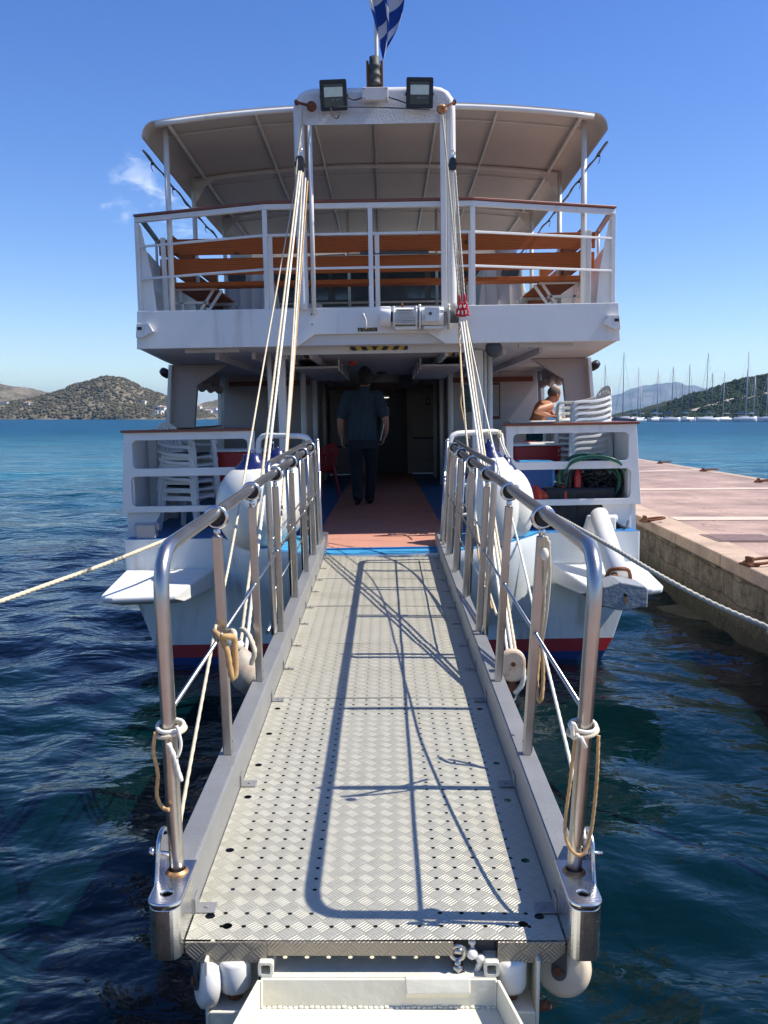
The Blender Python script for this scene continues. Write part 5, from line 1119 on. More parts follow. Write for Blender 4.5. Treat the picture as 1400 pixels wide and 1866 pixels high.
for sg in(-1,1):
    X=2.49 if sg<0 else 2.46; X*=sg
    b=MB(); b.box(X-.022,X+.022,9.44,9.48,UZ1-.02,RZ-.072); 
    b.prism([(X,4.52),(X+sg*.0,UZ1-.01),(X-sg*.17,UZ1-.01),(X-sg*.13,4.0),(X-sg*.03,4.52)],'y',9.485,9.50); b.build('corner_post','white',ferry,bevel=.003)
    # solid side screens going forward and their rail
    MB().loft([[Vector((sg*(ub(y)+.0),y,RZ-.03)),Vector((sg*(ub(y)+.05),y,RZ-.03)),Vector((sg*(ub(y)+.05),y,RZ+.0)),Vector((sg*(ub(y)),y,RZ+.0))] for y in (9.5,12,16,20)],sm=False).build('side_rail_cap','cap',ferry)
    MB().loft([[Vector((sg*(ub(y)+.0),y,UZ1-.02)),Vector((sg*(ub(y)+.03),y,UZ1-.02)),Vector((sg*(ub(y)+.03),y,UZ1+.72)),Vector((sg*(ub(y)),y,UZ1+.72))] for y in (9.75,12,16,20)],sm=False).build('side_screen','white',ferry)
    for y in (10.6,12,13.4,14.8): MB().cyl((sg*(ub(y)+.02),y,UZ1+.7),(sg*(ub(y)+.02),y,RZ-.03),.016,n=8).build('side_rail_post','white',ferry)
# ---------------- canopy
CYs=[9.25,11.35,13.45,15.55,17.4]
def cz(u): # height across, u=-1..1
    return 5.615-.135*abs(u)**2.2
CW=2.26
def csec(y,wf=1.):
    pts=[]
    for i in range(21):
        u=-1+2*i/20; pts.append((u*(CW-.06)*wf,cz(u)))
    # rolled down edges
    for k in range(1,7):
        t=R(15*k+0); pts.append(((CW-.06)*wf+.14*math.sin(t),cz(1)-.16*(1-math.cos(t))))
    L_=[(-x,z) for x,z in pts[:20:-1]]
    return [(x,z) for x,z in L_]+pts
b=MB(); rr=[]
for k in range(34):
    y=9.25+(17.4-9.25)*k/33; wf=1.0+.03*min(1,(y-9.25)/3)
    sg=.012*math.sin((y-9.25)/2.1*2*math.pi)
    s_=csec(y,wf); o_=[Vector((x,y,z+sg*(1-abs(x)/CW))) for x,z in s_]+[Vector((x*1.002,y,z+sg*(1-abs(x)/CW)+.012)) for x,z in s_[::-1]]
    rr.append(o_)
b.loft(rr,sm=True); b.build('canopy_sheet','canvas',ferry)
for y in CYs:
    wf=1.0+.03*min(1,(y-9.25)/3); P=[Vector((x,y,z-.03)) for x,z in csec(y,wf)[6:-6]]
    b=MB(); b.tube(P,.026,10); b.build('canopy_hoop','canopyframe' if y>9.3 else 'white',ferry)
    P=[Vector((x,y+.45,z-.012)) for x,z in csec(y,wf)[6:-6]]
    if y<17: MB().tube(P,.008,6).build('canopy_seam','canopyframe',ferry)
for i,u in enumerate((-.97,-.56,-.19+.0,0.0,.30,.58,.97)[:]):
    if i in(2,): continue
    P=[Vector((u*(CW-.12)*(1+.03*min(1,(y-9.25)/3)),y,cz(u)-.028)) for y in [9.25+.5*k for k in range(17)]]
    MB().tube(P,.022 if abs(u)>.9 else .016,8).build('canopy_purlin','canopyframe' if u not in(0.,) else 'saloon',ferry)
P=[Vector((-.56*.5*CW,y,cz(.28)-.026)) for y in (9.25,12,15,17.4)]
MB().tube(P,.014,8).build('canopy_purlin','canopyframe',ferry)
for sg in(-1,1):
    # front gutter roll and the edge rolled up awning with ties
    rnd=random.Random(8+sg); P=[];rad=[]
    for k in range(60):
        y=9.3+k*.135; P.append(Vector((sg*(CW+.085+  .004*math.sin(k*.8))*(1+.03*min(1,(y-9.25)/3)),y,5.215+.007*math.sin(k*1.1)))); rad.append(.013+.003*math.sin(k*.9)+rnd.uniform(-.003,.003))
    MB().tube(P,rad,8).build('rolled_awning',mat('grey_awning_roll',(.20,.20,.20),.8,var=.3,scale=6),ferry)
    for k in range(7):
        b=MB(); y=9.7+k*1.05; x=sg*(CW+.088)*(1+.03*min(1,(y-9.25)/3)); b.tube(spline([(x,y,5.235),(x+sg*.015,y,5.17),(x,y+.02,5.12)],4),.004,5); b.ball((x,y,5.20),.018,6)
        b.build('awning_tie','rubber',ferry)
    for y in (9.50,11.35,13.45,15.55):
        xx=sg*(2.16 if y<10 else 2.27)
        b=MB(); b.cyl((xx,y,UZ1-.02),(xx,y,5.48),.029,n=14); b.build('canopy_post','white',ferry)
        if y>10: MB().prism([(xx,5.43),(xx-sg*.28,5.47),(xx-sg*.14,5.36),(xx-sg*.03,5.18),(xx,5.16)],'y',y-.01,y+.01).build('canopy_gusset','canopyframe',ferry)
# ---------------- funnels / engine casings with ribs, wheelhouse aft wall on the upper deck
for sg in(-1,1):
    x0,x1=(1.48,2.0) if sg<0 else (1.36,1.92)
    zt_=4.43
    b=MB(); y0_,y1_=11.6,13.2
    b.add([(sg*(x0-.12),y0_,UZ1-.1),(sg*(x1+.10),y0_,UZ1-.1),(sg*(x1-.08),y0_+.12,zt_),(sg*(x0-.0),y0_+.12,zt_),(sg*(x0-.12),y1_,UZ1-.1),(sg*(x1+.10),y1_,UZ1-.1),(sg*(x1-.08),y1_-.1,zt_),(sg*x0,y1_-.1,zt_)],[(0,1,2,3),(4,7,6,5),(0,4,5,1),(1,5,6,2),(2,6,7,3),(3,7,4,0)])
    fu=b.build('funnel_casing','white',ferry,bevel=.02,label=None)
    for k in range(4):
        xx=sg*(x0+.04+k*(x1-x0-.05)/3.3); b=MB(); b.beam((xx,y0_-.012,UZ1),(xx-sg*.02,y0_+.105,zt_-.02),.022,.03,up=(0,1,0)); b.build('casing_rib','canopyframe',fu)
    b=MB(); b.cyl((sg*(x0+.33),y0_+.10,zt_-.12),(sg*(x0+.33),y0_-.04,zt_-.12),.10,.11,20); b.build('exhaust_cowl','grey_dark',fu)
    MB().cyl((sg*(x0+.33),y0_+.4,zt_),(sg*(x0+.33),y0_+.4,zt_+.25),.14,n=18).build('funnel_pipe','canopyframe',fu)
# dark rear of the wheelhouse with windows, poles and equipment
b=MB(); b.box(-1.85,1.85,15.9,16.0,UZ1-.1,5.15); wh=b.build('wheelhouse_bulkhead','grey_dark',ferry)
for x0,x1,z0,z1 in((-1.6,-.9,4.55,5.0),(-.8,-.05,4.55,5.0),(.05,.8,4.55,5.0),(.9,1.6,4.55,5.0)): MB().box(x0,x1,15.88,15.899,z0,z1).build('wheelhouse_window','glass',wh)
for z in (4.40,4.48,5.04): MB().box(-1.8,1.8,15.86,15.9,z,z+.03).build('wheelhouse_trim','saloon',wh)
for x in(-.42,-.13,.83,-.95): MB().cyl((x,12.9,UZ1-.1),(x,12.9,5.4),.02,n=10).build('upper_column','canopyframe',ferry)
MB().box(.42,.72,12.5,12.8,UZ1-.02,3.95).build('deck_locker','grey_dark',ferry,bevel=.02)
MB().box(-1.15,-.80,12.6,12.9,UZ1-.02,4.08).build('deck_locker','white',ferry,bevel=.02)
MB().box(-1.3,1.3,12.0,12.06,UZ1-.15,UZ1+.10).build('deck_coaming','grey_dark',ferry)
# ============================================================ benches on the upper deck
def bench_aft():
    r=fthing('wooden_bench','long varnished pine bench across the upper deck behind the stern railing, seen from behind','bench',(0,9.75,UZ1))
    for z,h_,lb in((4.332,.168,0),(4.128,.175,0)):
        y=9.70-(4.33-z)*-.12
        for (x0,x1) in((-2.33,-.072),(-.068,2.33)):
            MB().box(x0,x1,y,y+.028,z-h_/2,z+h_/2).build('back_plank','wood',r,bevel=.006)
    MB().box(-2.25,2.25,9.86,10.18,3.955,3.985).build('seat','wood',r,bevel=.006)
    MB().box(-2.25,2.25,9.83,9.858,3.940,3.985).build('seat_front_board','wood',r,bevel=.004)
    for x in(-2.28,-1.14,0.0,1.0,2.26):
        b=MB(); b.beam((x,9.74,UZ1-.02),(x,9.685,4.43),.035,.05,up=(1,0,0)); b.beam((x,9.72,3.925),(x,10.16,3.935),.035,.04); b.beam((x,10.1,3.92),(x,9.84,UZ1-.02),.03,.03,up=(1,0,0)); b.build('bench_frame','white',r,bevel=.004)
    b=MB(); b.box(-.18,.55,9.68,9.70,4.218,4.245); b.build('splice_plate','grey_dark',r)
bench_aft()
def bench_side(sg,lb):
    r=fthing('slatted_side_bench',lb,'bench',(sg*2.1,11.2,UZ1-.2),'side benches on the upper deck')
    xo=sg*2.30
    for k,z in enumerate((4.47,4.24)): MB().box(min(xo,xo+sg*.02),max(xo,xo+sg*.02),10.1,13.0,z-.10,z+.10).build('back_plank','wood',r,bevel=.004)
    MB().box(min(sg*1.85,sg*2.28),max(sg*1.85,sg*2.28),10.1,13.0,3.975,4.0).build('seat','wood',r,bevel=.004)
    for y in(10.12,11.5,12.9):
        b=MB(); b.beam((sg*2.34,y,3.955),(sg*1.80,y,3.955),.03,.035,up=(0,0,1)); b.beam((sg*2.28,y,3.80),(sg*1.9,y,3.80),.03,.03); b.beam((sg*1.84,y,3.94),(sg*2.10,y,3.56),.03,.03,up=(0,1,0)); b.beam((sg*1.74,y-.03,3.93),(sg*2.0,y-.03,3.56),.03,.03,up=(0,1,0)); b.beam((sg*2.22,y,3.94),(sg*2.16,y,3.56),.03,.03,up=(0,1,0)); b.beam((sg*2.26,y,3.95),(sg*2.31,y,4.58),.03,.03,up=(0,1,0)); b.build('bench_frame','white',r,bevel=.003)
bench_side(-1,'side bench with crossed white legs on the left side of the upper deck'); bench_side(1,'side bench with crossed white legs on the right side of the upper deck')
# ============================================================ monobloc chairs
def bend(pts,f): return [f(Vector(p)) for p in pts]
def make_chair(name,label,mt,cat='chair',group=None):
    r=thing(name,label,cat,(0,0,0),(0,0,0),group,absolute=False)
    # faces -Y ; seat .43 high
    b=MB(); nx,ny=10,8; top=[];bt=[]
    for j in range(ny+1):
        for i in range(nx+1):
            u=-1+2*i/nx; v=j/ny; x=u*(.215+.02*(1-v)); y=-.21+.42*v; z=.425-.018*(1-u*u)*math.sin(math.pi*min(1,v*1.1))-(.035*(1-v*5)**2 if v<.2 else 0)
            top.append((x,y,z)); bt.append((x,y,z-.006))
    g=lambda i,j:j*(nx+1)+i; fs=[(g(i,j),g(i+1,j),g(i+1,j+1),g(i,j+1)) for j in range(ny) for i in range(nx)]
    m_=len(top); f2=[tuple(q+m_ for q in f)[::-1] for f in fs]
    ed=[g(i,0) for i in range(nx+1)]+[g(nx,j) for j in range(1,ny+1)]+[g(i,ny) for i in range(nx-1,-1,-1)]+[g(0,j) for j in range(ny-1,0,-1)]
    f3=[(ed[k],ed[(k+1)%len(ed)],ed[(k+1)%len(ed)]+m_,ed[k]+m_) for k in range(len(ed))]
    b.add(top+bt,fs+f2+f3,0,True); b.build('seat',mt,r,recalc=True)
    # backrest: rounded plate with vertical slots, curved and reclined
    w=.235; outer=[]
    for k in range(25):
        t=math.pi*k/24; outer.append((w*math.cos(t)*(1-.0*math.sin(t)),.25+.15*math.sin(t)))
    outer=[(w*.86,.0),(w*1.0,.12)]+outer+[(-w*1.0,.12),(-w*.86,.0)]
    holes=[rrect(x-.014,x+.014,.05,.27+.075*math.cos(x*6),.012,2) for x in(-.15,-.075,0,.075,.15)]
    b=MB(); b.plate(outer,holes,.006,Matrix.Identity(4))
    def f(p): 
        x,z=p.x,p.y; y=.205+z*.28+.02*math.sin(z*6)-.42*x*x*(z/.4+.25); return (x,y+p.z,.425+z)
    b.v=[f(Vector(p)) for p in b.v]; b.build('backrest',mt,r)
    P=[]
    for k in range(25):
        t=math.pi*k/24; P.append(f(Vector((w*1.01*math.cos(t),.25+.153*math.sin(t),0))))
    for sx in(-1,1):
        # armrest: flat band from the back top edge sweeping down to the front leg
        q=[Vector((sx*.225,.27,.425+.27)),Vector((sx*.262,.17,.665)),Vector((sx*.277,.04,.645)),Vector((sx*.277,-.13,.640)),Vector((sx*.272,-.205,.622)),Vector((sx*.268,-.235,.56))]
        q=spline(q,4); b=MB(); rr=[]
        for i,p in enumerate(q):
            d=(q[min(i+1,len(q)-1)]-q[max(i-1,0)]).normalized(); s_=Vector((sx,0,0)); n_=s_.cross(d).normalized()
            rr.append([p-s_*.024-n_*.004,p+s_*.020-n_*.004,p+s_*.024-n_*.004-Vector((0,0,.028)),p+s_*.029-Vector((0,0,.028)),p+s_*.027+n_*.004,p-s_*.024+n_*.004])
        b.loft(rr,sm=False); b.build('armrest',mt,r)
        def leg(top,bot,w0,w1):
            b=MB(); rr=[]
            for p,w_ in((top,w0),(bot,w1)):
                x,y,z=p; rr.append([Vector((x-sx*w_,y,z)),Vector((x,y,z)),Vector((x,y+ (w_ if y<0 else -w_),z)),Vector((x-sx*.008,y+(w_ if y<0 else -w_),z)),Vector((x-sx*.008,y+(.008 if y<0 else -.008),z)),Vector((x-sx*w_,y+(.008 if y<0 else -.008),z))])
            b.loft(rr,sm=False); b.build('leg',mt,r)
        leg((sx*.262,-.225,.60),(sx*.285,-.27,0),.062,.042); leg((sx*.225,.235,.46),(sx*.265,.30,0),.06,.042)
        b=MB(); b.box(min(sx*.21,sx*.262),max(sx*.21,sx*.262),-.215,.21,.368,.420); b.build('seat_rail',mt,r)
    return r
proto=make_chair('plastic_chair','x','plastic','chair','stacked white plastic chairs')
used=[False]
def ordinal(k,n): return ['lowest','second','third','fourth','fifth','sixth','seventh','eighth','ninth','tenth','eleventh','twelfth','thirteenth'][k]
def stack(fx,fy,rz,n,dz,desc,z0=0,dx=0,sc=.90):
    for k in range(n):
        o=proto if not used[0] else dup(proto); used[0]=True
        pos='topmost' if k==n-1 else ('lowest' if k==0 else ordinal(k,n)+' from the bottom')
        o['label']='white plastic armchair, %s in the %s'%(pos,desc)
        a=rz+random.uniform(-.02,.02); o.scale=(sc,sc,sc)
        if 'left' in desc and k%2: MB().box(-.19,.19,-.19,.19,.425,.452).build('seat_cushion','trousers',o,bevel=.01)
        o.location=F2W((fx+dx*k+random.uniform(-.004,.004),fy+random.uniform(-.004,.004),DZ+.004+z0+dz*k)); o.rotation_euler=(MR@Matrix.Rotation(a,3,'Z')).to_euler()
stack(2.27,10.02,R(-80),13,.0635,'tall stack by the right stern bulwark')
stack(-2.12,9.78,R(70),6,.088,'stack behind the left stern bulwark')
def onf(o,f,rz,lb):
    o.location=F2W(f); o.rotation_euler=(MR@Matrix.Rotation(rz,3,'Z')).to_euler(); o['label']=lb
rc=make_chair('red_plastic_chair','x','redplastic','chair','red plastic chairs on the main deck')
onf(rc,(1.74,10.75,DZ+.003),R(175),'red plastic chair with its back to the camera behind the right bulwark, left one')
onf(dup(rc),(1.15,11.2,DZ+.003),R(160),'red plastic chair beside the right pipe rail near the white columns')
onf(dup(rc),(-1.02,13.3,DZ+.003),R(-120),'red plastic chair at the left edge of the carpet beside the walking man')
onf(dup(rc),(-1.75,10.8,DZ+.003),R(180),'red plastic chair behind the left fender, back to the camera')
onf(dup(rc),(-1.28,10.95,DZ+.003),R(178),'red plastic chair just left of the left pipe rail')
onf(dup(rc),(2.0,12.2,DZ+.003),R(-20),'red plastic chair between the shirtless man and the bulwark')
def table(f,w,d,rz,lb,mt='redplastic',h=.72,ap=.10):
    r=fthing('deck_table',lb,'table',f,rotz=rz,local=True)
    MB().box(-w/2,w/2,-d/2,d/2,h-.03,h).build('tabletop','plastic',r,bevel=.012)
    MB().box(-w/2+.04,w/2-.04,-d/2+.04,d/2-.04,h-ap,h-.032).build('apron',mt,r,bevel=.01)
    for sx in(-1,1):
        for sy in(-1,1): MB().cyl((sx*(w/2-.08),sy*(d/2-.08),0),(sx*(w/2-.08),sy*(d/2-.08),h-.1),.025,n=10).build('leg',mt,r)
table((1.62,11.35,DZ+.003),.8,.8,0,'white topped table behind the red chair on the right side of the deck',h=.80,ap=.14)
table((1.78,10.35,DZ+.003),.62,.5,.1,'low table with a red skirt just behind the blue box on the right',h=.87,ap=.36)
table((-1.52,10.35,DZ+.003),.85,.5,0,'table with a deep red skirt behind the left fenders',h=.86,ap=.45)
table((-1.55,11.5,DZ+.003),1.0,.8,0,'white topped table under the left side of the deck house',h=.74)
table((2.28,13.5,DZ+.003),.75,.6,0,'high white table the shirtless man leans on',mt='plastic',h=1.10)
# small shelf table in front of the left red chairs
# ============================================================ fenders
def fender(name,c,r,ln,tilt,label,group,ends='navyvinyl',n=36):
    o=fthing(name,label,'fender',c,group); ax=Vector(tilt).normalized(); c=Vector(c)
    prof=[]
    L2=ln/2
    for k in range(19):
        t=math.pi*k/18; prof.append((max(.001,r*math.sin(t)**(.85)),-L2*math.cos(t)))
    MB().lathe(prof,c,ax,n).build('body','vinyl',o)
    for s in(1,-1):
        e=c+ax*(L2*s)
        if s<0 and name=='ball_fender': continue
        MB().lathe([(r*.66,-.10),(r*.56,-.05),(r*.36,.02),(r*.24,.06),(r*.22,.11),(0,.115)],e-ax*(.02*s),ax*s,24).build('end_cap',ends,o)
        b=MB(); u,v,_=yaxis(ax); m=e+ax*(.085*s); b.tube([m+u*(.032*math.cos(t))+ax*(.034*math.sin(t)*s) for t in [2*math.pi*i/14 for i in range(14)]],.013,8,closed=True); b.build('lanyard_eye',ends,o)
    return o
f1=B(468,924,8.42); f2=B(500,912,8.70)
fender('ball_fender',tuple(f1),.385,.84,(-.05,-.05,1),'big white round fender hanging nearest the left handrail','fenders hung over the stern')
fender('ball_fender',tuple(f2),.33,.82,(.10,0,1),'white round fender partly hidden behind the bigger left one','fenders hung over the stern')
f3=B(897,914,8.28); f4=B(930,918,8.70)
fender('long_fender',tuple(f3),.25,.92,(-.05,.02,1),'white elongated fender nearest the right handrail','fenders hung over the stern')
fender('long_fender',tuple(f4),.235,.72,(-.10,.0,1),'white elongated fender with navy ends hanging behind the nearer right one','fenders hung over the stern')
def wrope(name,pts,r,mt,lab,grp=None,cat='rope',tw=50,dp=.12,n=8,step=None,straight=False):
    P=[Vector(p) for p in pts]; P=P if straight else spline(P,6); P=resample(P,step or max(.012,r*1.3))
    o=MB().tube(P,r,n,twist=tw,depth=dp).build(name,mt,loc=tuple(P[0])); tag(o,lab,cat,grp); return o
wrope('fender_lanyard',[UY(498,802,9.0),UY(494,820,8.9),UY(484,845,8.7),UY(478,858,8.55)],.013,'navyvinyl','dark lanyard from the left pipe rail down to the big round fender','fender lanyards','lanyard')
for k,(a,b2) in enumerate((((910,787,8.97),(924,833,8.75)),((915,790,8.97),(929,834,8.74)))):
    wrope('fender_lanyard',[UY(*a),UY(a[0]+3,a[1]+20,8.85),UY(*b2)],.008,'rope_white',['left strand of the lanyard tied from the right pipe rail to the navy fender end','right strand of the lanyard tied from the right pipe rail to the navy fender end'][k],'fender lanyards','lanyard')
wrope('fender_lanyard',[UY(868,790,8.95),UY(870,808,8.8),UY(872,826,8.5)],.008,'rope_white','short lanyard holding the nearer right fender','fender lanyards','lanyard')
for k,px in enumerate((854,892,911)):
    c=UY(px,792,8.93); root=MB().tube([c+Vector((.006*math.sin(i*.9)+(-.014+.004*(i//12)),.037*math.cos(2*math.pi*i/12),.037*math.sin(2*math.pi*i/12))) for i in range(60)],.0075,6).build('rope_hitch','rope',loc=tuple(c))
    tag(root,['rope hitch wound on the right pipe rail at its left end','rope hitch wound on the middle of the right pipe rail','rope hitch at the right end of the right pipe rail'][k],'hitch','rope hitches on the pipe rail')
# ============================================================ hoist tackle ropes
TL='left tackle rope '; GRP='hoist ropes of the gangway'
ub_=UY(548,292,8.72)
def block(name,c,r,label,mt,ax=(0,1,0),w=.05,grp=None):
    o=thing(name,label,'pulley block',tuple(c),(0,0,0),grp); c=Vector(c); a=Vector(ax).normalized()
    for s in(-1,1): MB().plate(rrect(-r*.62,r*.62,-r*1.25,r*1.25,r*.55,5),[],.010,Matrix.Translation(c+Vector((0,w*.4*s,0)))@XZ,bevel=.003).build('cheek',mt,o)
    MB().lathe([(r*.8,-w*.35),(r*.62,0),(r*.8,w*.35)],c,a,22).build('sheave','black',o)
    b=MB(); b.beam(c+Vector((0,0,r*.9)),c+Vector((0,0,r*1.8)),.03,.02,up=(0,1,0)); b.tube([c+Vector((.022*math.cos(t),0,r*1.8+.02+.022*math.sin(t))) for t in [2*math.pi*i/14 for i in range(14)]],.006,7,closed=True); b.build('shackle','polished',o)
    return o
block('upper_pulley_block',UY(547,300,8.76),.060,'dark weathered pulley block hanging on the left leg of the gantry',mat('dark_block',(.05,.045,.04),.6,var=.4,scale=12),(.15,1,0),.06,'upper pulley blocks')
block('upper_pulley_block',UY(825,300,8.76),.048,'black pulley block hanging on the right leg of the gantry','black',(-.1,1,0),.055,'upper pulley blocks')
# left lower block lashed to the outside of the beam
lb=thing('lower_pulley_block','stained wooden shelled pulley block lashed to the left beam of the gangway','pulley block',tuple(UY(440,1222,4.0)))
c=UY(442,1218,4.02)
MB().lathe([(0,-.11),(.05,-.105),(.07,-.06),(.075,0),(.066,.05),(.045,.095),(0,.10)],c,(-.45,.05,1),20).build('shell',mat('stained_block',(.42,.36,.28),.6,var=.3,scale=15,stain=(.25,.10,.05),stain_amt=.9,stain_scale=14),lb)
b=MB(); b.tube([c+Vector((.06+.022*math.cos(t),0,-.10+.05*math.sin(t))) for t in [2*math.pi*i/16 for i in range(16)]],.010,8,closed=True); b.build('shackle','rust',lb)
MB().lathe([(.03,0),(.045,.02),(.03,.04)],c+Vector((-.03,-.02,.10)),(0,0,1),16).build('becket',"rope_white",lb)
rb=thing('lower_pulley_block','rust stained white pulley block shackled to the right beam of the gangway','pulley block',tuple(UY(935,1215,4.05)))
c=UY(934,1212,4.05); T=Matrix.Translation(c)@XZ
MB().plate(rrect(-.048,.048,-.065,.065,.045,6),[],.05,T,bevel=.012).build('cheek','rustsheave',rb)
MB().cyl(c+Vector((0,-.032,.012)),c+Vector((0,.03,.012)),.011,n=10).build('axle_pin','rust',rb)
MB().box(c.x-.014,c.x+.014,c.y-.01,c.y+.02,c.z-.13,c.z-.05).build('strap','rust',rb,bevel=.003)
b=MB(); b.tube([c+Vector((.004+.020*math.cos(t),-.0,-.145+.028*math.sin(t))) for t in [2*math.pi*i/16 for i in range(16)]],.008,8,closed=True); b.build('shackle','polished',rb)
b=MB(); b.tube(resample(spline([c+Vector((.045,0,.02)),c+Vector((.052,-.01,-.05)),c+Vector((.040,-.01,-.10)),c+Vector((.01,-.01,-.135))],6),.01),.012,8,twist=60,depth=.12); b.build('becket_rope','rope_white',rb)
LY=4.05
def sag(a,b2,s,n=9,wob=0,seed=0):
    rnd=random.Random(seed); out=[]
    for k in range(n+1):
        t=k/n; p=a.lerp(b2,t); p=p+Vector((rnd.uniform(-wob,wob),0,-s*4*t*(1-t))); out.append(p)
    return out
L_=[((545,312,8.74),(436,1194,LY),.0085,'rope','thick left strand of the tackle'),((549,312,8.74),(447,1196,LY),.0085,'rope_white','second left strand of the tackle'),
((552,315,8.76),(478,1140,4.9),.0075,'rope','third left strand of the tackle'),((557,325,8.78),(492,1108,5.2),.0075,'rope_white','fourth left strand of the tackle'),((561,330,8.78),(512,1078,5.5),.007,'rope_tan','yellowish fifth left strand of the tackle')]
for i,(a,b2,r_,mt,lb_) in enumerate(L_):
    en=UY(*b2) if i<2 else G(-.598-.012*(i-2),2.72+.09*(i-2),gz(-.02))
    wrope('hoist_rope',sag(UY(*a),en,.03),r_,mt,lb_+', from the upper block to the left gangway beam',GRP,tw=45)
b=MB(); b.box(-.590,-.578,2.66,2.98,BH-.09,BH-.02); b.cyl((-.584,2.72,BH-.03),(-.625,2.72,BH-.03),.010,n=10); b.cyl((-.584,2.90,BH-.03),(-.625,2.90,BH-.03),.010,n=10); b.cyl((-.625,2.62,BH-.02),(-.625,3.0,BH-.02),.012,n=10); b.build('beam_cleat','steel',gang)
wrope('topping_rope',[UY(540,330,8.7),UY(490,610,6.4),UY(430,960,3.9),UY(396,1128,3.1),UY(340,1430,2.42),UY(326,1520,2.30)],.0055,'rope','thin rope from the left upper block to the near left end of the gangway',GRP,straight=False)
wrope('hoist_rope',[UY(557,198,8.82),UY(549,240,8.78),UY(541,300,8.73),UY(538,345,8.71)],.0075,'rope','short rope from the left orange pulley down to the dark block',GRP)
wrope('hoist_rope',[UY(548,196,8.82),UY(548,285,8.77)],.005,'rope_white','thin wire above the dark left pulley block',GRP,straight=True)
# right side
for i,(a,b2,mt) in enumerate((((822,310,8.74),(836,556,8.74),'rope'),((825,310,8.74),(840,556,8.74),'rope_white'),((828,310,8.74),(844,556,8.74),'rope'),((830,312,8.74),(848,556,8.74),'rope_white'))):
    wrope('hoist_rope',sag(UY(*a),UY(*b2),0,4),.0065,mt,['first','second','third','fourth'][i]+' strand from the left between the right gantry block and the red shackles',GRP,straight=True)
wrope('hoist_rope',[UY(806,206,8.80),UY(815,300,8.74),UY(826,420,8.70),UY(838,560,8.70)],.008,'rope','slanting rope from the right orange pulley down past the bundle',GRP)
wrope('hoist_rope',[UY(824,196,8.84),UY(826,292,8.77)],.005,'rope_white','thin wire above the black right pulley block',GRP,straight=True)
rs_=thing('shackle_cluster','cluster of red painted shackles where the right ropes meet the hoist drum','shackles',tuple(UY(843,572,8.72)))
for k,(dx,dz) in enumerate(((-.035,.0),(.0,-.01),(.035,.0),(-.02,.05),(.02,.055))):
    c=UY(843,568,8.70)+Vector((dx,-.01*k,dz)); b=MB(); b.tube([c+Vector((.020*math.cos(t),.01*math.sin(t),.032*math.sin(t))) for t in [2*math.pi*i/14 for i in range(14)]],.010,8,closed=True); b.cyl(c+Vector((-.03,0,-.03)),c+Vector((.03,0,-.03)),.012,n=8); b.build('shackle','redshackle',rs_)
for k,dx in enumerate((-.03,.022)):
    c=UY(843,556,8.70)+Vector((dx,0,0)); MB().lathe([(0,0),(.016,.02),(.013,.09),(0,.11)],c,(0,0,1),10).build('socket','redshackle',rs_)
for i,(a,b2,r_,mt,s_,lb_) in enumerate((((840,585,8.70),(926,1196,4.07),.0075,'rope_white',.0,'right tackle strand running to the left side of the stained block'),((845,585,8.70),(934,1192,4.07),.008,'rope_white',0,'middle right tackle strand running to the stained block'),
    ((850,585,8.70),(941,1194,4.07),.0075,'rope',0,'right tackle strand running to the right side of the stained block'))):
    wrope('hoist_rope',sag(UY(*a),UY(*b2),.03*(i),wob=.0),r_,mt,lb_,GRP,tw=45)
wrope('hoist_rope',[UY(838,590,8.70),UY(839,640,8.5),UY(843,700,8.2),UY(846,740,8.0),UY(850,790,7.8),UY(862,900,7.0),UY(880,1030,5.6),UY(905,1120,4.7)],.0075,'rope','slack cream rope wandering left of the right tackle',GRP)
wrope('hoist_rope',[UY(836,590,8.70),UY(841,700,8.2),UY(840,735,8.1),UY(848,780,7.9),UY(858,880,7.2),UY(872,1010,5.9),UY(897,1110,4.9)],.006,'rope_tan','second slack rope twisted beside the right tackle',GRP)
wrope('topping_rope',[UY(851,590,8.70),UY(872,690,7.7),UY(896,800,6.4),UY(945,990,4.2),UY(975,1120,3.4),UY(1042,1400,2.5),UY(1066,1530,2.28)],.0055,'rope_white','thin rope from the hoist to the near right end of the gangway',GRP)
wrope('hoist_rope',[UY(853,592,8.72),UY(862,630,8.6),UY(884,740,8.45),UY(900,815,8.3)],.004,'grey_dark','thin dark wire slanting right of the right tackle',GRP,dp=0)
# coils of tan rope on the second left post and on right post two
cl=thing('rope_coil','coil of tan rope hung over the second left gangway post','rope coil',tuple(G(-.55,.9,gz(.35))))
def gp(px,py,Y): return UY(px,py,Y)
b=MB(); b.tube(resample(spline([gp(390,1150,3.02),gp(402,1162,2.98),gp(414,1185,2.97),gp(420,1220,2.97),gp(425,1237,2.97),gp(430,1225,2.98),gp(429,1190,2.98),gp(427,1163,2.98),gp(415,1160,2.96),gp(402,1160,2.96)],7),.012),.0105,9,twist=60,depth=.13); b.build('loop','rope_tan',cl)
b=MB(); b.tube(resample(spline([gp(416,1152,3.2),gp(424,1150,3.15),gp(428,1160,3.0),gp(424,1195,3.0),gp(427,1228,3.0)],7),.012),.0095,9,twist=60,depth=.13); b.build('loop','rope',cl)
b=MB(); b.tube(resample(spline([gp(438,1146,3.9),gp(450,1152,3.85),gp(460,1172,3.8),gp(464,1190,3.78),gp(458,1210,3.8)],7),.012),.011,9,twist=60,depth=.13); b.build('tail','rope',cl)
cr=thing('rope_coil','hank of tan rope hanging behind the second right gangway post','rope coil',tuple(G(.55,.9,gz(.35))))
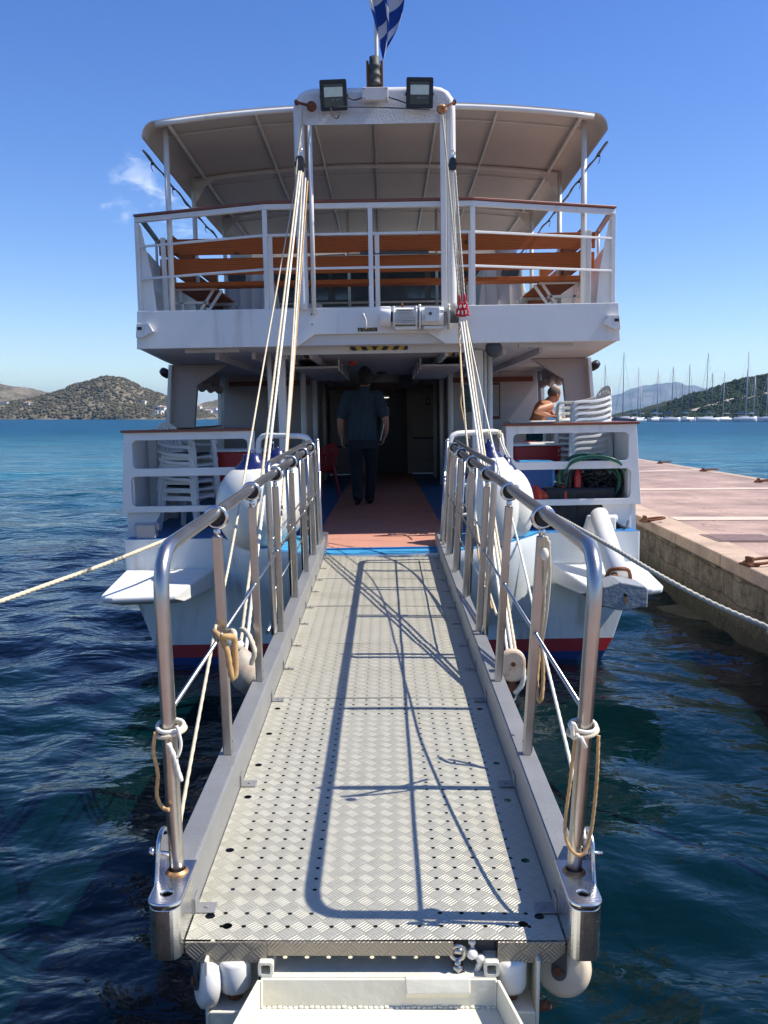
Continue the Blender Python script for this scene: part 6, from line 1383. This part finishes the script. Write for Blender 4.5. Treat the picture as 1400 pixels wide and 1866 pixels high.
b=MB(); b.tube(resample(spline([gp(984,1150,3.35),gp(988,1180,3.3),gp(990,1230,3.28),gp(988,1268,3.26),gp(984,1279,3.26),gp(980,1268,3.27),gp(979,1235,3.3),gp(984,1180,3.33)],7),.01),.0075,8,twist=60,depth=.13); b.build('loop','rope_tan',cr)
b=MB(); b.tube(resample(spline([gp(996,978,3.0),gp(998,1020,3.02),gp(993,1060,3.05),gp(990,1120,3.1),gp(984,1165,3.15)],7),.01),.006,8,twist=60,depth=.13); b.tube(resample(spline([gp(1000,985,3.0),gp(1002,1050,3.02),gp(996,1120,3.05),gp(988,1168,3.1)],7),.01),.0055,8); b.build('hanging_part','rope',cr)
b=MB(); b.ball(gp(993,1010,2.98),.014,8,sq=(1,1,1.6)); b.build('knot','rope_white',cr)
# ring binding on the second right post ring
# ============================================================ mooring lines
wrope('mooring_line',[Vector((-7.6,1.2,.93)),UY(-330,1215,4.3),UY(-60,1118,5.6),UY(80,1068,6.4),UY(200,1025,7.2),UY(300,985,8.0),UY(370,958,8.8),UY(470,928,9.3),UY(560,912,9.4)],.016,'rope','cream mooring line from the left edge of the picture up to the ferry deck','mooring lines of the ferry',tw=38,dp=.16,n=12,step=.012)
wrope('mooring_line',[Vector((4.35,2.6,.93)),UY(1500,1185,5.0),UY(1400,1143,5.35),UY(1300,1100,5.75),UY(1200,1047,6.2),UY(1100,988,7.0),UY(1010,938,8.1),UY(960,915,8.9),UY(905,905,9.4)],.016,'rope_grey','grey green mooring line sagging from the ferry deck to the right edge','mooring lines of the ferry',tw=38,dp=.16,n=12,step=.012)
# ============================================================ anchor
c=UY(1139,1086,7.35)
an=thing('anchor','grey painted anchor crown with a rust streak, housed under the white anchor pipe','anchor',tuple(c))
pl=[(-.195,.02),(-.19,.075),(-.05,.125),(.165,.085),(.19,.06),(.19,-.075),(.02,-.125),(-.06,-.12),(-.195,-.085)]
MB().prism([(c.x+x,c.z+z) for x,z in pl],'y',c.y-.02,c.y+.30).build('crown','grey_anchor',an,bevel=.012)
MB().lathe([(0,-.001),(.016,-.001),(.018,.004)],(c.x-.0,c.y-.024,c.z+.015),(0,1,0),14).build('pin_hole','black',an)
b=MB(); rnd=random.Random(1); st=[(c.x-.012,c.z+.008),(c.x+.012,c.z+.008),(c.x+.016,c.z-.03),(c.x+.010,c.z-.06),(c.x+.002,c.z-.075),(c.x-.008,c.z-.055),(c.x-.014,c.z-.03)]
b.prism(st,'y',c.y-.0235,c.y-.0205); b.build('rust_streak',mat('rust_stain',(.42,.20,.07),.8,var=.4,scale=60),an)
for sg in(-1,1): MB().prism([(c.x+sg*.10,c.z-.04),(c.x+sg*.21,c.z-.02),(c.x+sg*.22,c.z-.12),(c.x+sg*.14,c.z-.115)],'y',c.y+.08,c.y+.55).build('fluke','grey_anchor',an,bevel=.01)
MB().cyl(c+Vector((-.03,.2,.05)),UY(1118,1040,8.0),.035,n=12).build('shank','rust',an)
# ============================================================ gear on the right stern deck
bx=fthing('blue_box','big blue plastic box with light blue lid behind the right fenders','box',(1.60,9.62,DZ+.003))
MB().box(1.42,1.86,9.45,9.9,DZ+.005,1.945).build('body','blueplastic',bx,bevel=.03,bseg=3); MB().box(1.40,1.88,9.43,9.92,1.948,1.985).build('lid','bluelid',bx,bevel=.012)
c=B(1003,900,9.25); sp=fthing('line_spool','red waisted plastic line spool on the right stern deck','spool',(c.x,9.28,c.z-.12))
MB().lathe([(0,-.16),(.09,-.16),(.125,-.15),(.125,-.14),(.09,-.11),(.066,-.05),(.062,0),(.068,.05),(.09,.11),(.125,.14),(.125,.15),(.09,.16),(0,.16)],(c.x,9.33,c.z-.035),(1,.25,0),28).build('reel','redspool',sp)
c=B(1054,905,9.3); ex=fthing('fire_extinguisher','red fire extinguisher standing among the hoses','extinguisher',(c.x,9.33,DZ+.003))
MB().lathe([(0,0),(.036,0),(.038,.02),(.038,.38),(.028,.43),(.016,.45),(.016,.47),(0,.47)],(c.x,9.33,DZ+.16),(0,0,1),20).build('cylinder','redplastic',ex)
b=MB(); b.box(c.x-.02,c.x+.06,9.32,9.34,DZ+.63,DZ+.65); b.tube(spline([(c.x,9.31,DZ+.63),(c.x-.08,9.29,DZ+.6),(c.x-.09,9.29,DZ+.4),(c.x-.07,9.29,DZ+.3)],5),.010,8); b.build('valve_and_hose','black',ex); MB().box(c.x-.06,c.x+.06,9.27,9.39,DZ+.004,DZ+.158).build('stand','black',ex)
ct=fthing('black_crate','black plastic crate full of gear under the hose coil','crate',(2.1,9.5,DZ+.003))
MB().box(1.72,2.46,9.26,9.75,DZ+.004,1.72).build('body','black',ct,bevel=.03)
b=MB(); 
for k in range(7): b.box(1.76+k*.1,1.82+k*.1,9.25,9.258,DZ+.08,1.66)
b.build('ribs','rubber',ct)
rnd=random.Random(11); b=MB()
for k in range(14): b.ball((1.8+rnd.random()*.6,9.35+rnd.random()*.35,1.70+rnd.random()*.07),rnd.uniform(.05,.10),8,sq=(1.3,1,.6))
b.build('contents','black',ct)
# hoses
def coil(c,R1,R2,n,r,mt,name,label,tilt=0,seed=0,arc=2*math.pi,yj=.05,cat='hose'):
    rnd=random.Random(seed); P=[]
    m=40
    for k in range(int(n*m)):
        t=2*math.pi*k/m; w=.02*math.sin(3*t+seed)+.035*math.sin(t*.37+seed*2)+.02*math.sin(t*1.31); P.append(Vector((c.x+(R1+w+.012*math.sin(t*.21+seed))*math.cos(t),c.y+yj*math.sin(t*.31+seed)-.03*math.sin(t),c.z+(R2+w)*math.sin(t)+.02*math.sin(t*.53))))
    o=MB().tube(P,r,8).build(name,mt,loc=tuple(P[0])); tag(o,label,cat); return o
cc=B(1085,884,9.10); cc.y=9.36
coil(F2W(cc),.30,.265,3.3,.0135,'green','garden_hose','dark green garden hose coiled over the middle rail of the right bulwark',seed=1)
cc2=B(1095,880,9.1); cc2.y=9.42
coil(F2W(cc2),.24,.22,4.2,.018,'rubber','black_hose','thick black hose looped behind the green hose',seed=3)
c3=B(1100,885,9.1); c3.y=9.45
b=MB(); rnd=random.Random(5)
for k in range(9):
    P=[F2W(c3)+Vector((rnd.uniform(-.22,.22),rnd.uniform(-.08,.08),rnd.uniform(-.18,.22))) for _ in range(6)]; b.tube(spline(P,7),.011,7)
tag(b.build('cable_tangle','rubber',loc=tuple(F2W(c3))),'tangle of black cables inside the hose loops','cables')
cg=B(1085,838,9.1); b=MB()
for k in range(3):
    P=[B(1028+k*2,862-k*2,9.12),B(1045,843-k*2,9.11),B(1085,834-k*2,9.12),B(1125,842-k*1.5,9.12),B(1140,858,9.2)]; b.tube(spline([F2W(p) for p in P],8),.009,8)
tag(b.build('garden_hose','green',loc=tuple(F2W(cg))),'loops of green hose draped over the top of the middle bulwark rail','hose')
wrope('deck_cable',[UY(1120,950,9.25),UY(1128,956,9.12),UY(1140,962,9.05),UY(1145,950,9.15)],.012,'rubber','black cable trailing from the crate over the blue deck edge',None,'cable',dp=0)
# ============================================================ flag
def flag():
    H=2.0; nz,nu=90,46; V=[];F=[]
    base=B(699,116,8.98)
    top_z=base.z+H
    me_cols=[]
    for j in range(nz+1):
        v=j/nz; z=base.z+v*H
        wd=.03+.29*min(1,v*3.0)**.8+.02*math.sin(v*9)
        for i in range(nu+1):
            u=i/nu
            ph=u*4.2*math.pi+1.4*math.sin(v*4+.5)+.8*v*3
            x=base.x+.00+ (-.5+u)*wd*1.15+.045*math.sin(ph)*min(1,v*4)-.035*v*1.2+ .035*math.sin(v*7.5)
            y=8.93+.075*math.cos(ph)*min(1,v*4)
            zz=z+ .10*(1-min(1,v*3))*abs(u-.45)*2
            V.append((x,y,zz)); me_cols.append((u,v))
    for j in range(nz):
        for i in range(nu): a=j*(nu+1)+i; F.append((a,a+1,a+nu+2,a+nu+1))
    me=bpy.data.meshes.new('flag'); me.from_pydata([tuple(Vector(p)-base) for p in V],[],F); me.polygons.foreach_set('use_smooth',[True]*len(F))
    uv=me.uv_layers.new(name='UVMap')
    for l in me.loops: uv.data[l.index].uv=me_cols[l.vertex_index]
    m=bpy.data.materials.new('flag_cloth'); m.use_nodes=True; t=m.node_tree; p=t.nodes['Principled BSDF']; p.inputs['Roughness'].default_value=.85
    tc=N(t,'ShaderNodeTexCoord'); s=N(t,'ShaderNodeSeparateXYZ'); L(t,tc.outputs['UV'],s.inputs[0])
    a=N(t,'ShaderNodeMath',operation='MULTIPLY_ADD'); L(t,s.outputs['X'],a.inputs[0]); a.inputs[1].default_value=-.30; L(t,s.outputs['Y'],a.inputs[2])
    d=N(t,'ShaderNodeMath',operation='MULTIPLY_ADD'); L(t,a.outputs[0],d.inputs[0]); d.inputs[1].default_value=5.6; d.inputs[2].default_value=.62
    f=N(t,'ShaderNodeMath',operation='FRACT'); L(t,d.outputs[0],f.inputs[0]); g=N(t,'ShaderNodeMath',operation='GREATER_THAN'); L(t,f.outputs[0],g.inputs[0]); g.inputs[1].default_value=.62
    x=N(t,'ShaderNodeMix',data_type='RGBA'); x.inputs['A'].default_value=(.012,.075,.33,1); x.inputs['B'].default_value=(.75,.75,.75,1); L(t,g.outputs[0],x.inputs['Factor']); L(t,x.outputs['Result'],p.inputs['Base Color'])
    nn=N(t,'ShaderNodeTexNoise'); nn.inputs['Scale'].default_value=14; bp=N(t,'ShaderNodeBump'); bp.inputs['Strength'].default_value=.4; bp.inputs['Distance'].default_value=.02; L(t,tc.outputs['Object'],nn.inputs['Vector']); L(t,nn.outputs['Fac'],bp.inputs['Height']); L(t,bp.outputs[0],p.inputs['Normal'])
    me.materials.append(m); o=bpy.data.objects.new('flag',me); C.objects.link(o); o.location=F2W(base); o.rotation_euler=MR.to_euler(); tag(o,'limp blue and white striped flag hanging from the staff above the gantry','flag')
    so_=o.modifiers.new('thick','SOLIDIFY'); so_.thickness=.003
flag()
# ============================================================ people
def shirt_mat():
    m=bpy.data.materials.new('striped_dark_shirt'); m.use_nodes=True; t=m.node_tree; p=t.nodes['Principled BSDF']; p.inputs['Roughness'].default_value=.9
    tc=N(t,'ShaderNodeTexCoord'); s=N(t,'ShaderNodeSeparateXYZ'); L(t,tc.outputs['Object'],s.inputs[0])
    d=N(t,'ShaderNodeMath',operation='MULTIPLY'); L(t,s.outputs['X'],d.inputs[0]); d.inputs[1].default_value=62
    f=N(t,'ShaderNodeMath',operation='FRACT'); L(t,d.outputs[0],f.inputs[0]); g=N(t,'ShaderNodeMath',operation='GREATER_THAN'); L(t,f.outputs[0],g.inputs[0]); g.inputs[1].default_value=.68
    x=N(t,'ShaderNodeMix',data_type='RGBA'); x.inputs['A'].default_value=(.012,.024,.040,1); x.inputs['B'].default_value=(.060,.11,.15,1); L(t,g.outputs[0],x.inputs['Factor']); L(t,x.outputs['Result'],p.inputs['Base Color'])
    n=N(t,'ShaderNodeTexNoise'); n.inputs['Scale'].default_value=9; n.inputs['Detail'].default_value=3; L(t,tc.outputs['Object'],n.inputs['Vector']); bp=N(t,'ShaderNodeBump'); bp.inputs['Strength'].default_value=.7; bp.inputs['Distance'].default_value=.03; L(t,n.outputs['Fac'],bp.inputs['Height']); L(t,bp.outputs[0],p.inputs['Normal'])
    return m
M['shirt']=shirt_mat()
def limb(b,pts,rad,n=14):
    P=spline(pts,5); r=[]; k=len(pts)
    for i in range(len(P)):
        t=i/(len(P)-1)*(k-1); j=min(int(t),k-2); r.append(rad[j]+(rad[j+1]-rad[j])*(t-j))
    b.tube(P,r,n); b.ball(P[0],r[0],n); b.ball(P[-1],r[-1],n)
def rings(b,secs,n=24):
    # secs: (center, (ax, ay), lean dir matrix) -> elliptical loft
    rr=[]
    for c,ax,ay,X,Y in secs:
        c=Vector(c); rr.append([c+X*(ax*math.cos(2*math.pi*i/n))+Y*(ay*math.sin(2*math.pi*i/n)) for i in range(n)])
    b.loft(rr)
def voxel(o,v,sm=4):
    m=o.modifiers.new('remesh','REMESH'); m.mode='VOXEL'; m.voxel_size=v; m.use_smooth_shade=True
    s=o.modifiers.new('smooth','SMOOTH'); s.iterations=sm; s.factor=.5
def hand(b,wrist,dirv,palmn,thumb,curl=.5,sc=1.):
    # dirv: direction of the fingers, palmn: palm normal, thumb: side of the thumb
    w=Vector(wrist); d=Vector(dirv).normalized(); pn=Vector(palmn); pn=(pn-d*pn.dot(d)).normalized(); t=Vector(thumb); t=(t-d*t.dot(d)-pn*t.dot(pn)).normalized()
    for k in range(5): 
        u=(-.030+.015*k)*sc; limb(b,[w+t*(u*.6),w+d*.045*sc+t*u,w+d*.085*sc+t*u*1.1],[.015*sc,.014*sc,.012*sc],8)
    for k,(ln,off) in enumerate(((.072,.031),(.082,.011),(.076,-.010),(.060,-.029))):
        base=w+d*.085*sc+t*off*sc; c=curl*(1+.12*k)
        p1=base+(d*math.cos(c*.6)+pn*math.sin(c*.6))*ln*.42*sc; p2=p1+(d*math.cos(c*1.5)+pn*math.sin(c*1.5))*ln*.33*sc; p3=p2+(d*math.cos(c*2.1)+pn*math.sin(c*2.1))*ln*.25*sc
        limb(b,[base,p1,p2,p3],[.0105*sc,.0095*sc,.0085*sc,.0072*sc],8)
    b0=w+d*.02*sc+t*.032*sc; p1=b0+(d*.6+t*.75+pn*.25).normalized()*.038*sc; p2=p1+(d*.9+t*.25+pn*.4).normalized()*.034*sc; limb(b,[b0,p1,p2],[.014*sc,.0115*sc,.009*sc],8)
def head(b,c,fwd,up,r=.118):
    c=Vector(c); f=Vector(fwd).normalized(); u=Vector(up); u=(u-f*u.dot(f)).normalized(); s=f.cross(u)
    T=Matrix((( *s,0),( *f,0),( *u,0),(0,0,0,1))).transposed(); T.translation=c
    q=MB(); q.ball((0,.0,.015),r,22,sq=(.66,.80,.92)); q.ball((0,.022,-.045),r*.72,18,sq=(.70,.86,.95)); q.ball((0,.060,-.085),r*.30,12,sq=(1.0,.8,.7))
    limb(q,[(0,.083,.005),(0,.104,-.022),(0,.090,-.032)],[.011,.015,.013],8)
    limb(q,[(-.022,.084,-.058),(0,.092,-.057),(.022,.084,-.058)],[.006,.008,.006],8)
    for sx in(-1,1):
        limb(q,[(sx*.046,.074,.025),(sx*.020,.086,.026)],[.009,.011],8); q.ball((sx*.030,.078,.006),.012,10)
        q.ball((sx*.079,-.004,-.008),.030,12,sq=(.28,.62,1.05)); limb(q,[(sx*.080,-.008,.018),(sx*.088,-.02,.008),(sx*.084,-.012,-.028)],[.006,.006,.006],8)
    b.add(q.v,q.f,0,True,T); return T
# ---- the man walking away up the carpet
MY=12.0
def mp(px,py,dy=0.): return B(px,py,MY+dy)
base=Vector((mp(664,920).x,MY,DZ+.014))
man=fthing('person','man seen from behind walking into the ferry, dark striped shirt and dark trousers, folder under his right arm','person',tuple(base))
man['label']='man walking away up the carpet in a dark striped shirt, folder in his right hand'
def q(x,z,y=0): return base+Vector((x,y,z))
X=Vector((1,0,0)); Y=Vector((0,1,0))
b=MB()
head(b,q(.045,1.715,.03),(.10,1,-.05),(0,0,1),.134)
limb(b,[q(.02,1.48,-.01),q(.035,1.56,0),q(.045,1.63,.02)],[.075,.064,.062])
rings(b,[(q(0,.90),.165,.105,X,Y),(q(0,1.05),.165,.105,X,Y),(q(0,1.25),.175,.11,X,Y),(q(0,1.42),.185,.105,X,Y),(q(.01,1.51),.11,.08,X,Y)])
la=[q(-.19,1.475),q(-.25,1.30,-.02),q(-.29,1.155,-.01),q(-.295,1.0,.06),q(-.285,.925,.09)]
ra=[q(.205,1.475),q(.265,1.31,-.04),q(.305,1.16,-.05),q(.31,1.02,.02),q(.295,.935,.06)]
limb(b,la,[.062,.056,.049,.042,.030]); limb(b,ra,[.062,.056,.049,.042,.030])
hand(b,q(-.283,.915,.092),(.02,.10,-1),(1,-.2,0),(0,1,.1),.5,1.08)
hand(b,q(.292,.925,.062),(-.28,.10,-1),(-1,.0,.1),(0,1,.1),.75,1.08)
for sx,yf,yk,kn in((-1,-.30,.04,.50),(1,.20,.14,.52)):
    limb(b,[q(sx*.095,.92),q(sx*.10,kn,yk),q(sx*.085,.10,yf)],[.09,.06,.04])
bo=b.build('body','skin_m',man,recalc=False); voxel(bo,.0065,3)
# hair
b=MB(); b.ball(q(.044,1.757,.010),.134,22,sq=(.70,.84,.84)); b.ball(q(.044,1.705,-.026),.114,18,sq=(.74,.72,.85)); ho_=b.build('hair','hair',man,recalc=False); voxel(ho_,.007,3)
# shirt
b=MB(); rings(b,[(q(.0,.885,.0),.205,.145,X,Y),(q(0,.93,0),.208,.148,X,Y),(q(0,1.02,0),.205,.145,X,Y),(q(-.005,1.15,0),.202,.142,X,Y),(q(-.003,1.28,0),.205,.136,X,Y),(q(0,1.40,0),.210,.126,X,Y),(q(.005,1.475,0),.188,.112,X,Y),(q(.012,1.525,0),.135,.095,X,Y),(q(.02,1.56,0),.082,.078,X,Y)])
for sg,A_ in((-1,la),(1,ra)):
    limb(b,[A_[0]+Vector((-sg*.05,0,.0)),A_[0],A_[1],A_[1].lerp(A_[2],.45)],[.080,.076,.074,.082],18)
sh=b.build('shirt','shirt',man,recalc=False); voxel(sh,.009,4)
b=MB(); b.tube([q(.032,1.585,.0)+Vector((.070*math.cos(t),.066*math.sin(t),.006*math.sin(t))) for t in [2*math.pi*i/24 for i in range(24)]],.018,10,closed=True); b.build('collar','shirt',man)
b=MB(); b.box(base.x+.222,base.x+.226,MY-.12,MY+.10,base.z+1.03,base.z+1.05)
# trousers
b=MB(); rings(b,[(q(0,.99),.175,.125,X,Y),(q(0,.93),.195,.135,X,Y),(q(0,.84),.195,.140,X,Y),(q(0,.76),.19,.135,X,Y)])
for sx,yf,yk,kn in((-1,-.30,.04,.50),(1,.20,.14,.52)):
    limb(b,[q(sx*.098,.84),q(sx*.105,.68,yk*.5),q(sx*.10,kn,yk),q(sx*.09,.28,(yk+yf)*.5),q(sx*.070,.085+(.05 if sx<0 else 0),yf)],[.112,.102,.080,.072,.070],16)
tr=b.build('trousers','trousers',man,recalc=False); voxel(tr,.009,4)
b=MB(); b.tube([q(0,.955)+Vector((.186*math.cos(t),.130*math.sin(t),0)) for t in [2*math.pi*i/28 for i in range(28)]],.013,8,closed=True); b.build('belt','black',man)
for sx,yf,lift in((-1,-.30,.10),(1,.20,0)):
    b=MB(); c=q(sx*.072,.045+lift*.4,yf)
    b.ball(c+Vector((0,-.03,.01+lift*.5)),.052,14,sq=(.85,1,1.0)); limb(b,[c+Vector((0,-.03,-.005+lift*.6)),c+Vector((sx*.01,.08,-.008)),c+Vector((sx*.02,.17,-.014-lift*.2))],[.044,.046,.036],12); so_=b.build('shoe','shoe',man,recalc=False); voxel(so_,.007,3)
b=MB(); b.lathe([(.036,-.012),(.038,0),(.036,.012)],q(-.288,.945,.085),(.1,-.1,1),18); b.build('wristwatch','polished',man)
fo=fthing('folder','dark folder held under the walking man\'s right arm','folder',tuple(q(.27,.90,.05)))
T=Matrix.Translation(q(.250,.995,.08))@Matrix.Rotation(R(13),4,'Y')@Matrix.Rotation(R(6),4,'Z')
MB().box(-.008,.008,-.15,.15,-.13,.13,M4=T).build('cover','black',fo,bevel=.003)
MB().box(-.0055,.0055,-.153,-.1505,-.125,.125,M4=T).build('paper_edge','wallwhite',fo)
# ---- the shirtless man leaning on the table by the side window
SY=13.9
def sp_(px,py,dy=0.): return B(px,py,SY+dy)
ft=Vector((sp_(972,800).x,SY,DZ+.004))
sm_=fthing('person','shirtless tanned man in teal swim shorts leaning over a high white table','person',tuple(ft))
hip=sp_(974,776); sho=sp_(997,738); d=(sho-hip).normalized(); nrm=Vector((d.z,0,-d.x)); 
b=MB()
Yv=Vector((0,1,0))
fw=Vector((.45,.9,0)).normalized(); sd=Vector((.75,-.65,0)).normalized()   # turned three quarters away, facing right
def tor(t,w,dp,off=0): 
    c=hip.lerp(sho,t)+nrm*off; return (c,w,dp,nrm,Yv)
rings(b,[tor(-.25,.125,.16),tor(0,.118,.16),tor(.25,.112,.15,-.008),tor(.5,.122,.165,-.02),tor(.75,.132,.185,-.03),tor(.95,.120,.190,-.025),tor(1.10,.085,.14,-.01),tor(1.2,.06,.07,.01)])
hc_=sp_(1011,718); 
limb(b,[sho+d*.06,sho+d*.13+Vector((.02,0,0)),hc_+Vector((-.03,0,-.07))],[.072,.060,.058])
head(b,hc_,(.9,.45,-.18),(.25,0,1),.122)
# near arm: elbow drawn back, hand on the table
s1=sho+Vector((.01,-.19,-.02)); e1=sp_(977,748,-.34); w1=sp_(1001,757,-.22)
limb(b,[s1,s1.lerp(e1,.5)+Vector((-.01,-.02,0)),e1,e1.lerp(w1,.5),w1],[.066,.054,.045,.042,.029])
hand(b,w1,(1,.1,-.15),(0,0,-1),(0,1,0),.35,1.0)
s2=sho+Vector((.03,.17,-.03)); e2=sp_(1008,756,.20); w2=sp_(1022,759,.1)
limb(b,[s2,s2.lerp(e2,.5),e2,w2],[.062,.052,.044,.029]); hand(b,w2,(1,-.1,-.1),(0,0,-1),(0,-1,0),.3,1.0)
for sy in(-1,1): limb(b,[hip+Vector((0,sy*.09,-.1)),Vector((ft.x-.02,SY+sy*.11,DZ+.52)),Vector((ft.x-.04+sy*.05,SY+sy*.12,DZ+.09))],[.095,.062,.042]); limb(b,[Vector((ft.x-.06+sy*.05,SY+sy*.12,DZ+.045)),Vector((ft.x+.06+sy*.05,SY+sy*.13,DZ+.04)),Vector((ft.x+.13+sy*.05,SY+sy*.14,DZ+.03))],[.036,.034,.026])
bo=b.build('body','skin',sm_,recalc=False); voxel(bo,.0075,4)
b=MB(); c=hc_+Vector((-.012,-.004,.026)); b.ball(c,.120,20,sq=(.86,.76,.80)); ho_=b.build('hair','greyhair',sm_,recalc=False); voxel(ho_,.007,2)
b=MB(); rings(b,[tor(-.10,.140,.178),tor(-.32,.145,.185)]); 
for sy in(-1,1): limb(b,[hip+Vector((0,sy*.085,-.08)),hip+Vector((.0,sy*.10,-.28)),hip+Vector((-.005,sy*.105,-.46))],[.115,.112,.112],16)
so_=b.build('swim_shorts','trunks',sm_,recalc=False); voxel(so_,.010,4)
